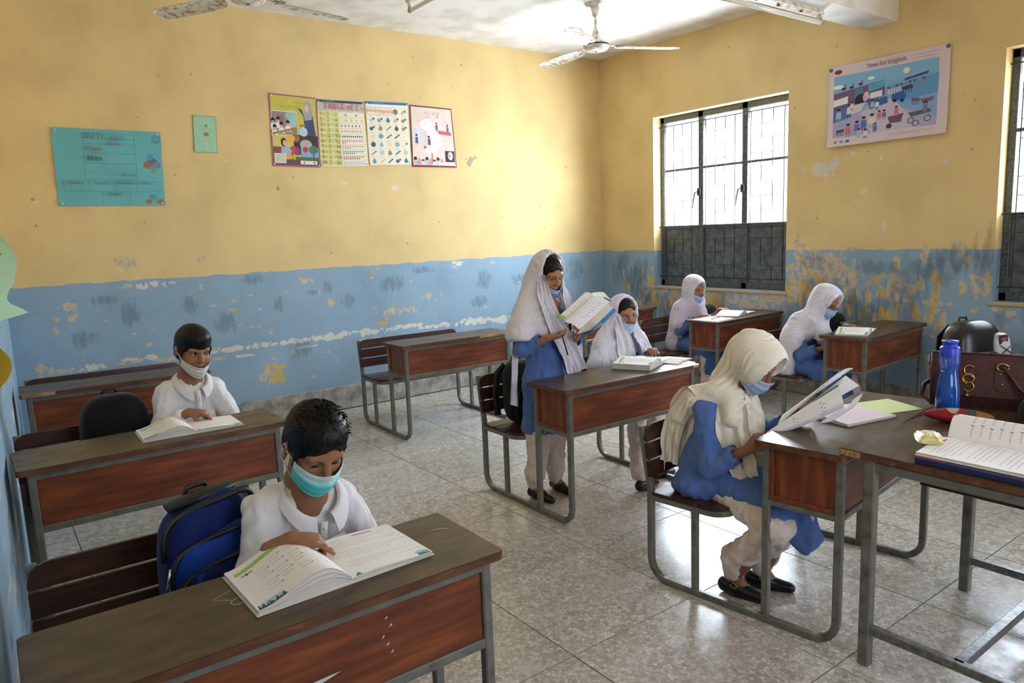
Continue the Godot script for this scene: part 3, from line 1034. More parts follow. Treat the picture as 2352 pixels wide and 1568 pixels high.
func build_desks() -> void:
	var proto := make_desk()
	for i in DESKS.size():
		var d: Array = DESKS[i]
		var o: Node3D = proto
		if i > 0:
			o = proto.duplicate()
			o.name = numbered("bench_desk")
			add_child(o)
		o.position = Vector3(d[0], 0, d[1])
		o.rotation.y = d[2]
		tag(o, d[3], "desk", "wooden bench desks")
		desk_nodes.append(o)
	# worn front edges and chalk, each where its desk has it
	part("worn_edge", box_mesh(Vector3(0.66, 0.722, DD + 0.0135), Vector3(0.98, 0.7408, DD + 0.0172), 0.0015), M.pale_edge, desk_nodes[0])
	part("worn_edge", box_mesh(Vector3(-0.02, 0.719, DD + 0.0135), Vector3(0.14, 0.7395, DD + 0.0172), 0.0015), M.pale_edge, desk_nodes[1])
	part("worn_edge", box_mesh(Vector3(0.93, 0.724, DD + 0.0135), Vector3(0.98, 0.7395, DD + 0.0172), 0.0015), M.pale_edge, desk_nodes[4])
	var chalk := plain(rgb(196, 192, 180), 0.9)
	var st := newst()
	var mark := func(pts: Array, r: float) -> void:
		var q := []
		for p in pts:
			q.append(Vector3(p[0], D_TOP + 0.0003, p[1]))
		tube(st, q, r, 5, 0.25, Vector3.UP)
	mark.call([[0.385, 0.60], [0.335, 0.625], [0.37, 0.655], [0.42, 0.64], [0.45, 0.635]], 0.0012)
	mark.call([[0.37, 0.655], [0.362, 0.668], [0.37, 0.682], [0.40, 0.682], [0.45, 0.672]], 0.0014)
	mark.call([[0.385, 0.669], [0.395, 0.662], [0.405, 0.670], [0.415, 0.663], [0.425, 0.671], [0.435, 0.662], [0.428, 0.657]], 0.001)
	mark.call([[0.905, 0.62], [0.93, 0.62], [0.955, 0.635]], 0.0013)
	part("chalk_mark", done(st), chalk, desk_nodes[3])
	var sm := newst()
	var pz := DD - 0.009
	plate(sm, [Vector3(0.405, 0.560, pz), Vector3(0.43, 0.552, pz), Vector3(0.46, 0.556, pz), Vector3(0.49, 0.566, pz), Vector3(0.52, 0.572, pz), Vector3(0.545, 0.578, pz), Vector3(0.52, 0.578, pz), Vector3(0.48, 0.577, pz), Vector3(0.45, 0.572, pz), Vector3(0.42, 0.567, pz)], Vector3(0, 0, 0.0006))
	for k in 5:
		var c := Vector3(0.66 + 0.012 * sin(k * 2.1), 0.66 - k * 0.022, pz)
		plate(sm, [c, c + Vector3(0.008, 0.003, 0), c + Vector3(0.006, 0.008, 0)], Vector3(0, 0, 0.0006))
	part("paint_smear", done(sm), plain(rgb(206, 206, 202), 0.8), desk_nodes[3])
	var c2 := newst()
	st = c2
	mark.call([[0.03, 0.80], [0.05, 0.79], [0.07, 0.80]], 0.001)
	mark.call([[0.085, 0.775], [0.11, 0.772], [0.10, 0.785], [0.13, 0.79]], 0.001)
	mark.call([[0.14, 0.80], [0.155, 0.775], [0.17, 0.79], [0.185, 0.77]], 0.001)
	mark.call([[0.84, 0.58], [0.842, 0.60]], 0.001)
	mark.call([[0.855, 0.58], [0.857, 0.60], [0.872, 0.585], [0.885, 0.60], [0.89, 0.578]], 0.001)
	part("chalk_mark", done(c2), chalk, desk_nodes[2])
	var c3 := newst()
	st = c3
	mark.call([[0.72, 0.60], [0.74, 0.585], [0.76, 0.60], [0.745, 0.612], [0.725, 0.605]], 0.001)
	mark.call([[0.77, 0.60], [0.79, 0.585], [0.795, 0.605], [0.81, 0.59], [0.815, 0.61]], 0.001)
	mark.call([[0.30, 0.78], [0.36, 0.76], [0.42, 0.77]], 0.0007)
	mark.call([[0.28, 0.70], [0.33, 0.74], [0.35, 0.80]], 0.0007)
	part("scratch", done(c3), chalk, desk_nodes[5])

# ---------------------------------------------------------------- the teacher's table
func build_table() -> void:
	var o := thing("teacher_table", "steel legged wooden table at the right, carrying handbag and bottle", "table", Vector3(-3.545, 0, 4.87), 0.0)
	var W := 0.93
	var L := 0.98
	var T := 0.765
	var st := newst()
	plate(st, round_rect(Vector3(0, T - 0.024, 0), Vector3.RIGHT, Vector3.BACK, W, L, [0.006, 0.02, 0.02, 0.02]), Vector3(0, 0.021, 0))
	part("edge_board", done(st), M.edge, o)
	var t2 := newst()
	plate(t2, round_rect(Vector3(0.0015, T - 0.003, 0.0015), Vector3.RIGHT, Vector3.BACK, W - 0.003, L - 0.003, [0.006, 0.02, 0.02, 0.02]), Vector3(0, 0.003, 0))
	part("tabletop", done(t2), M.top, o)
	part("worn_edge", box_mesh(Vector3(-0.0015, T - 0.024, 0.004), Vector3(0.004, T - 0.003, 0.075), 0.001), M.pale_edge, o)
	var p := square(0.038, 0.038, 0.004)
	for x in [-0.03, 0.83]:
		for z in [0.105, 0.88]:
			var s := newst()
			var xx: float = x if x > 0 else -0.055 + 0.0
			var lx: float = x if x > 0.0 else 0.02
			bar(s, Vector3(lx, 0.0, z), Vector3(lx, T - 0.024, z), p)
			part("leg", done(s), M.paint_metal, o)
	for x in [0.02, 0.83]:
		var s := newst()
		bar(s, Vector3(x, 0.135, 0.105), Vector3(x, 0.135, 0.88), square(0.032, 0.03, 0.003))
		part("foot_rail", done(s), M.steel, o)
		var s3 := newst()
		bar(s3, Vector3(x, T - 0.042, 0.105), Vector3(x, T - 0.042, 0.88), square(0.032, 0.03, 0.003))
		part("top_rail", done(s3), M.paint_metal, o)
	var s2 := newst()
	bar(s2, Vector3(0.02, 0.135, 0.40), Vector3(0.83, 0.135, 0.40), square(0.034, 0.03, 0.003))
	part("stretcher", done(s2), M.steel, o)
	for z in [0.105, 0.88]:
		var s4 := newst()
		bar(s4, Vector3(0.02, T - 0.042, z), Vector3(0.83, T - 0.042, z), square(0.032, 0.03, 0.003))
		part("top_rail", done(s4), M.paint_metal, o)
	var dr := part("drawer_tray", box_mesh(Vector3(0.25, 0.61, 0.16), Vector3(0.62, 0.64, 0.86), 0.003), M.slat, o)

# ---------------------------------------------------------------- prints
func canvas(w: int, h: int, c: Color) -> Image:
	var im := Image.create(w, h, false, Image.FORMAT_RGB8)
	im.fill(c)
	return im

func rect(im: Image, x: float, y: float, w: float, h: float, c: Color) -> void:
	var W := im.get_width()
	var H := im.get_height()
	im.fill_rect(Rect2i(int(x * W), int(y * H), maxi(1, int(w * W)), maxi(1, int(h * H))), c)

func ell(im: Image, cx: float, cy: float, rx: float, ry: float, c: Color) -> void:
	var W := im.get_width()
	var H := im.get_height()
	for y in range(maxi(0, int((cy - ry) * H)), mini(H, int((cy + ry) * H) + 1)):
		var d := (float(y) / H - cy) / ry
		if absf(d) > 1.0:
			continue
		var half := sqrt(1.0 - d * d) * rx
		var x0 := maxi(0, int((cx - half) * W))
		var x1 := mini(W, int((cx + half) * W) + 1)
		if x1 > x0:
			im.fill_rect(Rect2i(x0, y, x1 - x0, 1), c)

func poly(im: Image, pts: Array, c: Color) -> void:
	var W := im.get_width()
	var H := im.get_height()
	var lo := 1.0
	var hi := 0.0
	for p in pts:
		lo = minf(lo, p[1])
		hi = maxf(hi, p[1])
	for y in range(maxi(0, int(lo * H)), mini(H, int(hi * H) + 1)):
		var fy := (y + 0.5) / H
		var xs := []
		for i in pts.size():
			var a: Array = pts[i]
			var b: Array = pts[(i + 1) % pts.size()]
			if (a[1] <= fy) != (b[1] <= fy):
				xs.append(a[0] + (fy - a[1]) / (b[1] - a[1]) * (b[0] - a[0]))
		xs.sort()
		for i in range(0, xs.size() - 1, 2):
			var x0 := maxi(0, int(xs[i] * W))
			var x1 := mini(W, int(xs[i + 1] * W) + 1)
			if x1 > x0:
				im.fill_rect(Rect2i(x0, y, x1 - x0, 1), c)

func stroke(im: Image, pts: Array, c: Color, px := 1) -> void:
	var W := im.get_width()
	var H := im.get_height()
	for i in pts.size() - 1:
		var a := Vector2(pts[i][0] * W, pts[i][1] * H)
		var b := Vector2(pts[i + 1][0] * W, pts[i + 1][1] * H)
		var n := int(a.distance_to(b)) + 1
		for k in n + 1:
			var p := a.lerp(b, float(k) / n)
			im.fill_rect(Rect2i(int(p.x), int(p.y), px, px), c)

# a line of joined script, too small in the photo to be read
func script_line(im: Image, x0: float, y: float, w: float, h: float, c: Color, seed_: int) -> void:
	var rg := RandomNumberGenerator.new()
	rg.seed = seed_
	var x := x0
	while x < x0 + w:
		var ln := rg.randf_range(0.4, 1.3) * h * 1.6
		var pts := []
		for i in 6:
			pts.append([x + ln * i / 5.0, y + sin(i * 1.9 + rg.randf() * 2.0) * h * 0.35])
		stroke(im, pts, c)
		if rg.randf() < 0.5:
			rect(im, x + ln * 0.5, y + h * (0.5 if rg.randf() < 0.5 else -0.6), h * 0.2, h * 0.2, c)
		x += ln + h * 0.35

func print_mat(im: Image, rough := 0.5) -> StandardMaterial3D:
	var m := plain(Color.WHITE, rough, 0.0, 0.4)
	m.albedo_texture = ImageTexture.create_from_image(im)
	m.texture_repeat = false
	return m

# text as flat lettering, facing +z of its frame
func letters(text: String, x: Transform3D, h: float, c: Color, parent: Node, serif := false) -> MeshInstance3D:
	var t := TextMesh.new()
	t.text = text
	var f := SystemFont.new()
	f.font_names = PackedStringArray(["Droid Serif" if serif else "Droid Sans"])
	t.font = f
	t.font_size = 32
	t.pixel_size = h / 24.0
	t.depth = 0.0006
	t.curve_step = 2.0
	var o := part("lettering", t, plain(c, 0.7), parent)
	o.transform = x
	return o

# a sheet of paper pinned to the back wall; corners in metres on the wall: tl, tr, br, bl
func pinned(called: String, im: Image, tl: Vector2, tr: Vector2, br: Vector2, bl: Vector2, label: String, seed_: int, lift := 0.006, tacks := true, cat := "poster", group := "", rough := 0.45) -> MeshInstance3D:
	var ctr := (tl + tr + br + bl) * 0.25
	var n := noise(1.4, seed_, 2)
	var f := func(u: float, v: float) -> Vector3:
		var p := tl.lerp(tr, u).lerp(bl.lerp(br, u), v)
		var e := maxf(absf(u - 0.5), absf(v - 0.5)) * 2.0
		var z := 0.002 + lift * (0.6 + n.get_noise_2d(u * 1.6, v * 1.6)) * (1.0 - 0.5 * e) + lift * 1.3 * pow(maxf(0.0, absf(v - 0.5) * 2.0 - 0.6), 2.0) * (1.0 + n.get_noise_1d(u * 3.0) * 2.0)
		return Vector3(p.x - ctr.x, p.y - ctr.y, maxf(z, 0.0015))
	var o := solo(called, sheet(16, 16, f, 0.0006), print_mat(im, rough), Vector3(ctr.x, ctr.y, 0.0015), label, cat, group)
	if tacks:
		for c in [[0.03, 0.03], [0.97, 0.03], [0.03, 0.97], [0.97, 0.97]]:
			var p: Vector3 = f.call(c[0], c[1])
			var st := newst()
			lathe(st, [Vector2(0.007, 0.0), Vector2(0.006, 0.003), Vector2(0.0, 0.0045)], 10, Transform3D(Basis(Vector3.RIGHT, PI / 2), p + Vector3(0, 0, 0.0005)))
			part("tack", done(st), plain(rgb(226, 222, 214), 0.4), o)
	return o

func small_person(im: Image, x: float, y: float, s: float, coat: Color, legs: Color, hair_: Color) -> void:
	poly(im, [[x - 0.16 * s, y - 0.05 * s], [x + 0.16 * s, y - 0.05 * s], [x + 0.2 * s, y + 0.6 * s], [x - 0.2 * s, y + 0.6 * s]], coat)
	rect(im, x - 0.13 * s, y + 0.55 * s, 0.09 * s, 0.4 * s, legs)
	rect(im, x + 0.04 * s, y + 0.55 * s, 0.09 * s, 0.4 * s, legs)
	ell(im, x, y - 0.2 * s, 0.12 * s, 0.16 * s, rgb(196, 152, 128))
	ell(im, x, y - 0.28 * s, 0.13 * s, 0.11 * s, hair_)

func build_posters() -> void:
	var navy := rgb(58, 62, 96)
	# the four prints in a row
	var a := canvas(300, 430, rgb(176, 84, 134))
	rect(a, 0.02, 0.02, 0.96, 0.96, rgb(196, 190, 82))
	script_line(a, 0.18, 0.16, 0.38, 0.05, rgb(140, 116, 60), 3)
	script_line(a, 0.2, 0.175, 0.36, 0.05, rgb(140, 116, 60), 4)
	script_line(a, 0.48, 0.10, 0.25, 0.025, rgb(90, 86, 50), 5)
	rect(a, 0.02, 0.23, 0.54, 0.34, rgb(228, 226, 214))
	rect(a, 0.03, 0.24, 0.52, 0.32, rgb(146, 138, 128))
	rect(a, 0.38, 0.25, 0.16, 0.2, rgb(168, 200, 206))
	rect(a, 0.15, 0.29, 0.12, 0.12, rgb(150, 110, 120))
	ell(a, 0.40, 0.29, 0.085, 0.05, rgb(146, 196, 184))
	for k in 5:
		var x: float = [0.05, 0.16, 0.22, 0.36, 0.08][k]
		var y: float = [0.37, 0.35, 0.42, 0.39, 0.46][k]
		ell(a, x, y - 0.01, 0.035, 0.03, rgb(32, 24, 22))
		ell(a, x, y + 0.02, 0.03, 0.022, rgb(206, 168, 142))
		poly(a, [[x - 0.05, y + 0.04], [x + 0.05, y + 0.04], [x + 0.07, y + 0.12], [x - 0.07, y + 0.12]], rgb(226, 228, 232))
	for k in 3:
		poly(a, [[0.02 + k * 0.16, 0.54 - k * 0.03], [0.20 + k * 0.16, 0.50 - k * 0.03], [0.22 + k * 0.16, 0.52 - k * 0.03], [0.04 + k * 0.16, 0.57 - k * 0.03]], rgb(176, 122, 62))
	poly(a, [[0.70, 0.28], [0.90, 0.26], [0.95, 0.58], [0.72, 0.60]], rgb(70, 76, 116))
	poly(a, [[0.68, 0.20], [0.60, 0.16], [0.62, 0.20], [0.72, 0.30]], rgb(70, 76, 116))
	ell(a, 0.80, 0.17, 0.085, 0.11, rgb(158, 158, 168))
	poly(a, [[0.72, 0.2], [0.90, 0.2], [0.88, 0.32], [0.72, 0.34]], rgb(158, 158, 168))
	ell(a, 0.78, 0.165, 0.045, 0.055, rgb(222, 176, 162))
	rect(a, 0.60, 0.40, 0.13, 0.03, rgb(160, 110, 56))
	rect(a, 0.62, 0.43, 0.02, 0.14, rgb(150, 100, 50))
	rect(a, 0.02, 0.57, 0.44, 0.34, rgb(206, 194, 96))
	rect(a, 0.02, 0.73, 0.42, 0.20, rgb(134, 84, 66))
	rect(a, 0.46, 0.55, 0.52, 0.28, rgb(70, 54, 58))
	ell(a, 0.52, 0.60, 0.07, 0.05, rgb(160, 108, 60))
	ell(a, 0.72, 0.68, 0.13, 0.07, rgb(176, 170, 170))
	rect(a, 0.60, 0.72, 0.38, 0.20, rgb(128, 170, 212))
	rect(a, 0.48, 0.86, 0.5, 0.09, rgb(84, 116, 72))
	rect(a, 0.86, 0.78, 0.03, 0.14, rgb(116, 76, 52))
	ell(a, 0.87, 0.75, 0.10, 0.06, rgb(74, 130, 96))
	ell(a, 0.68, 0.50, 0.09, 0.065, rgb(168, 204, 222))
	ell(a, 0.40, 0.60, 0.09, 0.055, rgb(222, 176, 80))
	ell(a, 0.70, 0.75, 0.055, 0.042, rgb(200, 52, 70))
	ell(a, 0.25, 0.66, 0.06, 0.06, rgb(60, 42, 36))
	ell(a, 0.27, 0.67, 0.038, 0.04, rgb(222, 180, 152))
	poly(a, [[0.2, 0.72], [0.34, 0.72], [0.42, 0.78], [0.36, 0.84], [0.18, 0.84]], rgb(160, 178, 214))
	poly(a, [[0.42, 0.70], [0.50, 0.72], [0.47, 0.82], [0.40, 0.80]], rgb(214, 66, 50))
	ell(a, 0.53, 0.78, 0.05, 0.06, rgb(146, 70, 124))
	poly(a, [[0.22, 0.84], [0.40, 0.82], [0.44, 0.88], [0.28, 0.93]], rgb(222, 164, 74))
	rect(a, 0.02, 0.90, 0.96, 0.08, rgb(96, 78, 76))
	rect(a, 0.04, 0.82, 0.24, 0.14, rgb(220, 216, 206))
	for k in 5:
		script_line(a, 0.06, 0.845 + k * 0.022, 0.18, 0.012, rgb(150, 146, 138), 20 + k)
	rect(a, 0.58, 0.91, 0.36, 0.055, rgb(228, 226, 220))
	ell(a, 0.66, 0.935, 0.012, 0.012, rgb(40, 60, 90))
	ell(a, 0.88, 0.935, 0.02, 0.02, rgb(110, 150, 190))
	pinned("poster", a, Vector2(-3.742, 2.757), Vector2(-3.338, 2.746), Vector2(-3.345, 2.162), Vector2(-3.757, 2.168), "purple-edged classroom poster, first of the four in the row", 1, 0.006, true, "poster", "posters on the back wall")
	# multiplication table
	var b := canvas(320, 430, rgb(226, 218, 190))
	rect(b, 0, 0, 1, 0.035, rgb(44, 62, 112))
	script_line(b, 0.1, 0.015, 0.26, 0.014, rgb(206, 206, 210), 7)
	rect(b, 0, 0.035, 1, 0.13, rgb(192, 186, 174))
	for r in 10:
		var y := 0.175 + r * 0.082
		rect(b, 0.02, y, 0.43, 0.076, rgb(222, 216, 140))
		rect(b, 0.46, y, 0.52, 0.076, rgb(232, 224, 204))
		rect(b, 0.0, y - 0.004, 1.0, 0.004, rgb(170, 160, 130))
		var n := (r + 1) * 2
		for k in n:
			var per := mini(n, 10)
			var xx := 0.49 + (k % per) * (0.46 / per) + (0.1 if n <= 4 else 0.0)
			var yy := y + (0.038 if n <= 10 else 0.024 + 0.028 * (k / per))
			var col: Color = [rgb(176, 126, 72), rgb(210, 190, 90), rgb(40, 112, 170), rgb(214, 130, 116), rgb(40, 86, 116), rgb(196, 80, 84), rgb(206, 140, 116), rgb(44, 112, 160), rgb(166, 60, 60), rgb(150, 170, 204)][r]
			ell(b, xx, yy, 0.013 if n > 4 else 0.022, 0.010 if n > 10 else 0.014, col)
	var bp := pinned("poster", b, Vector2(-3.332, 2.736), Vector2(-2.899, 2.742), Vector2(-2.884, 2.187), Vector2(-3.338, 2.170), "times table poster headed TABLE of 2", 2, 0.004, true, "poster", "posters on the back wall")
	letters("TABLE of 2", Transform3D(Basis(), Vector3(0.0, 0.228, 0.011)), 0.047, rgb(196, 66, 50), bp, true)
	for r in 10:
		var y := 0.2775 - (0.175 + r * 0.082 + 0.038) * 0.556
		var ink := rgb(70, 74, 56)
		var num := letters(str(r + 1), Transform3D(Basis(), Vector3(-0.195, y, 0.011)), 0.030, ink, bp)
		letters("×", Transform3D(Basis(), Vector3(-0.165, y, 0.011)), 0.030, rgb(222, 110, 90), bp)
		letters("2", Transform3D(Basis(), Vector3(-0.128, y, 0.011)), 0.030, ink, bp)
		letters("=", Transform3D(Basis(), Vector3(-0.092, y, 0.011)), 0.030, rgb(120, 170, 196), bp)
		letters(str(2 * r + 2), Transform3D(Basis(), Vector3(-0.052, y, 0.011)), 0.030, ink, bp)
	# fruit and vegetables
	var c := canvas(320, 420, rgb(236, 224, 198))
	rect(c, 0, 0, 1, 0.04, rgb(46, 112, 176))
	script_line(c, 0.15, 0.018, 0.26, 0.014, rgb(206, 220, 234), 8)
	rect(c, 0, 0.04, 1, 0.03, rgb(232, 232, 226))
	rect(c, 0.03, 0.09, 0.58, 0.115, rgb(150, 116, 90))
	rect(c, 0.035, 0.094, 0.57, 0.107, rgb(242, 226, 204))
	var tones := [rgb(40, 124, 176), rgb(128, 184, 206), rgb(222, 214, 188), rgb(92, 156, 190), rgb(146, 130, 110), rgb(58, 96, 116), rgb(206, 186, 152), rgb(170, 200, 206)]
	var rg := RandomNumberGenerator.new()
	rg.seed = 14
	for r in 7:
		for k in 5:
			if r == 0 and k < 3:
				continue
			var x := 0.12 + k * 0.19
			var y := 0.15 + r * 0.13
			var t: Color = tones[rg.randi() % tones.size()]
			script_line(c, x - 0.06, y - 0.055, 0.08, 0.01, rgb(150, 140, 120), r * 9 + k)
			match rg.randi() % 4:
				0: ell(c, x, y, 0.055, 0.04, t)
				1: poly(c, [[x - 0.07, y + 0.03], [x + 0.05, y - 0.035], [x + 0.075, y - 0.02], [x - 0.04, y + 0.04]], t)
				2:
					ell(c, x, y + 0.01, 0.045, 0.034, t)
					poly(c, [[x - 0.03, y - 0.01], [x, y - 0.045], [x + 0.03, y - 0.01]], t)
				3:
					ell(c, x - 0.02, y + 0.01, 0.04, 0.03, t)
					ell(c, x + 0.04, y - 0.015, 0.025, 0.02, rgb(58, 130, 176))
	var cp := pinned("poster", c, Vector2(-2.878, 2.752), Vector2(-2.450, 2.764), Vector2(-2.446, 2.209), Vector2(-2.874, 2.193), "fruit and vegetable chart with faded blue pictures", 3, 0.005, true, "poster", "posters on the back wall")
	letters("Fruits & Vegetables", Transform3D(Basis(), Vector3(-0.077, 0.196, 0.011)), 0.030, rgb(220, 146, 130), cp)
	# the last of the row
	var d := canvas(320, 420, rgb(116, 42, 58))
	rect(d, 0.02, 0.02, 0.96, 0.95, rgb(226, 206, 198))
	script_line(d, 0.30, 0.10, 0.33, 0.085, rgb(128, 50, 58), 2)
	script_line(d, 0.30, 0.115, 0.33, 0.085, rgb(128, 50, 58), 12)
	script_line(d, 0.26, 0.18, 0.4, 0.03, rgb(190, 160, 160), 13)
	script_line(d, 0.1, 0.24, 0.2, 0.02, rgb(196, 170, 168), 15)
	rect(d, 0.03, 0.38, 0.26, 0.24, rgb(206, 206, 214))
	for q in [[0.36, 0.30, 0.14], [0.52, 0.43, 0.14], [0.58, 0.58, 0.13], [0.44, 0.70, 0.14]]:
		for k in 7:
			ell(d, q[0] + cos(k * 0.9) * q[2] * 0.6, q[1] + sin(k * 0.9) * q[2] * 0.32, q[2] * 0.5, q[2] * 0.36, rgb(240, 236, 230))
		for k in 3:
			script_line(d, q[0] - 0.08, q[1] - 0.03 + k * 0.03, 0.15, 0.014, rgb(196, 188, 184), k + 30)
	small_person(d, 0.60, 0.30, 0.13, rgb(84, 96, 150), rgb(196, 90, 96), rgb(70, 66, 110))
	small_person(d, 0.86, 0.32, 0.13, rgb(96, 110, 160), rgb(196, 90, 96), rgb(80, 36, 40))
	poly(d, [[0.62, 0.38], [0.92, 0.40], [0.94, 0.46], [0.64, 0.44]], rgb(206, 96, 96))
	small_person(d, 0.12, 0.52, 0.16, rgb(84, 84, 120), rgb(206, 190, 180), rgb(40, 30, 34))
	small_person(d, 0.40, 0.54, 0.16, rgb(92, 90, 130), rgb(206, 190, 180), rgb(40, 30, 34))
	ell(d, 0.30, 0.67, 0.03, 0.024, rgb(206, 84, 100))
	rect(d, 0.75, 0.72, 0.22, 0.19, rgb(44, 40, 44))
	ell(d, 0.87, 0.80, 0.055, 0.07, rgb(232, 220, 214))
	ell(d, 0.85, 0.80, 0.03, 0.04, rgb(206, 158, 140))
	for k in 8:
		var x: float = 0.07 + k * 0.085
		ell(d, x, 0.86 + 0.02 * (k % 3), 0.035, 0.03, rgb(44, 34, 38) if k % 3 != 1 else rgb(206, 160, 140))
		poly(d, [[x - 0.04, 0.90], [x + 0.04, 0.90], [x + 0.05, 0.96], [x - 0.05, 0.96]], [rgb(170, 190, 216), rgb(222, 140, 130), rgb(206, 206, 216)][k % 3])
	rect(d, 0.44, 0.76, 0.03, 0.16, rgb(196, 106, 96))
	rect(d, 0.58, 0.92, 0.39, 0.05, rgb(236, 228, 222))
	pinned("poster", d, Vector2(-2.428, 2.752), Vector2(-1.972, 2.745), Vector2(-1.942, 2.190), Vector2(-2.434, 2.190), "maroon-edged poster with cloud speech bubbles, last of the four", 4, 0.009, true, "poster", "posters on the back wall")
	# duty list
	var e := canvas(420, 330, rgb(104, 178, 186))
	var pen := rgb(78, 104, 104)
	for q in [[0.26, 0.05, 0.74, 0.05], [0.26, 0.12, 0.74, 0.12], [0.26, 0.19, 0.74, 0.19], [0.26, 0.31, 0.74, 0.31], [0.26, 0.44, 0.74, 0.44], [0.26, 0.65, 0.74, 0.65], [0.26, 0.05, 0.26, 0.65], [0.74, 0.05, 0.74, 0.65], [0.06, 0.67, 0.96, 0.67], [0.06, 0.81, 0.96, 0.81], [0.06, 0.67, 0.06, 0.81], [0.29, 0.67, 0.29, 0.81], [0.52, 0.67, 0.52, 0.81], [0.54, 0.67, 0.54, 0.81], [0.73, 0.67, 0.73, 0.81], [0.96, 0.67, 0.96, 0.81], [0.40, 0.82, 0.40, 0.99], [0.66, 0.82, 0.66, 0.99], [0.40, 0.83, 0.66, 0.83]]:
		stroke(e, [[q[0], q[1]], [q[2], q[3]]], pen)
	for q in [[0.90, 0.42, 0.05, 0.07, 0], [0.85, 0.45, 0.04, 0.05, 1], [0.94, 0.45, 0.04, 0.05, 2], [0.88, 0.34, 0.035, 0.04, 3], [0.90, 0.51, 0.03, 0.05, 4], [0.88, 0.88, 0.035, 0.04, 3], [0.84, 0.94, 0.035, 0.03, 1], [0.92, 0.93, 0.035, 0.03, 4], [0.95, 0.10, 0.045, 0.06, 3], [0.95, 0.09, 0.025, 0.035, 4], [0.96, 0.95, 0.03, 0.04, 1]]:
		ell(e, q[0], q[1], q[2], q[3], [rgb(92, 112, 150), rgb(156, 112, 96), rgb(126, 132, 170), rgb(84, 150, 186), rgb(112, 160, 130)][int(q[4])])
	script_line(e, 0.28, 0.57, 0.3, 0.05, rgb(92, 150, 120), 61)
	script_line(e, 0.08, 0.78, 0.2, 0.02, rgb(96, 150, 120), 62)
	script_line(e, 0.56, 0.78, 0.36, 0.02, rgb(96, 150, 120), 63)
	var ep := pinned("duty_chart", e, Vector2(-5.312, 2.400), Vector2(-4.602, 2.398), Vector2(-4.620, 1.850), Vector2(-5.324, 1.853), "large turquoise hand-drawn duty list pinned to the yellow wall", 5, 0.010, true, "chart", "", 0.75)
	var tx := func(t: String, x: float, y: float, h: float, col: Color) -> void:
		letters(t, Transform3D(Basis(Vector3.BACK, -0.01), Vector3(x, y, 0.021)), h, col, ep)
	tx.call("DU TY", -0.09, 0.225, 0.036, rgb(112, 96, 84))
	tx.call("LIST", 0.06, 0.215, 0.036, rgb(92, 128, 140))
	tx.call("Three", 0.03, 0.175, 0.026, rgb(150, 96, 76))
	tx.call("Class", -0.10, 0.135, 0.036, rgb(150, 116, 70))
	tx.call("Miss", -0.10, 0.068, 0.036, rgb(84, 84, 84))
	tx.call("Morning", 0.115, -0.050, 0.018, rgb(140, 104, 92))
	tx.call("Monday", -0.235, -0.108, 0.020, rgb(140, 96, 72))
	tx.call("Tuesday", -0.08, -0.108, 0.018, rgb(92, 132, 140))
	tx.call("Wednesday", 0.09, -0.108, 0.018, rgb(92, 116, 140))
	tx.call("Thursday", 0.235, -0.108, 0.018, rgb(96, 150, 120))
	tx.call("Friday", 0.005, -0.190, 0.022, rgb(84, 100, 92))
	# the drawing on a card
	var g := canvas(160, 250, rgb(164, 206, 176))
	rect(g, 0, 0, 1, 0.012, rgb(110, 150, 70))
	rect(g, 0, 0.985, 1, 0.015, rgb(110, 150, 70))
	rect(g, 0, 0, 0.02, 1, rgb(110, 150, 70))
	rect(g, 0.98, 0, 0.02, 1, rgb(110, 150, 70))
	ell(g, 0.54, 0.28, 0.05, 0.045, rgb(84, 90, 84))
	ell(g, 0.54, 0.29, 0.03, 0.028, rgb(170, 196, 170))
	poly(g, [[0.45, 0.44], [0.62, 0.44], [0.66, 0.55], [0.42, 0.55]], rgb(150, 130, 126))
	for q in [[0.47, 0.36, 0.36, 0.46], [0.61, 0.36, 0.76, 0.48], [0.45, 0.36, 0.63, 0.36], [0.48, 0.56, 0.46, 0.68], [0.60, 0.56, 0.62, 0.68], [0.45, 0.36, 0.47, 0.45], [0.63, 0.36, 0.61, 0.45], [0.40, 0.69, 0.5, 0.68], [0.58, 0.68, 0.68, 0.69], [0.30, 0.38, 0.42, 0.33], [0.66, 0.33, 0.78, 0.38]]:
		stroke(g, [[q[0], q[1]], [q[2], q[3]]], rgb(122, 146, 130))
	pinned("drawing_card", g, Vector2(-4.356, 2.539), Vector2(-4.180, 2.540), Vector2(-4.194, 2.259), Vector2(-4.368, 2.258), "small pale green card with a pencil figure", 6, 0.003, false, "drawing", "", 0.8)
	street_poster()

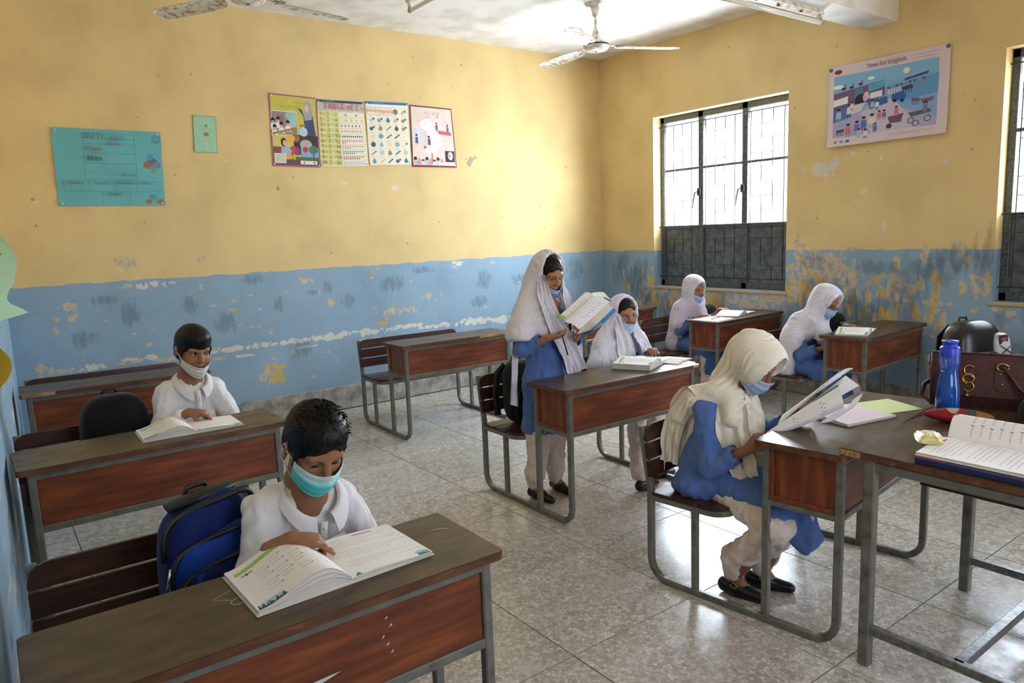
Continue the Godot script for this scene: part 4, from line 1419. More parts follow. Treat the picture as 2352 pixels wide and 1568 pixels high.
# the street scene print on the window wall, hung from two eyelets
func street_poster() -> void:
	var im := canvas(620, 420, rgb(214, 196, 200))
	rect(im, 0.05, 0.13, 0.87, 0.76, rgb(126, 166, 206))
	rect(im, 0.05, 0.13, 0.87, 0.16, rgb(124, 176, 212))
	poly(im, [[0.05, 0.62], [0.45, 0.52], [0.92, 0.80], [0.92, 0.89], [0.05, 0.89]], rgb(168, 164, 200))
	poly(im, [[0.30, 0.62], [0.56, 0.50], [0.80, 0.89], [0.40, 0.89]], rgb(196, 186, 206))
	poly(im, [[0.52, 0.36], [0.92, 0.30], [0.92, 0.52], [0.60, 0.56]], rgb(92, 150, 200))
	ell(im, 0.67, 0.21, 0.025, 0.035, rgb(236, 218, 200))
	ell(im, 0.09, 0.26, 0.045, 0.025, rgb(226, 232, 238))
	ell(im, 0.38, 0.22, 0.03, 0.02, rgb(226, 232, 230))
	# shops
	poly(im, [[0.05, 0.34], [0.50, 0.27], [0.50, 0.46], [0.05, 0.60]], rgb(112, 84, 120))
	poly(im, [[0.36, 0.30], [0.50, 0.275], [0.50, 0.35], [0.36, 0.38]], rgb(96, 160, 200))
	script_line(im, 0.375, 0.33, 0.11, 0.035, rgb(36, 50, 80), 3)
	poly(im, [[0.24, 0.33], [0.31, 0.32], [0.31, 0.42], [0.24, 0.43]], rgb(66, 130, 166))
	ell(im, 0.29, 0.46, 0.045, 0.07, rgb(40, 34, 48))
	poly(im, [[0.05, 0.42], [0.18, 0.39], [0.18, 0.48], [0.05, 0.50]], rgb(226, 226, 226))
	poly(im, [[0.38, 0.40], [0.48, 0.39], [0.48, 0.46], [0.38, 0.47]], rgb(222, 226, 228))
	for q in [[0.33, 0.43, 8], [0.36, 0.44, 9], [0.345, 0.40, 10], [0.335, 0.46, 9]]:
		ell(im, q[0], q[1], 0.018, 0.026, [rgb(226, 136, 160), rgb(206, 176, 206), rgb(230, 190, 200)][int(q[2]) - 8])
	poly(im, [[0.05, 0.55], [0.20, 0.52], [0.20, 0.66], [0.05, 0.70]], rgb(84, 110, 170))
	poly(im, [[0.20, 0.52], [0.34, 0.50], [0.30, 0.60], [0.20, 0.62]], rgb(206, 200, 206))
	poly(im, [[0.36, 0.50], [0.52, 0.47], [0.53, 0.55], [0.38, 0.60]], rgb(60, 100, 160))
	# far village, animals, cars, carts
	poly(im, [[0.66, 0.30], [0.84, 0.26], [0.84, 0.29], [0.66, 0.33]], rgb(70, 74, 104))
	for k in 9:
		rect(im, 0.52 + k * 0.035, 0.37 - k * 0.006, 0.022, 0.025, [rgb(88, 80, 120), rgb(150, 130, 160), rgb(60, 80, 116)][k % 3])
	for k in 5:
		rect(im, 0.53 + k * 0.022, 0.40 - 0.004 * k, 0.016, 0.06, rgb(206, 196, 196))
	poly(im, [[0.64, 0.40], [0.72, 0.38], [0.73, 0.43], [0.65, 0.44]], rgb(74, 58, 76))
	for k in 4:
		rect(im, 0.65 + k * 0.022, 0.43, 0.006, 0.045, rgb(66, 54, 72))
	poly(im, [[0.78, 0.37], [0.83, 0.35], [0.83, 0.40], [0.78, 0.41]], rgb(136, 130, 150))
	poly(im, [[0.56, 0.47], [0.65, 0.44], [0.68, 0.50], [0.66, 0.54], [0.56, 0.54]], rgb(52, 92, 168))
	ell(im, 0.585, 0.54, 0.014, 0.02, rgb(34, 34, 50))
	ell(im, 0.645, 0.55, 0.014, 0.02, rgb(34, 34, 50))
	poly(im, [[0.72, 0.54], [0.79, 0.56], [0.78, 0.59], [0.72, 0.58]], rgb(110, 96, 120))
	for k in 4:
		rect(im, 0.725 + k * 0.016, 0.58, 0.005, 0.05, rgb(84, 74, 100))
	poly(im, [[0.79, 0.57], [0.90, 0.56], [0.88, 0.61], [0.80, 0.61]], rgb(126, 96, 116))
	ell(im, 0.83, 0.62, 0.018, 0.024, rgb(80, 70, 96))
	poly(im, [[0.53, 0.72], [0.66, 0.70], [0.64, 0.80], [0.55, 0.80]], rgb(120, 76, 108))
	ell(im, 0.545, 0.83, 0.022, 0.03, rgb(70, 50, 76))
	poly(im, [[0.70, 0.71], [0.86, 0.69], [0.88, 0.73], [0.72, 0.76]], rgb(92, 90, 104))
	for q in [[0.72, 0.80], [0.76, 0.84], [0.85, 0.80]]:
		ell(im, q[0], q[1], 0.026, 0.036, rgb(74, 70, 86))
		ell(im, q[0], q[1], 0.019, 0.027, rgb(176, 172, 196))
	# people in the street
	var coats := [rgb(150, 186, 214), rgb(206, 220, 226), rgb(206, 110, 130), rgb(120, 110, 170), rgb(70, 120, 180), rgb(226, 206, 190)]
	var at := [[0.10, 0.58], [0.20, 0.54], [0.19, 0.78], [0.27, 0.76], [0.33, 0.72], [0.40, 0.70], [0.29, 0.84], [0.35, 0.86], [0.46, 0.66], [0.50, 0.66], [0.43, 0.80], [0.22, 0.50], [0.40, 0.52], [0.44, 0.53], [0.60, 0.64], [0.83, 0.64]]
	for k in at.size():
		small_person(im, at[k][0], at[k][1], 0.13 if k < 6 else 0.09, coats[k % 6], coats[(k * 2 + 1) % 6].darkened(0.3), rgb(40, 34, 44))
	poly(im, [[0.08, 0.80], [0.15, 0.79], [0.15, 0.82], [0.09, 0.83]], rgb(84, 66, 76))
	for k in 4:
		rect(im, 0.085 + k * 0.018, 0.82, 0.006, 0.05, rgb(50, 42, 56))
	for q in [[0.14, 0.29], [0.21, 0.29], [0.29, 0.27]]:
		ell(im, q[0], q[1], 0.018, 0.018, rgb(66, 48, 66))
		rect(im, q[0] + 0.012, q[1] - 0.05, 0.007, 0.04, rgb(50, 40, 60))
	ell(im, 0.09, 0.075, 0.034, 0.027, rgb(140, 50, 66))
	script_line(im, 0.70, 0.055, 0.2, 0.012, rgb(150, 66, 80), 31)
	script_line(im, 0.71, 0.09, 0.19, 0.012, rgb(150, 66, 80), 32)
	script_line(im, 0.55, 0.925, 0.34, 0.014, rgb(150, 76, 90), 33)
	script_line(im, 0.55, 0.945, 0.34, 0.010, rgb(160, 120, 130), 34)
	for k in 3:
		ell(im, 0.08 + k * 0.055, 0.945, 0.018, 0.018, [rgb(176, 130, 140), rgb(120, 150, 190), rgb(80, 110, 160)][k])
	var n := noise(1.3, 9, 2)
	var y1 := 2.779
	var y0 := 2.140
	var f := func(u: float, v: float) -> Vector3:
		var tl := Vector2(-0.470, 0.320)
		var tr := Vector2(0.466, 0.317)
		var bl := Vector2(-0.462, -0.321)
		var br := Vector2(0.466, -0.317)
		var p := tl.lerp(tr, u).lerp(bl.lerp(br, u), v)
		return Vector3(p.x, p.y, 0.004 + 0.008 * (0.6 + n.get_noise_2d(u * 1.5, v * 1.5)) + 0.02 * v * v)
	var o := solo("poster", sheet(18, 14, f, 0.0008), print_mat(im, 0.28), Vector3(-0.001, (y0 + y1) * 0.5, 3.212), "street scene poster with metal eyelets, right of the window", "poster")
	o.basis = Basis(Vector3(0, 0, 1), Vector3.UP, Vector3(-1, 0, 0))
	letters("Time for English", Transform3D(Basis(), Vector3(0.0, 0.272, 0.014)), 0.032, rgb(120, 100, 104), o)
	for s in [-1.0, 1.0]:
		var st := newst()
		var q := []
		for k in 13:
			q.append(Vector3(cos(TAU * k / 12.0) * 0.011 + 0.448 * s, sin(TAU * k / 12.0) * 0.011 + 0.296, 0.014))
		tube(st, q, 0.0035, 6)
		part("eyelet", done(st), plain(rgb(70, 62, 52), 0.4, 0.8), o)

# ---------------------------------------------------------------- bodies and cloth: distance fields joined smoothly and meshed as surface nets
class Field:
	var o: Vector3
	var c: float
	var nx: int
	var ny: int
	var nz: int
	var g: PackedFloat32Array

	func _init(lo: Vector3, hi: Vector3, cell: float) -> void:
		o = lo
		c = cell
		nx = int((hi.x - lo.x) / cell) + 2
		ny = int((hi.y - lo.y) / cell) + 2
		nz = int((hi.z - lo.z) / cell) + 2
		g.resize(nx * ny * nz)
		g.fill(1.0)

	# a tapered capsule from a to b; sc stretches its section along the axes; k rounds the joint; cut takes it away instead
	func cap(a: Vector3, b: Vector3, ra: float, rb: float, k := 0.02, sc := Vector3.ONE, cut := false) -> void:
		var m := k + c * 2.5
		var r := maxf(ra, rb)
		var e := sc * r + Vector3.ONE * m
		var lo := (a.min(b) - e - o) / c
		var hi := (a.max(b) + e - o) / c
		var i0 := maxi(0, int(lo.x))
		var i1 := mini(nx - 1, int(hi.x) + 1)
		var j0 := maxi(0, int(lo.y))
		var j1 := mini(ny - 1, int(hi.y) + 1)
		var k0 := maxi(0, int(lo.z))
		var k1 := mini(nz - 1, int(hi.z) + 1)
		var inv := Vector3.ONE / sc
		var smin := minf(sc.x, minf(sc.y, sc.z))
		var ba := (b - a) * inv
		var bb := maxf(ba.dot(ba), 1e-9)
		var dr := rb - ra
		for kk in range(k0, k1 + 1):
			for jj in range(j0, j1 + 1):
				var at := nx * (jj + ny * kk) + i0
				var p := o + Vector3(i0, jj, kk) * c - a
				for ii in range(i0, i1 + 1):
					var q := p * inv
					var t := clampf(q.dot(ba) / bb, 0.0, 1.0)
					var d := ((q - ba * t).length() - ra - dr * t) * smin
					var v := g[at]
					if cut:
						d = -d
						if v > d + k:
							pass
						elif d > v + k:
							g[at] = d
						else:
							var h := maxf(k - absf(v - d), 0.0)
							g[at] = maxf(v, d) + h * h / (4.0 * k)
					elif d < v - k:
						g[at] = d
					elif d < v + k:
						var h := k - absf(v - d)
						g[at] = minf(v, d) - h * h / (4.0 * k)
					at += 1
					p.x += c

	# an ellipsoid, turned by its basis
	func egg(at_: Vector3, r: Vector3, k := 0.01, turn := Basis.IDENTITY, cut := false) -> void:
		var m := k + c * 2.5
		var R := maxf(r.x, maxf(r.y, r.z))
		var e := Vector3.ONE * (R + m)
		if turn == Basis.IDENTITY:
			e = r + Vector3.ONE * m
		var lo := (at_ - e - o) / c
		var hi := (at_ + e - o) / c
		var i0 := maxi(0, int(lo.x))
		var i1 := mini(nx - 1, int(hi.x) + 1)
		var inv := Vector3.ONE / r
		var inv2 := inv * inv
		var tt := turn.transposed()
		for kk in range(maxi(0, int(lo.z)), mini(nz - 1, int(hi.z) + 1) + 1):
			for jj in range(maxi(0, int(lo.y)), mini(ny - 1, int(hi.y) + 1) + 1):
				var at := nx * (jj + ny * kk) + i0
				for ii in range(i0, i1 + 1):
					var q := tt * (o + Vector3(ii, jj, kk) * c - at_)
					var k0 := (q * inv).length()
					var k1 := (q * inv2).length()
					var d := k0 * (k0 - 1.0) / maxf(k1, 1e-6)
					var v := g[at]
					if cut:
						d = -d
						var h := maxf(k - absf(v - d), 0.0)
						g[at] = maxf(v, d) + h * h / (4.0 * k)
					else:
						var h := maxf(k - absf(v - d), 0.0)
						g[at] = minf(v, d) - h * h / (4.0 * k)
					at += 1

	# keep only what lies behind the plane through p across n
	func plane(p: Vector3, n: Vector3, k := 0.006) -> void:
		n = n.normalized()
		var at := 0
		for kk in nz:
			for jj in ny:
				var d := (o + Vector3(0, jj, kk) * c - p).dot(n)
				for ii in nx:
					var v := g[at]
					if d > v - k:
						var h := maxf(k - absf(v - d), 0.0)
						g[at] = maxf(v, d) + h * h / (4.0 * k)
					d += n.x * c
					at += 1

	# adds the surface to P and I, through x
	func net(P: PackedVector3Array, I: PackedInt32Array, x := Transform3D.IDENTITY) -> void:
		var id := PackedInt32Array()
		id.resize(g.size())
		id.fill(-1)
		var sy := nx
		var sz := nx * ny
		var off := [0, 1, sy, sy + 1, sz, sz + 1, sz + sy, sz + sy + 1]
		var cor := [Vector3(0, 0, 0), Vector3(1, 0, 0), Vector3(0, 1, 0), Vector3(1, 1, 0), Vector3(0, 0, 1), Vector3(1, 0, 1), Vector3(0, 1, 1), Vector3(1, 1, 1)]
		var eds := [[0, 1], [2, 3], [4, 5], [6, 7], [0, 2], [1, 3], [4, 6], [5, 7], [0, 4], [1, 5], [2, 6], [3, 7]]
		for kk in nz - 1:
			for jj in ny - 1:
				var at := nx * (jj + ny * kk)
				for ii in nx - 1:
					var s := g[at] < 0.0
					if s == (g[at + 1] < 0.0) and s == (g[at + sy] < 0.0) and s == (g[at + sz] < 0.0) and s == (g[at + sy + 1] < 0.0) and s == (g[at + sz + 1] < 0.0) and s == (g[at + sz + sy] < 0.0) and s == (g[at + sz + sy + 1] < 0.0):
						at += 1
						continue
					var sum := Vector3.ZERO
					var n := 0
					for e in eds:
						var v0: float = g[at + off[e[0]]]
						var v1: float = g[at + off[e[1]]]
						if (v0 < 0.0) != (v1 < 0.0):
							sum += (cor[e[0]] as Vector3).lerp(cor[e[1]], v0 / (v0 - v1))
							n += 1
					id[at] = P.size()
					P.append(x * (o + (Vector3(ii, jj, kk) + sum / n) * c))
					at += 1
		for kk in range(1, nz - 1):
			for jj in range(1, ny - 1):
				var at := nx * (jj + ny * kk) + 1
				for ii in range(1, nx - 1):
					var s := g[at] < 0.0
					if s != (g[at + 1] < 0.0):
						quad(I, id[at], id[at - sy], id[at - sy - sz], id[at - sz], s)
					if s != (g[at + sy] < 0.0):
						quad(I, id[at], id[at - sz], id[at - sz - 1], id[at - 1], s)
					if s != (g[at + sz] < 0.0):
						quad(I, id[at], id[at - 1], id[at - 1 - sy], id[at - sy], s)
					at += 1

	func quad(I: PackedInt32Array, a: int, b: int, d: int, e: int, flip: bool) -> void:
		if a < 0 or b < 0 or d < 0 or e < 0:
			return
		if flip:
			I.append_array([a, b, d, a, d, e])
		else:
			I.append_array([a, d, b, a, e, d])

# one field as a mesh; folds(p, n) -> how far the point moves along its normal
func field_mesh(f: Field, folds = null, colors = null) -> ArrayMesh:
	var P := PackedVector3Array()
	var I := PackedInt32Array()
	f.net(P, I)
	return finish(P, I, folds, colors)

func finish(P: PackedVector3Array, I: PackedInt32Array, folds = null, colors = null) -> ArrayMesh:
	var N := normals_of(P, I)
	if folds != null:
		for i in P.size():
			P[i] += N[i] * float((folds as Callable).call(P[i], N[i]))
		N = normals_of(P, I)
	var C := PackedColorArray()
	if colors != null:
		for i in P.size():
			C.append((colors as Callable).call(P[i], N[i]))
	return arrays(P, N, I, PackedVector2Array(), C)

# soft creases: ridges of noise, drawn out along «along»
func creases(seed_: int, amount: float, freq: float, along := Vector3.UP, stretch := 3.0) -> Callable:
	var n := noise(freq, seed_, 2)
	var s := Vector3.ONE
	var a := along.abs()
	var ax := a.max_axis_index()
	s[ax] = 1.0 / stretch
	return func(p: Vector3, _n: Vector3) -> float:
		var q := p * 100.0 * s
		var v := n.get_noise_3d(q.x, q.y, q.z)
		var w := n.get_noise_3d(q.x * 2.1 + 50.0, q.y * 2.1, q.z * 2.1)
		return amount * (0.5 - absf(v) * 2.2) + amount * 0.35 * w

# ---------------------------------------------------------------- people
const SKIN := Color(0.300, 0.140, 0.078)     # linear

# the head's own axes: +z where the face looks, y up, origin between the ears; half width about 0.07
func head_field(cell: float, look_down: bool, ears := true) -> Field:
	var f := Field.new(Vector3(-0.095, -0.15, -0.11), Vector3(0.095, 0.14, 0.125), cell)
	f.egg(Vector3(0, 0.035, -0.012), Vector3(0.073, 0.086, 0.090), 0.01)
	f.egg(Vector3(0, -0.03, 0.022), Vector3(0.058, 0.078, 0.062), 0.03)
	f.egg(Vector3(0, -0.078, 0.052), Vector3(0.024, 0.02, 0.02), 0.03)      # chin
	f.egg(Vector3(0.036, -0.032, 0.052), Vector3(0.024, 0.026, 0.022), 0.02)  # cheeks
	f.egg(Vector3(-0.036, -0.032, 0.052), Vector3(0.024, 0.026, 0.022), 0.02)
	f.cap(Vector3(-0.04, 0.021, 0.068), Vector3(0.04, 0.021, 0.068), 0.010, 0.010, 0.02)   # brow
	f.cap(Vector3(0, 0.012, 0.080), Vector3(0, -0.026, 0.097), 0.008, 0.0115, 0.012)     # nose
	f.egg(Vector3(0.011, -0.030, 0.088), Vector3(0.008, 0.0075, 0.009), 0.006)
	f.egg(Vector3(-0.011, -0.030, 0.088), Vector3(0.008, 0.0075, 0.009), 0.006)
	f.egg(Vector3(0.006, -0.0385, 0.091), Vector3(0.004, 0.003, 0.005), 0.002, Basis.IDENTITY, true)
	f.egg(Vector3(-0.006, -0.0385, 0.091), Vector3(0.004, 0.003, 0.005), 0.002, Basis.IDENTITY, true)
	f.cap(Vector3(-0.018, -0.056, 0.076), Vector3(0.018, -0.056, 0.076), 0.0055, 0.0055, 0.006, Vector3(1, 0.8, 1.2))   # lips
	f.egg(Vector3(0, -0.054, 0.082), Vector3(0.013, 0.0045, 0.006), 0.004)
	f.egg(Vector3(0, -0.063, 0.081), Vector3(0.013, 0.005, 0.006), 0.004)
	f.cap(Vector3(-0.020, -0.0585, 0.085), Vector3(0.020, -0.0585, 0.085), 0.0012, 0.0012, 0.002, Vector3.ONE, true)
	for s in [-1.0, 1.0]:
		f.egg(Vector3(0.031 * s, 0.004, 0.078), Vector3(0.017, 0.011, 0.013), 0.012, Basis.IDENTITY, true)     # socket
		f.egg(Vector3(0.030 * s, 0.003, 0.0605), Vector3(0.0155, 0.0125, 0.0145), 0.004)                        # lids
		var open := 0.0034 if look_down else 0.0052
		f.egg(Vector3(0.030 * s, (-0.003 if look_down else 0.002), 0.075), Vector3(0.0135, open, 0.007), 0.002, Basis.IDENTITY, true)
		if not ears:
			continue
		# ear
		var t := Basis(Vector3.UP, 0.45 * s)
		f.egg(Vector3(0.078 * s, -0.004, -0.012), Vector3(0.0065, 0.031, 0.019), 0.008, t)
		f.egg(Vector3(0.087 * s, 0.000, -0.007), Vector3(0.006, 0.018, 0.010), 0.004, t, true)
	f.cap(Vector3(0, -0.05, -0.022), Vector3(0, -0.15, -0.03), 0.046, 0.05, 0.03)     # neck
	return f

func skin_colors(x: Transform3D, tone: float) -> Callable:
	var inv := x.affine_inverse()
	return func(p: Vector3, _n: Vector3) -> Color:
		var q := inv * p
		var c := SKIN * tone
		var lip := exp(-(pow(q.x / 0.02, 2.0) + pow((q.y + 0.0585) / 0.008, 2.0))) * (1.0 if q.z > 0.07 else 0.0)
		c = c.lerp(Color(0.24, 0.075, 0.06) * tone, clampf(lip, 0, 0.75))
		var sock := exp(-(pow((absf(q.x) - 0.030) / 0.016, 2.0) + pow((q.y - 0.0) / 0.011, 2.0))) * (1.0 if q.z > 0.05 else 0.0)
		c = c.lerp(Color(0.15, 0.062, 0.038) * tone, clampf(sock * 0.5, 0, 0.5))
		c.a = 1.0
		return c

# face details as parts: eyes, lash lines, brows
func face_parts(o: Node3D, x: Transform3D, gaze: Vector2, look_down: bool, base: Vector3) -> void:
	var white := plain(rgb(222, 216, 210), 0.25)
	var irism := plain(rgb(30, 18, 12), 0.15)
	for s in [-1.0, 1.0]:
		var c := Vector3(0.030 * s, 0.0025, 0.0608)
		var e := part("eye", ball(Vector3.ONE * 0.0124, Vector3.ZERO, 18), white, o)
		e.transform = Transform3D(x.basis, x * c - base)
		var d := Vector3(gaze.x, gaze.y, 1.0).normalized()
		var ir := newst()
		lathe(ir, [Vector2(0.0068, 0.0), Vector2(0.005, 0.0017), Vector2(0.002, 0.0023), Vector2(0.0, 0.0024)], 16, Transform3D(Basis(Quaternion(Vector3.UP, d)), d * 0.0108))
		part("iris", done(ir), irism, e)
		var y0 := -0.0005 if look_down else 0.0062
		var lash := []
		for i in 7:
			var u := i / 6.0 * 2.0 - 1.0
			lash.append(x * Vector3(0.030 * s + u * 0.0138, y0 - u * u * 0.0035 - (0.001 if look_down else 0.0), 0.0755 - u * u * 0.004) - base)
		part("eyelash", tube_mesh(lash, [0.0006, 0.0013, 0.0016, 0.0017, 0.0016, 0.0013, 0.0006], 6), M.black_plastic, o)
		var brow := []
		for i in 7:
			var u := i / 6.0
			brow.append(x * Vector3(s * (0.012 + u * 0.037), 0.0215 + 0.006 * sin(u * 2.4), 0.0795 - 0.015 * u * u) - base)
		part("eyebrow", tube_mesh(brow, [0.0022, 0.0034, 0.0036, 0.0034, 0.0028, 0.002, 0.0008], 8, 0.5, x.basis.z), M.hair, o)

# a hand on its own grid, joined to its forearm: w wrist, d towards the knuckles, palm: where the palm faces, side +1 when the thumb lies along d x palm
func hand_field(cell: float, elbow: Vector3, side: float, curl: Array, thumb: float, spread := 0.12, arm := true, point := false) -> Field:
	# own axes: y towards the fingers, z out of the palm, x = thumb side * side
	var r := 0.16
	var lo := Vector3(-0.075, -0.05, -0.05)
	var hi := Vector3(0.075, 0.15, 0.09)
	if arm:
		lo = lo.min(elbow - Vector3.ONE * 0.06)
		hi = hi.max(elbow + Vector3.ONE * 0.06)
	var f := Field.new(lo, hi, cell)
	if arm:
		f.cap(elbow, Vector3(0, -0.012, 0), 0.034, 0.021, 0.02)
	f.cap(Vector3(0, -0.01, 0), Vector3(0, 0.02, 0), 0.020, 0.024, 0.02, Vector3(1.05, 1, 0.72))
	f.egg(Vector3(0.002 * side, 0.036, -0.002), Vector3(0.033, 0.036, 0.014), 0.014)
	f.egg(Vector3(0.020 * side, 0.018, 0.006), Vector3(0.014, 0.026, 0.013), 0.014)
	var xs := [0.0245, 0.0085, -0.0075, -0.0225]
	var ln := [0.060, 0.067, 0.062, 0.049]
	for i in 4:
		var a := Vector3(xs[i] * side, 0.064 - absf(xs[i] - 0.006) * 0.25, -0.003)
		var c: float = curl[i]
		var yaw: float = xs[i] * side * spread * 16.0
		var ang: float = c * 0.8
		var rad: float = 0.0082 if i < 3 else 0.0070
		f.cap(Vector3(xs[i] * side * 0.8, 0.035, -0.003), a, rad * 1.1, rad * 1.12, 0.008)
		for j in 3:
			var l: float = ln[i] * [0.46, 0.30, 0.24][j]
			var dirn := Vector3(sin(yaw) * cos(ang), cos(yaw) * cos(ang), sin(ang))
			var b := a + dirn * l
			f.cap(a, b, rad * [1.0, 0.94, 0.86][j], rad * [0.94, 0.86, 0.74][j], 0.0035)
			f.egg(a, Vector3.ONE * rad * 1.06, 0.003)
			a = b
			ang += c * [1.0, 0.75, 0.0][j]
	var t0 := Vector3(0.026 * side, 0.012, 0.006)
	var t1 := t0 + Vector3((0.024 - 0.014 * thumb) * side, 0.022, 0.010 + 0.016 * thumb)
	var t2 := t1 + Vector3((0.010 - 0.020 * thumb) * side, 0.023, 0.006 + 0.006 * thumb)
	var t3 := t2 + Vector3((0.002 - 0.014 * thumb) * side, 0.020, 0.002)
	f.cap(t0, t1, 0.012, 0.0098, 0.010)
	f.cap(t1, t2, 0.0096, 0.0086, 0.004)
	f.cap(t2, t3, 0.0086, 0.0066, 0.003)
	return f

# joins a hand (and its forearm from the elbow) to the body's arrays
func add_hand(P: PackedVector3Array, I: PackedInt32Array, wrist: Vector3, dirn: Vector3, palm: Vector3, side: float, curl: Array, thumb: float, elbow: Vector3, cell := 0.003, scale_ := 0.8, spread := 0.12) -> void:
	var y := dirn.normalized()
	var z := (palm - y * palm.dot(y)).normalized()
	var b := Basis(y.cross(z), y, z).scaled_local(Vector3.ONE * scale_)
	var x := Transform3D(b, wrist)
	var f := hand_field(cell, x.affine_inverse() * elbow, side, curl, thumb, spread)
	f.net(P, I, x)

func shift(P: PackedVector3Array, by: Vector3) -> void:
	for i in P.size():
		P[i] += by

func head_basis(yaw_deg: float, pitch_deg: float, roll_deg := 0.0) -> Basis:
	return Basis.from_euler(Vector3(deg_to_rad(pitch_deg), deg_to_rad(yaw_deg), deg_to_rad(roll_deg)))

# a pleated face mask in the head's axes: low = 0 over the nose, 1 pulled down under the chin
func mask_parts(o: Node3D, x: Transform3D, base: Vector3, low: float, c_top: Color, c_low: Color, ear_loops := true) -> void:
	var wide := 0.0
	var f := func(u: float, v: float) -> Vector3:
		var a := (u - 0.5) * 2.0
		var th := a * 1.22
		# outline: the top edge dips from the ears, peaks on the nose (or hangs below the lip), the lower edge wraps the chin
		var top := lerpf(-0.006 - 0.012 * cos(th * 1.3) + 0.012 * exp(-pow(a / 0.18, 2.0)), -0.020 - 0.040 * pow(cos(th), 1.5), low)
		var bot := lerpf(-0.050 - 0.060 * pow(cos(th), 1.2), -0.048 - 0.070 * pow(cos(th), 1.2), low)
		var y := lerpf(top, bot, v)
		var rx := 0.0765 - 0.010 * smoothstep(-0.04, -0.11, y)
		var rz := 0.104
		if low < 0.5:
			rz += 0.012 * exp(-pow(a / 0.22, 2.0)) * (1.0 - v) - 0.022 * smoothstep(0.55, 1.0, v)
		else:
			rz = 0.100 - 0.012 * smoothstep(0.5, 1.0, v) + 0.006 * exp(-pow(v / 0.2, 2.0))
		var z := -0.004 + cos(th) * (rz + 0.004)
		var pl := 0.0018 * sin(v * PI * 6.0) * cos(a * 1.4)
		return x * Vector3(sin(th) * (rx + pl), y, z + pl) - base
	var cf := func(_u: float, v: float) -> Color:
		var c := c_top.lerp(c_low, smoothstep(0.26, 0.42, v)).srgb_to_linear()
		return c
	var mm := plain(Color.WHITE, 0.85, 0.0, 0.25)
	mm.vertex_color_use_as_albedo = true
	mm.heightmap_enabled = true
	mm.heightmap_texture = weave
	mm.heightmap_scale = 0.02
	mm.uv1_scale = Vector3(3, 3, 3)
	var m := part("face_mask", sheet(40, 24, f, 0.0012, cf), mm, o)
	if ear_loops:
		for s in [0.0, 1.0]:
			var sg: float = s * 2.0 - 1.0
			var a: Vector3 = f.call(s, 0.03)
			var b: Vector3 = f.call(s, 0.97)
			var e := x * Vector3(0.083 * sg, 0.018, -0.018) - base
			var e2 := x * Vector3(0.083 * sg, -0.03, -0.028) - base
			part("ear_loop", tube_mesh([a, (a + e) * 0.5 + x.basis.x * 0.004 * sg, e, (e + e2) * 0.5 - x.basis.z * 0.006, e2, b], 0.0013, 6), M.white_cloth, m)

# boy's hair over the head's axes
func boy_hair(x: Transform3D, base: Vector3, fringe: float, seed_: int, tousled: float) -> ArrayMesh:
	var f := Field.new(Vector3(-0.105, -0.09, -0.125), Vector3(0.105, 0.16, 0.125), 0.0042)
	f.egg(Vector3(0, 0.042, -0.014), Vector3(0.081, 0.092, 0.098), 0.01)
	f.egg(Vector3(0, 0.076, 0.03), Vector3(0.060, 0.046, 0.060), 0.03)
	f.egg(Vector3(0, -0.02, -0.062), Vector3(0.064, 0.055, 0.045), 0.03)
	# the face and the ears stay free
	f.egg(Vector3(0, -0.045, 0.10), Vector3(0.068, 0.085 - fringe, 0.085), 0.008, Basis.IDENTITY, true)
	if fringe < 0.0:
		f.egg(Vector3(0.022, 0.030, 0.122), Vector3(0.050, 0.048, 0.050), 0.006, Basis.IDENTITY, true)
	f.egg(Vector3(0, -0.10, 0.03), Vector3(0.12, 0.07, 0.10), 0.012, Basis.IDENTITY, true)
	for s in [-1.0, 1.0]:
		f.egg(Vector3(0.085 * s, -0.012, -0.008), Vector3(0.022, 0.034, 0.022), 0.006, Basis.IDENTITY, true)
		f.cap(Vector3(0.072 * s, 0.02, 0.035), Vector3(0.070 * s, -0.028, 0.026), 0.010, 0.005, 0.008, Vector3(0.55, 1, 1))   # sideburn
	var P := PackedVector3Array()
	var I := PackedInt32Array()
	f.net(P, I, Transform3D(x.basis, x.origin - base))
	var n := noise(0.9, seed_, 3)
	var inv := x.affine_inverse()
	return finish(P, I, func(p: Vector3, nn: Vector3) -> float:
		var q := inv * (p + base)
		var a := atan2(q.x, q.z + 0.02) * 14.0
		return tousled * (n.get_noise_3d(a, q.y * 26.0, 0.0) * 0.8 + 0.5 * n.get_noise_3d(a * 2.3, q.y * 40.0, 5.0)))

func hair_tufts(x: Transform3D, base: Vector3, count: int, seed_: int, ln: float) -> ArrayMesh:
	var rg := RandomNumberGenerator.new()
	rg.seed = seed_
	var st := newst()
	for i in count:
		var a := rg.randf() * TAU
		var r := sqrt(rg.randf()) * 0.95
		var q := Vector3(cos(a) * r, 0, sin(a) * r)
		q.y = sqrt(maxf(0.0, 1.0 - r * r))
		var p := Vector3(0, 0.042, -0.008) + q * Vector3(0.080, 0.093, 0.095)
		var d := (q * 0.45 + Vector3(rg.randf_range(-0.4, 0.4) + 0.25, 0.15, 0.9)).normalized()
		var l := ln * rg.randf_range(0.6, 1.3)
		tube(st, [x * p - base, x * (p + d * l * 0.55 + q * 0.003) - base, x * (p + d * l - q * 0.002) - base], [0.0016, 0.0012, 0.0002], 4)
	return done(st)

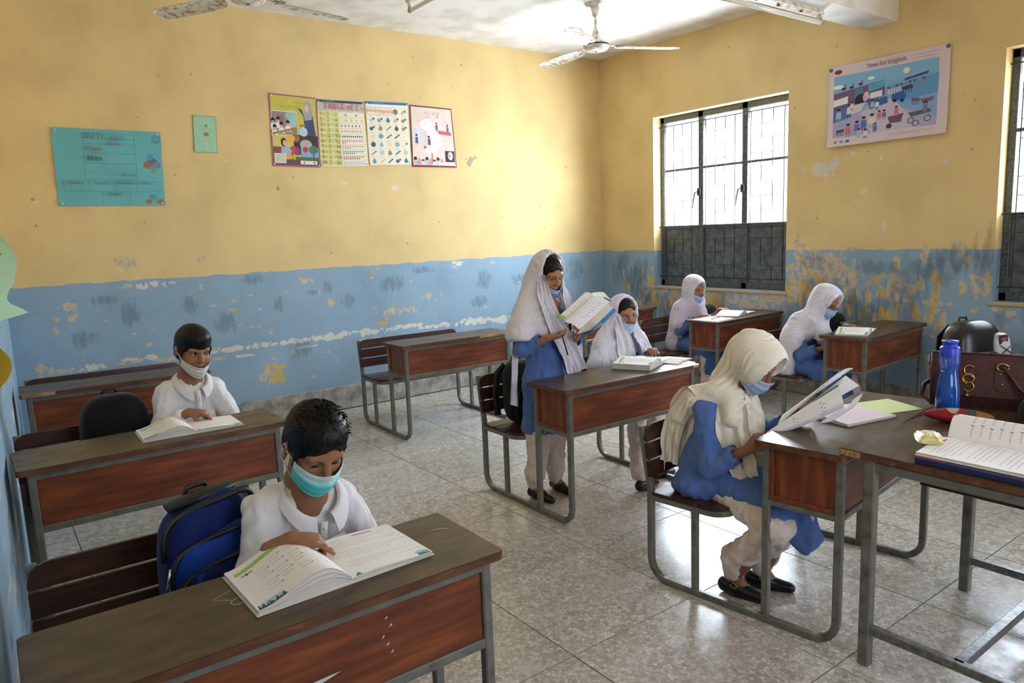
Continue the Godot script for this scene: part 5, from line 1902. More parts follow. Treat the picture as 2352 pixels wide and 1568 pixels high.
# a shirt collar: two leaves round the neck, open in front
func collar_leaf(s: float, x: Transform3D, rad: Vector2, drop: float, point: Vector3) -> ArrayMesh:
	return sheet(14, 6, func(u: float, v: float) -> Vector3:
		var a := lerpf(PI * 0.98, 0.30, u) * s
		var stand := Vector3(sin(a) * rad.x, 0.0, cos(a) * rad.y)
		var outw := Vector3(sin(a), 0, cos(a))
		var fr := smoothstep(0.45, 1.0, u)
		var p := stand + outw * (0.003 + 0.030 * v) + Vector3(0, 0.012 * sin(minf(v * 5.0, PI * 0.5)) - drop * v * (0.45 + 0.55 * v), 0) + Vector3(0, -0.026 * fr, 0.010 * fr)
		p += point * Vector3(s, 1, 1) * v * smoothstep(0.6, 1.0, u)
		return x * p, 0.0022)

func shoe_field(f: Field, heel: Vector3, toe: Vector3) -> void:
	var d := (toe - heel)
	f.cap(heel + Vector3(0, 0.035, 0), heel + d * 0.35 + Vector3(0, 0.034, 0), 0.033, 0.034, 0.015, Vector3(0.95, 1, 0.95))
	f.cap(heel + d * 0.3 + Vector3(0, 0.028, 0), toe - d * 0.12 + Vector3(0, 0.019, 0), 0.034, 0.022, 0.02)
	f.plane(heel + Vector3(0, 0.001, 0), Vector3.DOWN, 0.003)

func person(label: String, at: Vector3) -> Node3D:
	return thing("person", label, "person", at)

func build_people() -> void:
	boy_front()
	boy_behind()
	girl_standing()
	girl_beside()
	girl_cream()
	girl_far()
	girl_right()

# the boy in the foreground: white shirt, turquoise mask, finger on the page
func boy_front() -> void:
	var B := Vector3(-5.19, 0, 4.07)
	var o := person("boy in white shirt and turquoise mask, finger on his open book", B)
	var hx := Transform3D(head_basis(2.0, 27.0, -4.0).scaled_local(Vector3.ONE * 0.98), Vector3(-5.182, 0.983, 4.285))
	var P := PackedVector3Array()
	var I := PackedInt32Array()
	head_field(0.0034, true).net(P, I, hx)
	# right hand on the page, pointing; left hand in the lap
	add_hand(P, I, Vector3(-5.300, 0.800, 4.425), Vector3(0.85, -0.17, 0.48), Vector3(0.05, -0.9, -0.1), -1.0, [0.28, 0.95, 1.05, 1.1], 0.75, Vector3(-5.352, 0.772, 4.388), 0.0032, 0.86)
	add_hand(P, I, Vector3(-5.06, 0.56, 4.28), Vector3(-0.7, -0.1, 0.4), Vector3(0.0, -1, 0), 1.0, [0.6, 0.7, 0.7, 0.7], 0.4, Vector3(-5.01, 0.61, 4.24), 0.005, 0.82)
	var body := Field.new(Vector3(-5.40, 0.30, 3.95), Vector3(-4.95, 0.95, 4.5), 0.01)
	body.cap(Vector3(-5.178, 0.93, 4.262), Vector3(-5.186, 0.80, 4.205), 0.046, 0.055, 0.03)
	body.cap(Vector3(-5.19, 0.76, 4.18), Vector3(-5.19, 0.50, 4.06), 0.07, 0.08, 0.03, Vector3(1.3, 1, 0.85))
	body.net(P, I)
	shift(P, -B)
	part("body", finish(P, I, null, skin_colors(Transform3D(hx.basis, hx.origin - B), 1.0)), M.skin, o)
	face_parts(o, hx, Vector2(0.05, -0.5), true, B)
	mask_parts(o, hx, B, 0.0, rgb(196, 226, 226), rgb(92, 205, 205))
	var hair := part("hair", boy_hair(hx, B, -0.010, 5, 0.0025), M.hair, o)
	part("hair_tuft", hair_tufts(hx, B, 320, 9, 0.02), M.hair, hair).set_meta("kind", "stuff")
	# shirt
	var f := Field.new(Vector3(-5.50, 0.36, 3.90), Vector3(-4.86, 0.90, 4.46), 0.009)
	f.cap(Vector3(-5.19, 0.765, 4.165), Vector3(-5.19, 0.47, 4.06), 0.098, 0.105, 0.03, Vector3(1.22, 1, 0.92))
	f.cap(Vector3(-5.272, 0.795, 4.155), Vector3(-5.108, 0.785, 4.165), 0.064, 0.064, 0.04, Vector3(1, 0.9, 1.0))
	f.cap(Vector3(-5.185, 0.83, 4.19), Vector3(-5.19, 0.78, 4.17), 0.056, 0.085, 0.03)
	f.cap(Vector3(-5.298, 0.785, 4.16), Vector3(-5.362, 0.60, 4.23), 0.057, 0.050, 0.025)      # right sleeve
	f.cap(Vector3(-5.362, 0.60, 4.23), Vector3(-5.385, 0.69, 4.33), 0.048, 0.042, 0.02)
	f.cap(Vector3(-5.385, 0.69, 4.33), Vector3(-5.345, 0.765, 4.385), 0.042, 0.036, 0.015)
	f.cap(Vector3(-5.078, 0.775, 4.17), Vector3(-4.995, 0.60, 4.22), 0.056, 0.049, 0.025)       # left sleeve
	f.cap(Vector3(-4.995, 0.60, 4.22), Vector3(-5.06, 0.56, 4.28), 0.048, 0.042, 0.03)
	f.egg(Vector3(-5.172, 0.86, 4.235), Vector3(0.052, 0.05, 0.052), 0.008, Basis.IDENTITY, true)   # neck opening
	f.cap(Vector3(-5.168, 0.87, 4.27), Vector3(-5.172, 0.765, 4.282), 0.035, 0.006, 0.006, Vector3(1, 1, 1.4), true)
	var P2 := PackedVector3Array()
	var I2 := PackedInt32Array()
	f.net(P2, I2)
	shift(P2, -B)
	part("shirt", finish(P2, I2, creases(3, 0.0075, 0.13, Vector3.UP, 2.2)), M.white_cloth, o)
	var nx := Transform3D(head_basis(2, 24), Vector3(-5.176, 0.842, 4.225) - B)
	part("collar", collar_leaf(-1.0, nx, Vector2(0.066, 0.066), 0.030, Vector3(-0.006, -0.030, 0.012)), M.white_cloth, o)
	part("collar", collar_leaf(1.0, nx, Vector2(0.066, 0.066), 0.028, Vector3(0.004, -0.024, 0.012)), M.white_cloth, o)
	part("placket", tube_mesh([Vector3(0.022, 0.765, 0.213), Vector3(0.016, 0.72, 0.207), Vector3(0.012, 0.65, 0.188), Vector3(0.008, 0.56, 0.155)], [0.009, 0.011, 0.011, 0.011], 8, 0.25, Vector3(0, 0.3, 1)), M.white_cloth, o)
	for q in [Vector3(0.020, 0.748, 0.2155), Vector3(0.013, 0.676, 0.199)]:
		var st := newst()
		lathe(st, [Vector2(0.005, 0), Vector2(0.005, 0.001), Vector2(0.003, 0.0017), Vector2(0.0, 0.0014)], 12, Transform3D(Basis(Quaternion(Vector3.UP, Vector3(0, 0.25, 1).normalized())), q))
		part("button", done(st), M.paper, o)
	part("pocket", box_mesh(Vector3(-0.032, -0.035, 0), Vector3(0.032, 0.035, 0.003), 0.001), M.white_cloth, o).transform = Transform3D(Basis.from_euler(Vector3(-0.3, 0.35, 0)), Vector3(0.072, 0.665, 0.178))
	# trousers
	var t := Field.new(Vector3(-5.40, 0.02, 3.9), Vector3(-4.98, 0.56, 4.62), 0.013)
	t.egg(Vector3(-5.19, 0.47, 4.05), Vector3(0.135, 0.068, 0.11), 0.03)
	for s in [-1.0, 1.0]:
		t.cap(Vector3(-5.19 + 0.07 * s, 0.47, 4.07), Vector3(-5.19 + 0.10 * s, 0.455, 4.40), 0.068, 0.056, 0.03)
		t.cap(Vector3(-5.19 + 0.10 * s, 0.455, 4.40), Vector3(-5.19 + 0.09 * s, 0.09, 4.42), 0.056, 0.046, 0.03)
	var P3 := PackedVector3Array()
	var I3 := PackedInt32Array()
	t.net(P3, I3)
	shift(P3, -B)
	part("trousers", finish(P3, I3), cloth(rgb(58, 58, 62)), o)
	for s in [-1.0, 1.0]:
		var h := Vector3(-5.19 + 0.09 * s, 0, 4.39)
		var sf := Field.new(h - Vector3(0.06, 0.01, 0.06), h + Vector3(0.06, 0.1, 0.24), 0.008)
		shoe_field(sf, h, h + Vector3(0, 0, 0.19))
		var Ps := PackedVector3Array()
		var Is := PackedInt32Array()
		sf.net(Ps, Is)
		shift(Ps, -B)
		part("shoe", finish(Ps, Is), M.shoe, o)

# ---------------------------------------------------------------- girls: blue kameez, pale shalwar, scarf
func v3(a: Array) -> Vector3:
	return Vector3(a[0], a[1], a[2])

func mesh_at(f: Field, B: Vector3, folds = null) -> ArrayMesh:
	var P := PackedVector3Array()
	var I := PackedInt32Array()
	f.net(P, I)
	shift(P, -B)
	return finish(P, I, folds)

# d: base, head (transform), neck, sh / el / wr / hand direction / palm for right and left, chest, waist, hip, knee, ank, heel, toe, cell, gaze, down, tone
func girl(label: String, d: Dictionary) -> Node3D:
	var B: Vector3 = d.base
	var o := person(label, B)
	var hx: Transform3D = d.head
	var cell: float = d.cell
	var P := PackedVector3Array()
	var I := PackedInt32Array()
	head_field(clampf(cell * 0.42, 0.0036, 0.005), d.down, false).net(P, I, hx)
	var curl: Array = d.get("curl", [0.55, 0.65, 0.7, 0.75])
	add_hand(P, I, d.wrR, d.hdR, d.pmR, -1.0, curl, d.get("thumb", 0.5), d.elR.lerp(d.wrR, 0.35), 0.0034, 0.84)
	add_hand(P, I, d.wrL, d.hdL, d.pmL, 1.0, d.get("curlL", curl), d.get("thumb", 0.5), d.elL.lerp(d.wrL, 0.35), 0.0034, 0.84)
	var legs := Field.new(B + Vector3(-0.35, 0.0, -0.3), B + Vector3(0.4, 0.3, 0.75), 0.012)
	for s in ["R", "L"]:
		legs.cap((d["ank" + s] as Vector3).lerp(d["knee" + s], 0.3), d["ank" + s], 0.032, 0.028, 0.01)
		legs.cap(d["ank" + s], d["heel" + s] + (d["toe" + s] - d["heel" + s]) * 0.45 + Vector3(0, 0.035, 0), 0.030, 0.026, 0.01)
	legs.net(P, I)
	var nb := Field.new(d.neck - Vector3.ONE * 0.16, d.neck + Vector3.ONE * 0.16, 0.009)
	nb.cap(hx * Vector3(0, -0.07, -0.02), d.neck, 0.045, 0.05, 0.02)
	nb.cap(d.neck, d.neck - Vector3(0, 0.05, -0.01), 0.055, 0.075, 0.03, Vector3(1.3, 1, 0.9))
	nb.net(P, I)
	shift(P, -B)
	part("body", finish(P, I, null, skin_colors(Transform3D(hx.basis, hx.origin - B), d.get("tone", 1.0))), M.skin, o)
	face_parts(o, hx, d.gaze, d.down, B)
	# kameez
	var lo := B + Vector3(-0.34, 0.1, -0.32)
	var hi := B + Vector3(0.36, d.neck.y + 0.04, 0.75)
	var f := Field.new(lo, hi, cell)
	f.cap(d.chest, d.waist, 0.092, 0.088, 0.03, Vector3(1.28, 1, 0.9))
	f.cap(d.waist, d.hip, 0.088, 0.108, 0.04, Vector3(1.28, 1, 0.95))
	f.cap(d.shR, d.shL, 0.052, 0.052, 0.05)
	f.cap(d.neck + Vector3(0, -0.015, 0), d.chest, 0.056, 0.09, 0.03)
	for s in ["R", "L"]:
		f.cap(d["sh" + s], d["el" + s], 0.053, 0.046, 0.02)
		f.cap(d["el" + s], d["el" + s].lerp(d["wr" + s], 0.62), 0.045, 0.043, 0.015)
	for c in d.skirt:
		f.cap(c[0], c[1], c[2], c[3], 0.03, c[4] if c.size() > 4 else Vector3.ONE)
	for c in d.get("skirt_cut", []):
		f.plane(c[0], c[1])
	for s in ["R", "L"]:
		var a: Vector3 = d["el" + s].lerp(d["wr" + s], 0.60)
		var dirn: Vector3 = (d["wr" + s] - d["el" + s]).normalized()
		f.cap(a + dirn * 0.004, a + dirn * 0.05, 0.034, 0.038, 0.004, Vector3.ONE, true)
	f.egg(d.neck + Vector3(0, 0.045, 0.02), Vector3(0.055, 0.05, 0.055), 0.006, Basis.IDENTITY, true)
	part("kameez", mesh_at(f, B, creases(d.seed, 0.008, 0.11, Vector3.UP, 2.2)), M.blue_cloth, o)
	# shalwar
	var t := Field.new(B + Vector3(-0.34, 0.03, -0.3), B + Vector3(0.4, d.hip.y + 0.1, 0.75), cell * 1.1)
	var lg: float = d.get("leg", 1.0)
	for s in ["R", "L"]:
		t.cap(d.hip.lerp(d["knee" + s], 0.08) + Vector3(0, -0.01, 0), d["knee" + s], 0.088 * lg, 0.070 * lg, 0.03)
		t.cap(d["knee" + s], d["ank" + s] + Vector3(0, 0.07, 0), 0.068 * lg, 0.054, 0.03)
		t.cap(d["ank" + s] + Vector3(0, 0.07, 0), d["ank" + s] + Vector3(0, 0.015, 0), 0.058, 0.044, 0.02)
	part("shalwar", mesh_at(t, B, creases(d.seed + 7, 0.011, 0.12, Vector3.UP, 1.6)), M.shalwar, o)
	for s in ["R", "L"]:
		var h: Vector3 = d["heel" + s]
		var e: Vector3 = d["toe" + s]
		var sf := Field.new(h.min(e) - Vector3(0.06, 0.01, 0.06), h.max(e) + Vector3(0.06, 0.11, 0.06), 0.007)
		shoe_field(sf, h, e)
		# low opening for the foot
		sf.egg(h.lerp(e, 0.22) + Vector3(0, 0.085, 0), Vector3(0.04, 0.032, 0.05), 0.006, Basis.IDENTITY, true)
		var sh := part("shoe", mesh_at(sf, B), M.shoe, o)
		if d.get("buckle", false):
			var dirn := (e - h).normalized()
			var sd := dirn.cross(Vector3.UP) * (-1.0)
			var c := h.lerp(e, 0.30) + Vector3(0, 0.055, 0) - sd * 0.034 - B
			var st := newst()
			var q := []
			for k in 5:
				var a := TAU * k / 4.0
				q.append(c + dirn * cos(a) * 0.017 + Vector3.UP * sin(a) * 0.013)
			tube(st, q, 0.0022, 6)
			part("buckle", done(st), M.gold, sh)
			var st2 := newst()
			tube(st2, [h.lerp(e, 0.30) + Vector3(0, 0.045, 0) - sd * 0.036 - B, h.lerp(e, 0.30) + Vector3(0, 0.078, 0) - B, h.lerp(e, 0.30) + Vector3(0, 0.045, 0) + sd * 0.036 - B], 0.007, 8, 0.4, dirn)
			part("strap", done(st2), M.shoe, sh)
	return o

# hair parted in the middle, close to the head
func girl_hair(hx: Transform3D, B: Vector3) -> ArrayMesh:
	var f := Field.new(Vector3(-0.1, -0.09, -0.12), Vector3(0.1, 0.15, 0.12), 0.0042)
	f.egg(Vector3(0, 0.038, -0.014), Vector3(0.078, 0.090, 0.095), 0.01)
	f.egg(Vector3(0, -0.060, 0.105), Vector3(0.064, 0.125, 0.085), 0.008, Basis.IDENTITY, true)
	f.cap(Vector3(0, 0.14, 0.06), Vector3(0, 0.13, -0.06), 0.012, 0.012, 0.012, Vector3.ONE, true)
	f.egg(Vector3(0, -0.12, 0.03), Vector3(0.12, 0.07, 0.10), 0.012, Basis.IDENTITY, true)
	var P := PackedVector3Array()
	var I := PackedInt32Array()
	f.net(P, I, Transform3D(hx.basis, hx.origin - B))
	var n := noise(0.8, 4, 2)
	var inv := hx.affine_inverse()
	return finish(P, I, func(p: Vector3, _n: Vector3) -> float:
		var q := inv * (p + B)
		return 0.0016 * n.get_noise_2d(q.y * 60.0 + absf(q.x) * 90.0, q.z * 12.0))

# the scarf's part over the head
func scarf_hood(f: Field, hx: Transform3D, size := 1.0) -> void:
	f.egg(hx * Vector3(0, 0.034, -0.016), Vector3(0.089, 0.099, 0.106) * size, 0.02, hx.basis)
	f.egg(hx * Vector3(0, -0.035, -0.022), Vector3(0.087, 0.095, 0.086) * size, 0.04, hx.basis)

func scarf_folds(seed_: int, amount: float, lines: Vector3) -> Callable:
	var n := noise(0.06, seed_, 2)
	return func(p: Vector3, _n: Vector3) -> float:
		var q := p * 100.0
		var w := n.get_noise_3d(q.x, q.y * 0.5, q.z)
		var w2 := n.get_noise_3d(q.z * 1.3 + 40.0, q.x * 1.3, q.y * 0.6)
		var ph := p.dot(lines) + w * 5.0
		var r := 1.0 - absf(sin(ph))
		return amount * (r * r * 1.5 - 0.5) * clampf(0.45 + w2 * 1.5, 0.0, 1.0) + amount * 0.5 * w

# a hanging length of cloth: centres, half widths and across-directions down its length, with pleats
func drape(pts: Array, half: Array, across: Array, pleats: float, amp: float, seed_: int, thick := 0.004) -> ArrayMesh:
	var c := Curve3D.new()
	for i in pts.size():
		var t: Vector3 = (pts[mini(i + 1, pts.size() - 1)] - pts[maxi(i - 1, 0)]) * 0.2
		c.add_point(pts[i], -t, t)
	c.bake_interval = 0.01
	var n := noise(1.2, seed_, 2)
	var L := c.get_baked_length()
	var m := pts.size() - 1
	return sheet(30, 36, func(u: float, v: float) -> Vector3:
		var p := c.sample_baked(v * L, true)
		var tn := (c.sample_baked(minf(v * L + 0.01, L), true) - c.sample_baked(maxf(v * L - 0.01, 0.0), true)).normalized()
		var k := mini(int(v * m), m - 1)
		var fr := v * m - k
		var s: Vector3 = (across[mini(k, across.size() - 1)] as Vector3).lerp(across[mini(k + 1, across.size() - 1)], fr)
		s = (s - tn * s.dot(tn)).normalized()
		var h := lerpf(half[k], half[k + 1], fr)
		var nn := s.cross(tn)
		var a := u * 2.0 - 1.0
		var w := n.get_noise_2d(u * 2.0, v * 2.2)
		var ph := (a + 0.35 * w) * PI * pleats
		var z := amp * (1.0 - absf(sin(ph)) * 1.7) + amp * 1.4 * w - h * 0.22 * a * a
		return p + s * h * (a + 0.12 * w) + nn * z + tn * 0.012 * w * v, thick)

# ---- the standing girl
func girl_standing() -> void:
	var hx := Transform3D(head_basis(3.0, 20.0, 0.0).scaled_local(Vector3.ONE * 0.96), Vector3(-3.282, 1.300, 2.995))
	var B := Vector3(-3.30, 0, 2.97)
	var o := girl("girl standing, reading from a rolled-back book, white scarf off her brow", {
		base = B, head = hx, cell = 0.010, seed = 21, gaze = Vector2(0.15, -0.5), down = true, tone = 1.25,
		neck = Vector3(-3.293, 1.185, 2.975), chest = Vector3(-3.295, 1.02, 2.97), waist = Vector3(-3.30, 0.84, 2.97), hip = Vector3(-3.31, 0.68, 2.965),
		shR = Vector3(-3.40, 1.095, 2.965), shL = Vector3(-3.185, 1.095, 2.975),
		elR = Vector3(-3.478, 0.895, 2.985), elL = Vector3(-3.125, 0.885, 2.995),
		wrR = Vector3(-3.385, 0.966, 3.125), hdR = Vector3(0.75, 0.18, 0.62), pmR = Vector3(0.1, 0.85, -0.35),
		wrL = Vector3(-3.195, 0.945, 3.125), hdL = Vector3(-0.10, 0.75, 0.62), pmL = Vector3(-0.6, 0.45, -0.6),
		curl = [0.35, 0.4, 0.45, 0.5], curlL = [0.75, 0.85, 0.9, 0.9], thumb = 0.35,
		kneeR = Vector3(-3.375, 0.39, 2.985), kneeL = Vector3(-3.255, 0.39, 2.99), ankR = Vector3(-3.39, 0.075, 2.955), ankL = Vector3(-3.222, 0.075, 2.93),
		heelR = Vector3(-3.392, 0, 2.925), toeR = Vector3(-3.372, 0, 3.10), heelL = Vector3(-3.205, 0, 2.90), toeL = Vector3(-3.218, 0, 3.075),
		skirt = [[Vector3(-3.31, 0.68, 2.965), Vector3(-3.315, 0.40, 2.965), 0.108, 0.132, Vector3(1.15, 1, 0.85)]],
		skirt_cut = [[Vector3(0, 0.40, 0), Vector3.DOWN]],
	})
	part("hair", girl_hair(hx, B), M.hair, o)
	mask_parts(o, hx, B, 1.0, rgb(176, 196, 226), rgb(100, 148, 224), false)
	var f := Field.new(B + Vector3(-0.34, 0.80, -0.22), B + Vector3(0.26, 1.47, 0.22), 0.009)
	scarf_hood(f, hx)
	f.cap(Vector3(-3.315, 1.25, 2.925), Vector3(-3.385, 1.075, 2.94), 0.075, 0.10, 0.05, Vector3(1, 1, 0.9))
	f.cap(Vector3(-3.39, 1.085, 2.95), Vector3(-3.475, 0.975, 2.985), 0.078, 0.074, 0.04)
	f.cap(Vector3(-3.46, 1.00, 2.945), Vector3(-3.48, 0.93, 2.945), 0.072, 0.062, 0.03)
	f.cap(Vector3(-3.26, 1.22, 2.945), Vector3(-3.165, 1.03, 2.97), 0.07, 0.075, 0.05)
	f.cap(Vector3(-3.35, 1.17, 3.02), Vector3(-3.35, 1.0, 3.045), 0.035, 0.045, 0.03, Vector3(1.2, 1, 0.7))
	f.egg(hx * Vector3(0, 0.040, 0.105), Vector3(0.086, 0.150, 0.118), 0.008, hx.basis, true)
	f.cap(hx * Vector3(0, -0.08, 0.09), Vector3(-3.265, 1.00, 3.10), 0.064, 0.03, 0.010, Vector3(0.85, 1, 1.3), true)
	f.cap(Vector3(-3.48, 0.865, 2.985), Vector3(-3.385, 0.95, 3.14), 0.066, 0.05, 0.010, Vector3.ONE, true)
	f.cap(Vector3(-3.32, 0.89, 2.97), Vector3(-3.32, 0.62, 2.97), 0.13, 0.16, 0.010, Vector3(1.2, 1, 0.6), true)
	f.cap(Vector3(-3.12, 0.88, 3.0), Vector3(-3.19, 0.94, 3.12), 0.05, 0.045, 0.01, Vector3.ONE, true)
	f.plane(Vector3(-3.44, 0.93, 2.97), Vector3(-0.25, -1, 0.1), 0.004)
	var sc := part("scarf", mesh_at(f, B, scarf_folds(31, 0.008, Vector3(95, -45, 40))), M.scarf_white, o)
	var fw := Vector3(1, 0.15, 0.1)
	part("scarf_panel", drape([hx * Vector3(-0.078, 0.01, 0.03) - B, Vector3(-3.355, 1.16, 3.055) - B, Vector3(-3.31, 1.01, 3.085) - B, Vector3(-3.235, 0.875, 3.095) - B, Vector3(-3.165, 0.725, 3.085) - B], [0.022, 0.044, 0.055, 0.058, 0.070], [Vector3(0.3, 0, 1), fw, fw, fw, Vector3(1, -0.1, 0)], 1.5, 0.010, 41), M.scarf_white, sc)
	part("scarf_panel", drape([hx * Vector3(0.078, 0.01, 0.03) - B, Vector3(-3.205, 1.17, 3.045) - B, Vector3(-3.18, 1.02, 3.075) - B, Vector3(-3.150, 0.89, 3.060) - B, Vector3(-3.135, 0.78, 3.055) - B], [0.022, 0.040, 0.050, 0.050, 0.045], [Vector3(0.3, 0, -1), Vector3(1, 0, -0.3)], 1.5, 0.009, 42), M.scarf_white, sc)
	var tail := sheet(8, 24, func(u: float, v: float) -> Vector3:
		var p := Vector3(-3.485, 0.98, 2.935).lerp(Vector3(-3.512, 0.585, 2.945), v)
		return p + Vector3((u - 0.5) * 0.055, -0.02 * u * v, 0.012 * sin(u * 9.0 + v * 3.0)) - B, 0.003)
	part("scarf_end", tail, M.scarf_white, o)
	var st := newst()
	tube(st, [Vector3(0.075, 0.21, 0.0) + Vector3(0, 0.87, 0.12), Vector3(0.08, 1.045, 0.128), Vector3(0.082, 0.99, 0.135)], [0.011, 0.010, 0.006], 8)
	part("braid", done(st), M.hair, o)
	part("hair_tie", tube_mesh([Vector3(0.074, 1.095, 0.12), Vector3(0.077, 1.06, 0.126)], 0.0145, 10), plain(rgb(170, 24, 34), 0.7), o)

# ---- the girl beside her, looking up
func girl_beside() -> void:
	var hx := Transform3D(head_basis(-14.0, 2.0, -3.0).scaled_local(Vector3.ONE * 0.96), Vector3(-2.530, 0.985, 2.835))
	var B := Vector3(-2.58, 0, 2.76)
	var o := girl("seated girl looking up beside the standing one, blue mask under her nose", {
		base = B, head = hx, cell = 0.011, seed = 22, leg = 0.82, gaze = Vector2(0.45, 0.1), down = false, tone = 1.2,
		neck = Vector3(-2.548, 0.868, 2.81), chest = Vector3(-2.555, 0.74, 2.80), waist = Vector3(-2.57, 0.60, 2.78), hip = Vector3(-2.58, 0.48, 2.76),
		shR = Vector3(-2.665, 0.795, 2.80), shL = Vector3(-2.44, 0.80, 2.81),
		elR = Vector3(-2.76, 0.63, 2.87), elL = Vector3(-2.39, 0.64, 2.90),
		wrR = Vector3(-2.70, 0.72, 3.02), hdR = Vector3(0.5, 0.1, 0.8), pmR = Vector3(0, -1, 0),
		wrL = Vector3(-2.52, 0.775, 3.06), hdL = Vector3(-0.55, 0.25, 0.75), pmL = Vector3(0.1, -0.9, 0.0),
		curl = [0.5, 0.6, 0.65, 0.7],
		kneeR = Vector3(-2.70, 0.44, 3.10), kneeL = Vector3(-2.53, 0.44, 3.10), ankR = Vector3(-2.84, 0.08, 3.26), ankL = Vector3(-2.63, 0.08, 3.19),
		heelR = Vector3(-2.866, 0, 3.285), toeR = Vector3(-2.70, 0, 3.27), heelL = Vector3(-2.651, 0, 3.185), toeL = Vector3(-2.48, 0, 3.215),
		skirt = [[Vector3(-2.64, 0.47, 2.79), Vector3(-2.69, 0.455, 3.08), 0.085, 0.076], [Vector3(-2.53, 0.47, 2.79), Vector3(-2.53, 0.455, 3.08), 0.085, 0.076]],
		buckle = true,
	})
	part("hair", girl_hair(hx, B), M.hair, o)
	mask_parts(o, hx, B, 0.8, rgb(176, 206, 240), rgb(166, 200, 240), false)
	var f := Field.new(B + Vector3(-0.36, 0.58, -0.22), B + Vector3(0.30, 1.16, 0.30), 0.0095)
	scarf_hood(f, hx)
	f.cap(Vector3(-2.56, 0.93, 2.785), Vector3(-2.66, 0.78, 2.805), 0.072, 0.10, 0.05, Vector3(1, 1, 0.9))
	f.cap(Vector3(-2.66, 0.80, 2.82), Vector3(-2.79, 0.69, 2.87), 0.076, 0.080, 0.04)
	f.cap(Vector3(-2.51, 0.92, 2.785), Vector3(-2.42, 0.80, 2.82), 0.07, 0.082, 0.05)
	f.cap(Vector3(-2.42, 0.80, 2.83), Vector3(-2.375, 0.70, 2.88), 0.068, 0.066, 0.04)
	f.cap(Vector3(-2.66, 0.78, 2.89), Vector3(-2.70, 0.67, 2.95), 0.050, 0.058, 0.03, Vector3(1.1, 1, 0.8))
	f.egg(hx * Vector3(0, 0.012, 0.108), Vector3(0.080, 0.140, 0.112), 0.008, hx.basis, true)
	f.cap(hx * Vector3(0, -0.09, 0.08), Vector3(-2.545, 0.74, 2.99), 0.056, 0.03, 0.010, Vector3(0.85, 1, 1.3), true)
	f.plane(Vector3(-2.70, 0.645, 2.9), Vector3(-0.25, -1, 0.25), 0.004)
	f.cap(Vector3(-2.55, 0.66, 2.80), Vector3(-2.55, 0.50, 2.80), 0.12, 0.13, 0.01, Vector3(1.25, 1, 0.9), true)
	var sc := part("scarf", mesh_at(f, B, scarf_folds(32, 0.008, Vector3(100, -50, 40))), M.scarf_white, o)
	part("scarf_panel", drape([hx * Vector3(-0.076, 0.01, 0.035) - B, Vector3(-2.615, 0.88, 2.905) - B, Vector3(-2.635, 0.77, 2.955) - B, Vector3(-2.655, 0.66, 2.985) - B], [0.022, 0.045, 0.060, 0.066], [Vector3(0.3, 0, 1), Vector3(1, 0, 0.35)], 1.2, 0.008, 43), M.scarf_white, sc)
	part("scarf_panel", drape([hx * Vector3(0.076, 0.01, 0.035) - B, Vector3(-2.475, 0.88, 2.895) - B, Vector3(-2.465, 0.78, 2.945) - B, Vector3(-2.470, 0.70, 2.975) - B], [0.022, 0.045, 0.055, 0.052], [Vector3(0.3, 0, -1), Vector3(1, 0, -0.2)], 1.5, 0.008, 44), M.scarf_white, sc)

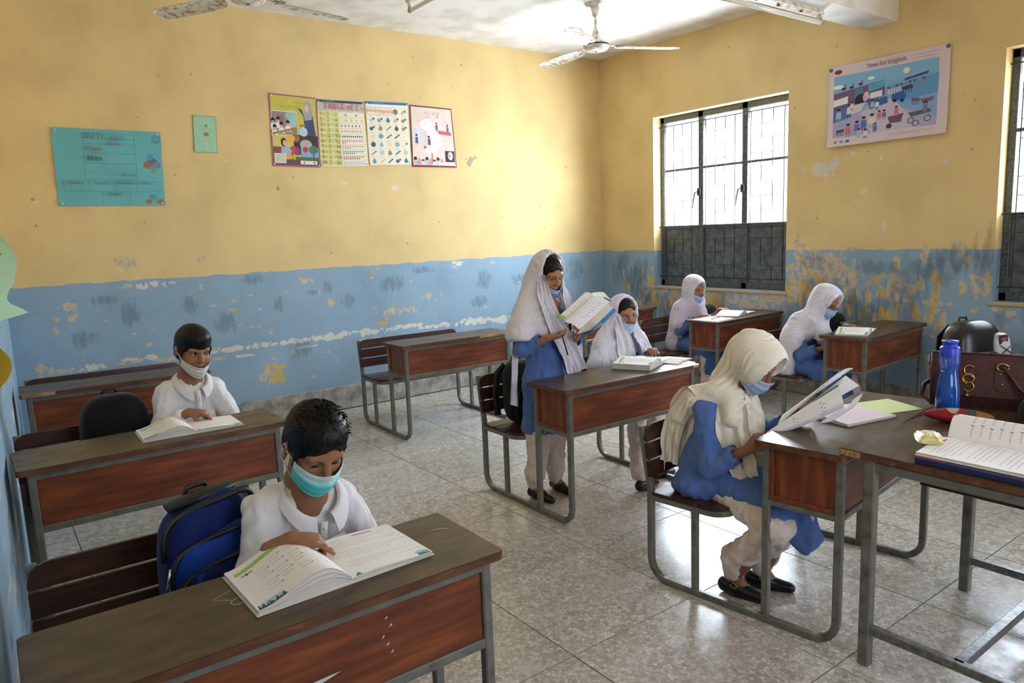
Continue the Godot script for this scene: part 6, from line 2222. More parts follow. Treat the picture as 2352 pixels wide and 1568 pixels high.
# ---- the girl in the cream scarf
func girl_cream() -> void:
	var hx := Transform3D(head_basis(6.0, 34.0, 0.0).scaled_local(Vector3.ONE * 0.97), Vector3(-3.405, 0.985, 4.425))
	var B := Vector3(-3.43, 0, 4.24)
	var o := girl("girl in cream scarf bent over the book in her hands, nearest the table", {
		base = B, head = hx, cell = 0.009, seed = 23, leg = 0.88, gaze = Vector2(0.1, -0.35), down = true, tone = 0.95,
		neck = Vector3(-3.41, 0.850, 4.325), chest = Vector3(-3.415, 0.735, 4.275), waist = Vector3(-3.43, 0.58, 4.235), hip = Vector3(-3.435, 0.475, 4.215),
		shR = Vector3(-3.520, 0.795, 4.285), shL = Vector3(-3.305, 0.785, 4.28),
		elR = Vector3(-3.545, 0.565, 4.325), elL = Vector3(-3.255, 0.64, 4.39),
		wrR = Vector3(-3.500, 0.668, 4.478), hdR = Vector3(0.25, 0.75, 0.45), pmR = Vector3(0.75, -0.1, 0.5),
		wrL = Vector3(-3.285, 0.775, 4.545), hdL = Vector3(-0.25, 0.5, 0.75), pmL = Vector3(-0.6, -0.6, 0.5),
		curl = [0.8, 0.85, 0.9, 0.95], thumb = 0.6,
		kneeR = Vector3(-3.482, 0.372, 4.60), kneeL = Vector3(-3.345, 0.395, 4.60), ankR = Vector3(-3.462, 0.085, 4.385), ankL = Vector3(-3.335, 0.085, 4.43),
		heelR = Vector3(-3.470, 0, 4.345), toeR = Vector3(-3.438, 0, 4.525), heelL = Vector3(-3.345, 0, 4.385), toeL = Vector3(-3.265, 0, 4.545),
		skirt = [[Vector3(-3.455, 0.487, 4.25), Vector3(-3.440, 0.452, 4.58), 0.084, 0.072], [Vector3(-3.36, 0.475, 4.25), Vector3(-3.34, 0.435, 4.60), 0.082, 0.075], [Vector3(-3.41, 0.42, 4.60), Vector3(-3.38, 0.31, 4.67), 0.075, 0.05, Vector3(1.6, 1, 0.7)], [Vector3(-3.43, 0.44, 4.16), Vector3(-3.43, 0.43, 4.24), 0.078, 0.075, Vector3(1.75, 0.75, 1)]],
		buckle = true,
	})
	part("hair", girl_hair(hx, B), M.hair, o)
	mask_parts(o, hx, B, 0.0, rgb(178, 192, 216), rgb(160, 178, 208), false)
	var f := Field.new(B + Vector3(-0.22, 0.70, -0.20), B + Vector3(0.22, 1.14, 0.42), 0.008)
	f.egg(hx * Vector3(0, 0.034, -0.014), Vector3(0.090, 0.099, 0.106), 0.02, hx.basis)
	f.egg(hx * Vector3(0, 0.020, 0.045), Vector3(0.089, 0.100, 0.084), 0.03, hx.basis)
	f.cap(hx * Vector3(0, 0.0, -0.05), Vector3(-3.41, 0.89, 4.30), 0.072, 0.068, 0.03)
	f.cap(Vector3(-3.470, 0.865, 4.325), Vector3(-3.36, 0.862, 4.335), 0.056, 0.056, 0.02)
	f.cap(Vector3(-3.475, 0.870, 4.345), Vector3(-3.455, 0.83, 4.405), 0.046, 0.040, 0.02)
	f.cap(Vector3(-3.49, 0.862, 4.32), Vector3(-3.515, 0.830, 4.225), 0.052, 0.050, 0.02)
	f.cap(Vector3(-3.515, 0.830, 4.225), Vector3(-3.53, 0.75, 4.155), 0.050, 0.044, 0.02)
	f.cap(Vector3(-3.475, 0.85, 4.37), Vector3(-3.50, 0.77, 4.395), 0.045, 0.040, 0.02)
	f.egg(hx * Vector3(0, -0.016, 0.130), Vector3(0.080, 0.116, 0.108), 0.006, hx.basis, true)
	var sc := part("scarf", mesh_at(f, B, scarf_folds(33, 0.009, Vector3(40, 60, -95))), M.scarf_cream, o)
	var al := Vector3(0.08, 0.1, 1)
	part("scarf_end", drape([Vector3(-3.49, 0.872, 4.32) - B, Vector3(-3.520, 0.842, 4.225) - B, Vector3(-3.535, 0.76, 4.155) - B, Vector3(-3.538, 0.65, 4.12) - B, Vector3(-3.535, 0.525, 4.105) - B], [0.045, 0.050, 0.052, 0.050, 0.042], [Vector3(0.6, 0.5, 0.5), Vector3(0.3, 0.3, 1), al, al, al], 1.3, 0.007, 45), M.scarf_cream, sc)
	part("scarf_end", drape([Vector3(-3.48, 0.868, 4.32) - B, Vector3(-3.505, 0.835, 4.235) - B, Vector3(-3.515, 0.76, 4.19) - B, Vector3(-3.52, 0.62, 4.165) - B, Vector3(-3.52, 0.50, 4.165) - B], [0.04, 0.045, 0.045, 0.036, 0.026], [Vector3(0.6, 0.5, 0.5), Vector3(0.3, 0.3, 1), al, al, al], 1.0, 0.006, 46), M.scarf_cream, sc)
	part("scarf_panel", drape([Vector3(-3.475, 0.855, 4.375) - B, Vector3(-3.500, 0.78, 4.395) - B, Vector3(-3.500, 0.69, 4.405) - B, Vector3(-3.490, 0.60, 4.43) - B, Vector3(-3.480, 0.53, 4.455) - B], [0.050, 0.062, 0.062, 0.062, 0.052], [Vector3(0.4, 0.2, 1), Vector3(0.45, 0, 1)], 1.3, 0.007, 47), M.scarf_cream, sc)
	part("scarf_panel", drape([Vector3(-3.42, 0.855, 4.40) - B, Vector3(-3.425, 0.77, 4.425) - B, Vector3(-3.43, 0.67, 4.435) - B, Vector3(-3.43, 0.56, 4.455) - B], [0.045, 0.06, 0.06, 0.055], [Vector3(1, 0, 0.5)], 1.1, 0.007, 48), M.scarf_cream, sc)
	var st := newst()
	tube(st, [Vector3(-3.54, 0.530, 4.075) - B, Vector3(-3.54, 0.505, 4.074) - B, Vector3(-3.54, 0.485, 4.074) - B], [0.003, 0.002, 0.0015], 6)
	part("tassel", done(st), M.scarf_cream, o)

# ---- the farthest girl
func girl_far() -> void:
	var hx := Transform3D(head_basis(-6.0, 6.0, 0.0).scaled_local(Vector3.ONE * 0.96), Vector3(-0.595, 0.965, 1.825))
	var B := Vector3(-0.63, 0, 1.72)
	var o := girl("farthest girl, pale lilac scarf, seated below the window", {
		base = B, head = hx, cell = 0.013, seed = 24, leg = 0.8, gaze = Vector2(0.2, -0.2), down = true, tone = 1.25,
		neck = Vector3(-0.605, 0.85, 1.79), chest = Vector3(-0.61, 0.72, 1.76), waist = Vector3(-0.625, 0.58, 1.73), hip = Vector3(-0.63, 0.475, 1.71),
		shR = Vector3(-0.72, 0.775, 1.755), shL = Vector3(-0.50, 0.775, 1.765),
		elR = Vector3(-0.77, 0.60, 1.80), elL = Vector3(-0.46, 0.61, 1.84),
		wrR = Vector3(-0.68, 0.74, 1.99), hdR = Vector3(0.3, 0.05, 0.9), pmR = Vector3(0, -1, 0),
		wrL = Vector3(-0.46, 0.775, 2.02), hdL = Vector3(0.1, 0.05, 0.9), pmL = Vector3(0, -1, 0),
		kneeR = Vector3(-0.70, 0.44, 2.05), kneeL = Vector3(-0.55, 0.44, 2.06), ankR = Vector3(-0.70, 0.08, 2.06), ankL = Vector3(-0.54, 0.08, 2.07),
		heelR = Vector3(-0.70, 0, 2.04), toeR = Vector3(-0.70, 0, 2.2), heelL = Vector3(-0.54, 0, 2.05), toeL = Vector3(-0.54, 0, 2.21),
		skirt = [[Vector3(-0.69, 0.47, 1.74), Vector3(-0.70, 0.45, 2.05), 0.085, 0.078], [Vector3(-0.57, 0.47, 1.74), Vector3(-0.55, 0.45, 2.05), 0.085, 0.078], [Vector3(-0.62, 0.42, 2.08), Vector3(-0.62, 0.27, 2.09), 0.08, 0.09, Vector3(1.6, 1, 0.6)]],
	})
	mask_parts(o, hx, B, 1.0, rgb(180, 204, 240), rgb(150, 184, 236), false)
	var f := Field.new(B + Vector3(-0.30, 0.40, -0.22), B + Vector3(0.28, 1.15, 0.30), 0.0105)
	scarf_hood(f, hx, 0.98)
	f.egg(hx * Vector3(0, 0.03, 0.03), Vector3(0.080, 0.095, 0.075), 0.02, hx.basis)
	f.cap(hx * Vector3(0, -0.06, 0.0), Vector3(-0.61, 0.72, 1.76), 0.085, 0.115, 0.05, Vector3(1.1, 1, 0.9))
	f.cap(Vector3(-0.70, 0.79, 1.75), Vector3(-0.745, 0.66, 1.78), 0.075, 0.08, 0.05)
	f.cap(Vector3(-0.70, 0.70, 1.74), Vector3(-0.72, 0.47, 1.70), 0.09, 0.10, 0.05, Vector3(0.8, 1, 0.9))
	f.cap(Vector3(-0.52, 0.79, 1.77), Vector3(-0.47, 0.66, 1.80), 0.07, 0.07, 0.05)
	f.cap(Vector3(-0.58, 0.82, 1.86), Vector3(-0.57, 0.68, 1.88), 0.06, 0.07, 0.05, Vector3(1.2, 1, 0.7))
	f.egg(hx * Vector3(0, -0.028, 0.112), Vector3(0.066, 0.094, 0.096), 0.006, hx.basis, true)
	part("scarf", mesh_at(f, B, scarf_folds(34, 0.009, Vector3(85, -20, 40))), M.scarf_lilac, o)

# ---- the masked girl by the right wall
func girl_right() -> void:
	var hx := Transform3D(head_basis(-4.0, 26.0, 0.0).scaled_local(Vector3.ONE * 0.96), Vector3(-0.835, 0.945, 3.245))
	var B := Vector3(-0.87, 0, 3.04)
	var o := girl("girl with white scarf and pale blue mask reading below the peeling wall", {
		base = B, head = hx, cell = 0.012, seed = 25, leg = 0.8, gaze = Vector2(0.1, -0.5), down = true, tone = 1.0,
		neck = Vector3(-0.85, 0.82, 3.15), chest = Vector3(-0.86, 0.70, 3.11), waist = Vector3(-0.87, 0.57, 3.06), hip = Vector3(-0.875, 0.475, 3.03),
		shR = Vector3(-0.97, 0.755, 3.105), shL = Vector3(-0.75, 0.75, 3.11),
		elR = Vector3(-1.0, 0.555, 3.16), elL = Vector3(-0.71, 0.60, 3.20),
		wrR = Vector3(-0.93, 0.625, 3.30), hdR = Vector3(0.35, 0.75, 0.5), pmR = Vector3(0.5, -0.4, 0.6),
		wrL = Vector3(-0.74, 0.765, 3.36), hdL = Vector3(-0.4, 0.1, 0.8), pmL = Vector3(0, -1, 0),
		kneeR = Vector3(-0.93, 0.42, 3.37), kneeL = Vector3(-0.80, 0.42, 3.40), ankR = Vector3(-0.92, 0.08, 3.42), ankL = Vector3(-0.74, 0.08, 3.50),
		heelR = Vector3(-0.92, 0, 3.40), toeR = Vector3(-0.91, 0, 3.57), heelL = Vector3(-0.74, 0, 3.48), toeL = Vector3(-0.72, 0, 3.65),
		skirt = [[Vector3(-0.93, 0.47, 3.06), Vector3(-0.93, 0.44, 3.36), 0.085, 0.08], [Vector3(-0.82, 0.47, 3.06), Vector3(-0.80, 0.44, 3.38), 0.085, 0.08], [Vector3(-0.87, 0.42, 3.37), Vector3(-0.87, 0.20, 3.42), 0.09, 0.09, Vector3(1.5, 1, 0.8)]],
	})
	mask_parts(o, hx, B, 0.05, rgb(186, 206, 238), rgb(158, 188, 234), false)
	var f := Field.new(B + Vector3(-0.30, 0.34, -0.22), B + Vector3(0.28, 1.12, 0.42), 0.0105)
	scarf_hood(f, hx, 1.0)
	f.egg(hx * Vector3(0, 0.03, 0.03), Vector3(0.080, 0.095, 0.080), 0.02, hx.basis)
	f.cap(hx * Vector3(0, -0.05, -0.01), Vector3(-0.86, 0.74, 3.12), 0.08, 0.10, 0.05, Vector3(1.1, 1, 0.95))
	f.cap(Vector3(-0.93, 0.79, 3.10), Vector3(-1.00, 0.66, 3.09), 0.085, 0.085, 0.05)
	f.cap(Vector3(-0.99, 0.69, 3.07), Vector3(-1.01, 0.43, 3.04), 0.075, 0.078, 0.05, Vector3(0.9, 1, 0.9))
	f.cap(Vector3(-0.77, 0.79, 3.12), Vector3(-0.72, 0.68, 3.13), 0.07, 0.07, 0.05)
	f.cap(Vector3(-0.90, 0.82, 3.20), Vector3(-0.86, 0.67, 3.27), 0.060, 0.060, 0.05, Vector3(1.3, 1, 0.8))
	f.egg(hx * Vector3(0, -0.010, 0.122), Vector3(0.072, 0.110, 0.106), 0.006, hx.basis, true)
	f.cap(Vector3(-1.0, 0.555, 3.16), Vector3(-0.93, 0.625, 3.30), 0.062, 0.045, 0.01, Vector3.ONE, true)
	part("scarf", mesh_at(f, B, scarf_folds(35, 0.009, Vector3(70, 40, -75))), M.scarf_white, o)

# ---- the boy behind, looking aside
func boy_behind() -> void:
	var B := Vector3(-5.08, 0, 2.34)
	var o := person("boy in white shirt with mask under his chin, looking aside", B)
	var hx := Transform3D(head_basis(12.0, 12.0, -5.0).scaled_local(Vector3.ONE * 0.97), Vector3(-5.062, 1.035, 2.435))
	var P := PackedVector3Array()
	var I := PackedInt32Array()
	head_field(0.0042, false).net(P, I, hx)
	add_hand(P, I, Vector3(-5.150, 0.790, 2.700), Vector3(0.85, -0.12, 0.5), Vector3(0.05, -0.9, -0.1), -1.0, [0.4, 0.9, 1.0, 1.05], 0.7, Vector3(-5.255, 0.74, 2.62), 0.0045, 0.86)
	add_hand(P, I, Vector3(-4.95, 0.60, 2.52), Vector3(-0.7, -0.1, 0.4), Vector3(0.0, -1, 0), 1.0, [0.6, 0.7, 0.7, 0.7], 0.4, Vector3(-4.90, 0.64, 2.46), 0.006, 0.82)
	var body := Field.new(Vector3(-5.40, 0.30, 2.2), Vector3(-4.8, 0.98, 2.75), 0.012)
	body.cap(Vector3(-5.070, 0.97, 2.41), Vector3(-5.075, 0.85, 2.385), 0.046, 0.055, 0.03)
	body.cap(Vector3(-5.08, 0.79, 2.37), Vector3(-5.08, 0.52, 2.32), 0.07, 0.08, 0.03, Vector3(1.3, 1, 0.85))
	body.net(P, I)
	shift(P, -B)
	part("body", finish(P, I, null, skin_colors(Transform3D(hx.basis, hx.origin - B), 1.0)), M.skin, o)
	face_parts(o, hx, Vector2(0.55, 0.05), false, B)
	mask_parts(o, hx, B, 1.0, rgb(214, 210, 206), rgb(206, 202, 198), true)
	part("hair", boy_hair(hx, B, 0.034, 6, 0.0015), M.hair, o)
	var f := Field.new(Vector3(-5.38, 0.40, 2.16), Vector3(-4.76, 0.95, 2.74), 0.011)
	f.cap(Vector3(-5.08, 0.79, 2.365), Vector3(-5.08, 0.48, 2.32), 0.090, 0.10, 0.03, Vector3(1.22, 1, 0.9))
	f.cap(Vector3(-5.172, 0.832, 2.365), Vector3(-4.985, 0.828, 2.37), 0.056, 0.056, 0.04)
	f.cap(Vector3(-5.077, 0.89, 2.385), Vector3(-5.08, 0.82, 2.37), 0.056, 0.08, 0.03)
	f.cap(Vector3(-5.185, 0.825, 2.37), Vector3(-5.245, 0.64, 2.44), 0.055, 0.050, 0.03)
	f.cap(Vector3(-5.245, 0.64, 2.44), Vector3(-5.255, 0.71, 2.58), 0.048, 0.044, 0.03)
	f.cap(Vector3(-5.255, 0.71, 2.58), Vector3(-5.20, 0.77, 2.66), 0.042, 0.036, 0.02)
	f.cap(Vector3(-4.972, 0.82, 2.375), Vector3(-4.895, 0.63, 2.44), 0.055, 0.048, 0.03)
	f.cap(Vector3(-4.895, 0.63, 2.44), Vector3(-4.95, 0.60, 2.52), 0.046, 0.040, 0.03)
	f.egg(Vector3(-5.070, 0.915, 2.415), Vector3(0.05, 0.045, 0.05), 0.008, Basis.IDENTITY, true)
	part("shirt", mesh_at(f, B, creases(4, 0.007, 0.13, Vector3.UP, 2.2)), M.white_cloth, o)
	var nx := Transform3D(head_basis(4, 20), Vector3(-5.072, 0.90, 2.40) - B)
	part("collar", collar_leaf(-1.0, nx, Vector2(0.060, 0.062), 0.028, Vector3(-0.006, -0.028, 0.012)), M.white_cloth, o)
	part("collar", collar_leaf(1.0, nx, Vector2(0.060, 0.062), 0.026, Vector3(0.004, -0.022, 0.012)), M.white_cloth, o)
	part("placket", tube_mesh([Vector3(0.01, 0.845, 0.155), Vector3(0.012, 0.79, 0.142), Vector3(0.01, 0.70, 0.116), Vector3(0.008, 0.60, 0.095)], [0.008, 0.010, 0.010, 0.010], 8, 0.3, Vector3(0, 0.3, 1)), M.white_cloth, o)
	var bt := newst()
	lathe(bt, [Vector2(0.005, 0), Vector2(0.005, 0.001), Vector2(0.003, 0.0017), Vector2(0.0, 0.0014)], 12, Transform3D(Basis(Quaternion(Vector3.UP, Vector3(0, 0.25, 1).normalized())), Vector3(0.013, 0.775, 0.1415)))
	part("button", done(bt), M.paper, o)
	part("pocket", box_mesh(Vector3(-0.03, -0.033, 0), Vector3(0.03, 0.033, 0.003), 0.001), M.white_cloth, o).transform = Transform3D(Basis.from_euler(Vector3(-0.2, 0.35, 0)), Vector3(0.062, 0.70, 0.108))
	var t := Field.new(Vector3(-5.28, 0.02, 2.18), Vector3(-4.86, 0.56, 2.9), 0.015)
	t.egg(Vector3(-5.08, 0.47, 2.33), Vector3(0.13, 0.068, 0.11), 0.03)
	for s in [-1.0, 1.0]:
		t.cap(Vector3(-5.08 + 0.07 * s, 0.47, 2.34), Vector3(-5.08 + 0.10 * s, 0.455, 2.67), 0.066, 0.056, 0.03)
		t.cap(Vector3(-5.08 + 0.10 * s, 0.455, 2.67), Vector3(-5.08 + 0.09 * s, 0.09, 2.69), 0.056, 0.046, 0.03)
	part("trousers", mesh_at(t, B), cloth(rgb(60, 60, 64)), o)
	for s in [-1.0, 1.0]:
		var h := Vector3(-5.08 + 0.09 * s, 0, 2.66)
		var sf := Field.new(h - Vector3(0.06, 0.01, 0.06), h + Vector3(0.06, 0.1, 0.24), 0.01)
		shoe_field(sf, h, h + Vector3(0, 0, 0.18))
		part("shoe", mesh_at(sf, B), M.shoe, o)

# ---------------------------------------------------------------- books
var page_left: StandardMaterial3D
var page_right: StandardMaterial3D
var page_words: StandardMaterial3D

func make_pages() -> void:
	var a := canvas(360, 420, rgb(240, 237, 234))
	poly(a, [[0.06, 0.12], [0.62, 0.06], [0.62, 0.14], [0.06, 0.20]], rgb(164, 204, 118))
	script_line(a, 0.12, 0.135, 0.44, 0.02, rgb(110, 150, 76), 2)
	rect(a, 0.10, 0.235, 0.13, 0.018, rgb(122, 56, 50))
	rect(a, 0.155, 0.215, 0.018, 0.06, rgb(122, 56, 50))
	ell(a, 0.88, 0.05, 0.03, 0.018, rgb(110, 166, 206))
	for r in 9:
		var y := 0.24 + r * 0.065
		for k in 4:
			if (r * 3 + k) % 5 == 0:
				continue
			script_line(a, 0.22 + k * 0.17, y + 0.02 * k * 0.4, 0.11, 0.016, rgb(110, 108, 112), r * 7 + k)
			if r % 2 == 0:
				rect(a, 0.34 + k * 0.165, y - 0.008, 0.030, 0.022, rgb(104, 168, 214))
	ell(a, 0.16, 0.93, 0.13, 0.05, rgb(176, 212, 232))
	for k in 14:
		poly(a, [[0.02 + k * 0.02, 0.99], [0.035 + k * 0.02 + 0.02 * sin(k * 1.7), 0.90 + 0.02 * (k % 3)], [0.05 + k * 0.02, 0.99]], rgb(46, 92, 72) if k % 3 else rgb(70, 60, 84))
	page_left = print_mat(a, 0.6)
	var b := canvas(360, 420, rgb(242, 240, 240))
	rect(b, 0.48, 0.06, 0.26, 0.022, rgb(196, 62, 62))
	for r in 17:
		var y := 0.10 + r * 0.044
		if r == 6 or r == 12:
			continue
		script_line(b, 0.08 + 0.06 * (r % 3), y, 0.80 - 0.1 * (r % 4), 0.016, rgb(128, 126, 130), r * 5 + 1)
	ell(b, 0.90, 0.92, 0.08, 0.05, rgb(160, 208, 230))
	for k in 8:
		poly(b, [[0.83 + k * 0.02, 0.99], [0.86 + k * 0.016, 0.91 + 0.015 * (k % 3)], [0.87 + k * 0.016, 0.99]], rgb(52, 116, 96))
	poly(b, [[0.05, 0.99], [0.10, 0.93], [0.13, 0.99]], rgb(60, 128, 112))
	page_right = print_mat(b, 0.6)
	var c := canvas(360, 420, rgb(238, 234, 231))
	for r in 7:
		var y := 0.2 + r * 0.085
		for k in 2:
			script_line(c, 0.1 + k * 0.36 + 0.04 * (r % 2), y, 0.24, 0.022, rgb(92, 90, 94), r * 3 + k)
			rect(c, 0.36 + k * 0.36 + 0.04 * (r % 2), y - 0.016, 0.034, 0.034, rgb(110, 160, 196))
	poly(c, [[0.0, 0.90], [0.2, 0.93], [0.12, 1.0], [0.0, 1.0]], rgb(150, 200, 96))
	poly(c, [[0.62, 0.0], [1.0, 0.0], [1.0, 0.05], [0.7, 0.035]], rgb(70, 120, 130))
	page_words = print_mat(c, 0.6)

# half of an open book: from the spine (x = 0) outwards, s = -1 to the left; t: (height at the spine, at the top of the arch, at the fore edge)
func book_half(o: Node3D, s: float, w: float, h: float, t: Vector3, mat: Material, lift := 0.0) -> void:
	var top := func(u: float) -> float:
		var a := lerpf(t.x, t.y, sin(minf(u / 0.3, 1.0) * PI * 0.5))
		return lerpf(a, t.z, smoothstep(0.3, 1.0, u)) + lift * pow(u, 3.0)
	var hh := h * 0.5
	var fz := func(u: float, v: float) -> Vector3:
		var uu := 1.0 - u if s < 0.0 else u
		return Vector3(s * w * uu, top.call(uu), (v - 0.5) * h)
	part("page", sheet(24, 4, fz, 0.0005), mat, o)
	var st := newst()
	var n := 16
	for i in n:
		var u0 := float(i) / n
		var u1 := float(i + 1) / n
		var y0: float = top.call(u0) - 0.0006
		var y1: float = top.call(u1) - 0.0006
		var b0 := 0.002 + lift * 0.8 * pow(u0, 3.0)
		var b1 := 0.002 + lift * 0.8 * pow(u1, 3.0)
		for z in [-hh + 0.0015, hh - 0.0015]:
			quad(st, Vector3(s * w * u0, b0, z), Vector3(s * w * u1, b1, z), Vector3(s * w * u1, y1, z), Vector3(s * w * u0, y0, z), Vector3(0, 0, z))
	var xe := s * (w - 0.001)
	quad(st, Vector3(xe, 0.002 + lift * 0.8, -hh), Vector3(xe, 0.002 + lift * 0.8, hh), Vector3(xe, t.z + lift - 0.0006, hh), Vector3(xe, t.z + lift - 0.0006, -hh), Vector3(s, 0, 0))
	part("page_block", done(st), M.page_edge, o)
	# loose leaves standing off near the spine
	for k in 2:
		var q := 0.78 - 0.22 * k
		part("leaf", sheet(14, 2, func(u: float, v: float) -> Vector3:
			return Vector3(s * w * (u * 0.97), float(top.call(u)) * q + 0.0008, (v - 0.5) * (h + 0.003)), 0.0004), M.paper, o)

func open_book(label: String, at: Vector3, turn: float, w: float, h: float, tl: Vector3, tr: Vector3, cover: Color, left: Material = null, right: Material = null, lift_l := 0.0, lift_r := 0.0) -> Node3D:
	var o := thing("open_book", label, "book", at, turn, "")
	var c := newst()
	bx(c, Vector3(-w - 0.004, 0.0, -h * 0.5 - 0.003), Vector3(0.0, 0.0018, h * 0.5 + 0.003), 0.0005)
	bx(c, Vector3(0.0, 0.0, -h * 0.5 - 0.003), Vector3(w + 0.004, 0.0018, h * 0.5 + 0.003), 0.0005)
	part("cover", done(c), plain(cover, 0.45), o)
	book_half(o, -1.0, w, h, tl, left if left else page_left, lift_l)
	book_half(o, 1.0, w, h, tr, right if right else page_right, lift_r)
	return o

# a printed sheet through four corners, bowed by «bow»
func paper_sheet(called: String, label: String, cat: String, c: Array, mat: Material, bow := 0.0, group := "") -> MeshInstance3D:
	var ctr: Vector3 = (c[0] + c[1] + c[2] + c[3]) * 0.25
	return solo(called, sheet(14, 14, func(u: float, v: float) -> Vector3:
		var p: Vector3 = (c[0] as Vector3).lerp(c[1], u).lerp((c[3] as Vector3).lerp(c[2], u), v)
		return p + Vector3(0, bow * sin(PI * v) * sin(PI * u * 0.8 + 0.3), 0) - ctr, 0.0006), mat, ctr, label, cat, group)

# a rounded cushion of cloth: superellipsoid with a flat foot
func puff(r: Vector3, e: float, at: Vector3, n := 28) -> ArrayMesh:
	var pw := func(x: float, k: float) -> float:
		return signf(x) * pow(absf(x), k)
	return sheet(n, n / 2, func(u: float, v: float) -> Vector3:
		var a := TAU * u
		var b := PI * v
		return at + Vector3(pw.call(cos(a), e) * pw.call(sin(b), e) * r.x, pw.call(cos(b), e) * r.y, pw.call(sin(a), e) * pw.call(sin(b), e) * r.z))

# a school backpack standing on its base, its front towards +z
func backpack(label: String, at: Vector3, turn: float, tilt: float, s: Vector3, body: Material, trim: Material, pocket: Material) -> Node3D:
	var o := thing("backpack", label, "bag", at, turn)
	o.rotation.x = tilt
	o.rotation_order = EULER_ORDER_YXZ
	part("body", puff(s * 0.5, 0.62, Vector3(0, s.y * 0.5, 0)), body, o)
	part("front_pocket", puff(Vector3(s.x * 0.40, s.y * 0.29, s.z * 0.26), 0.55, Vector3(0, s.y * 0.33, s.z * 0.38)), pocket, o)
	for k in 2:
		var z := s.z * (0.14 - 0.3 * k)
		var q := []
		for i in 15:
			var a := PI * i / 14.0
			q.append(Vector3(cos(a) * s.x * 0.485, s.y * (0.50 + 0.455 * sin(a)) - absf(cos(a)) * s.y * 0.1, z))
		var zp := part("zip", tube_mesh(q, 0.006, 6), trim, o)
	var p := []
	for i in 11:
		var a := PI * i / 10.0
		p.append(Vector3(cos(a) * s.x * 0.36, s.y * (0.42 + 0.19 * sin(a)), s.z * 0.60))
	part("pocket_zip", tube_mesh(p, 0.005, 6), trim, o)
	part("handle", tube_mesh([Vector3(-0.035, s.y * 0.97, -s.z * 0.25), Vector3(-0.025, s.y * 0.97 + 0.03, -s.z * 0.25), Vector3(0.025, s.y * 0.97 + 0.03, -s.z * 0.25), Vector3(0.035, s.y * 0.97, -s.z * 0.25)], 0.008, 8, 0.5, Vector3.BACK), trim, o)
	for e in [-1.0, 1.0]:
		part("strap", tube_mesh([Vector3(0.06 * e, s.y * 0.93, -s.z * 0.42), Vector3(0.10 * e, s.y * 0.80, -s.z * 0.62), Vector3(0.12 * e, s.y * 0.5, -s.z * 0.64), Vector3(0.13 * e, s.y * 0.14, -s.z * 0.45)], 0.022, 8, 0.3, Vector3.BACK), trim, o)
	return o

func build_props() -> void:
	make_pages()
	desk_books()
	held_books()
	bags()
	table_things()
	small_things()

func desk_books() -> void:
	var teal := rgb(64, 112, 116)
	open_book("open textbook with green heading, under the pointing finger in front", Vector3(-5.246, 0.7405, 4.505), 0.03, 0.222, 0.240, Vector3(0.016, 0.058, 0.012), Vector3(0.012, 0.016, 0.009), rgb(222, 218, 196))
	open_book("open textbook before the boy with the mask under his chin", Vector3(-5.188, 0.7405, 2.800), -0.02, 0.200, 0.205, Vector3(0.018, 0.046, 0.012), Vector3(0.012, 0.016, 0.008), rgb(222, 222, 200))
	open_book("thick open textbook beside the girl looking up", Vector3(-2.745, 0.7405, 3.205), 0.42, 0.205, 0.225, Vector3(0.030, 0.052, 0.034), Vector3(0.018, 0.020, 0.010), teal, null, page_words)
	open_book("exercise book lying open at the right end of the shared desk", Vector3(-2.56, 0.7405, 3.270), 0.30, 0.105, 0.16, Vector3(0.006, 0.014, 0.006), Vector3(0.006, 0.012, 0.006), rgb(120, 90, 70), M.paper, M.paper)
	open_book("open book on the farthest girl's desk", Vector3(-0.44, 0.7405, 2.165), 0.30, 0.24, 0.20, Vector3(0.024, 0.044, 0.016), Vector3(0.012, 0.014, 0.006), rgb(34, 34, 40), M.paper, page_words)
	open_book("open book with green band on the desk below the peeling wall", Vector3(-0.855, 0.7405, 3.49), 0.33, 0.21, 0.205, Vector3(0.022, 0.046, 0.014), Vector3(0.012, 0.012, 0.008), teal)

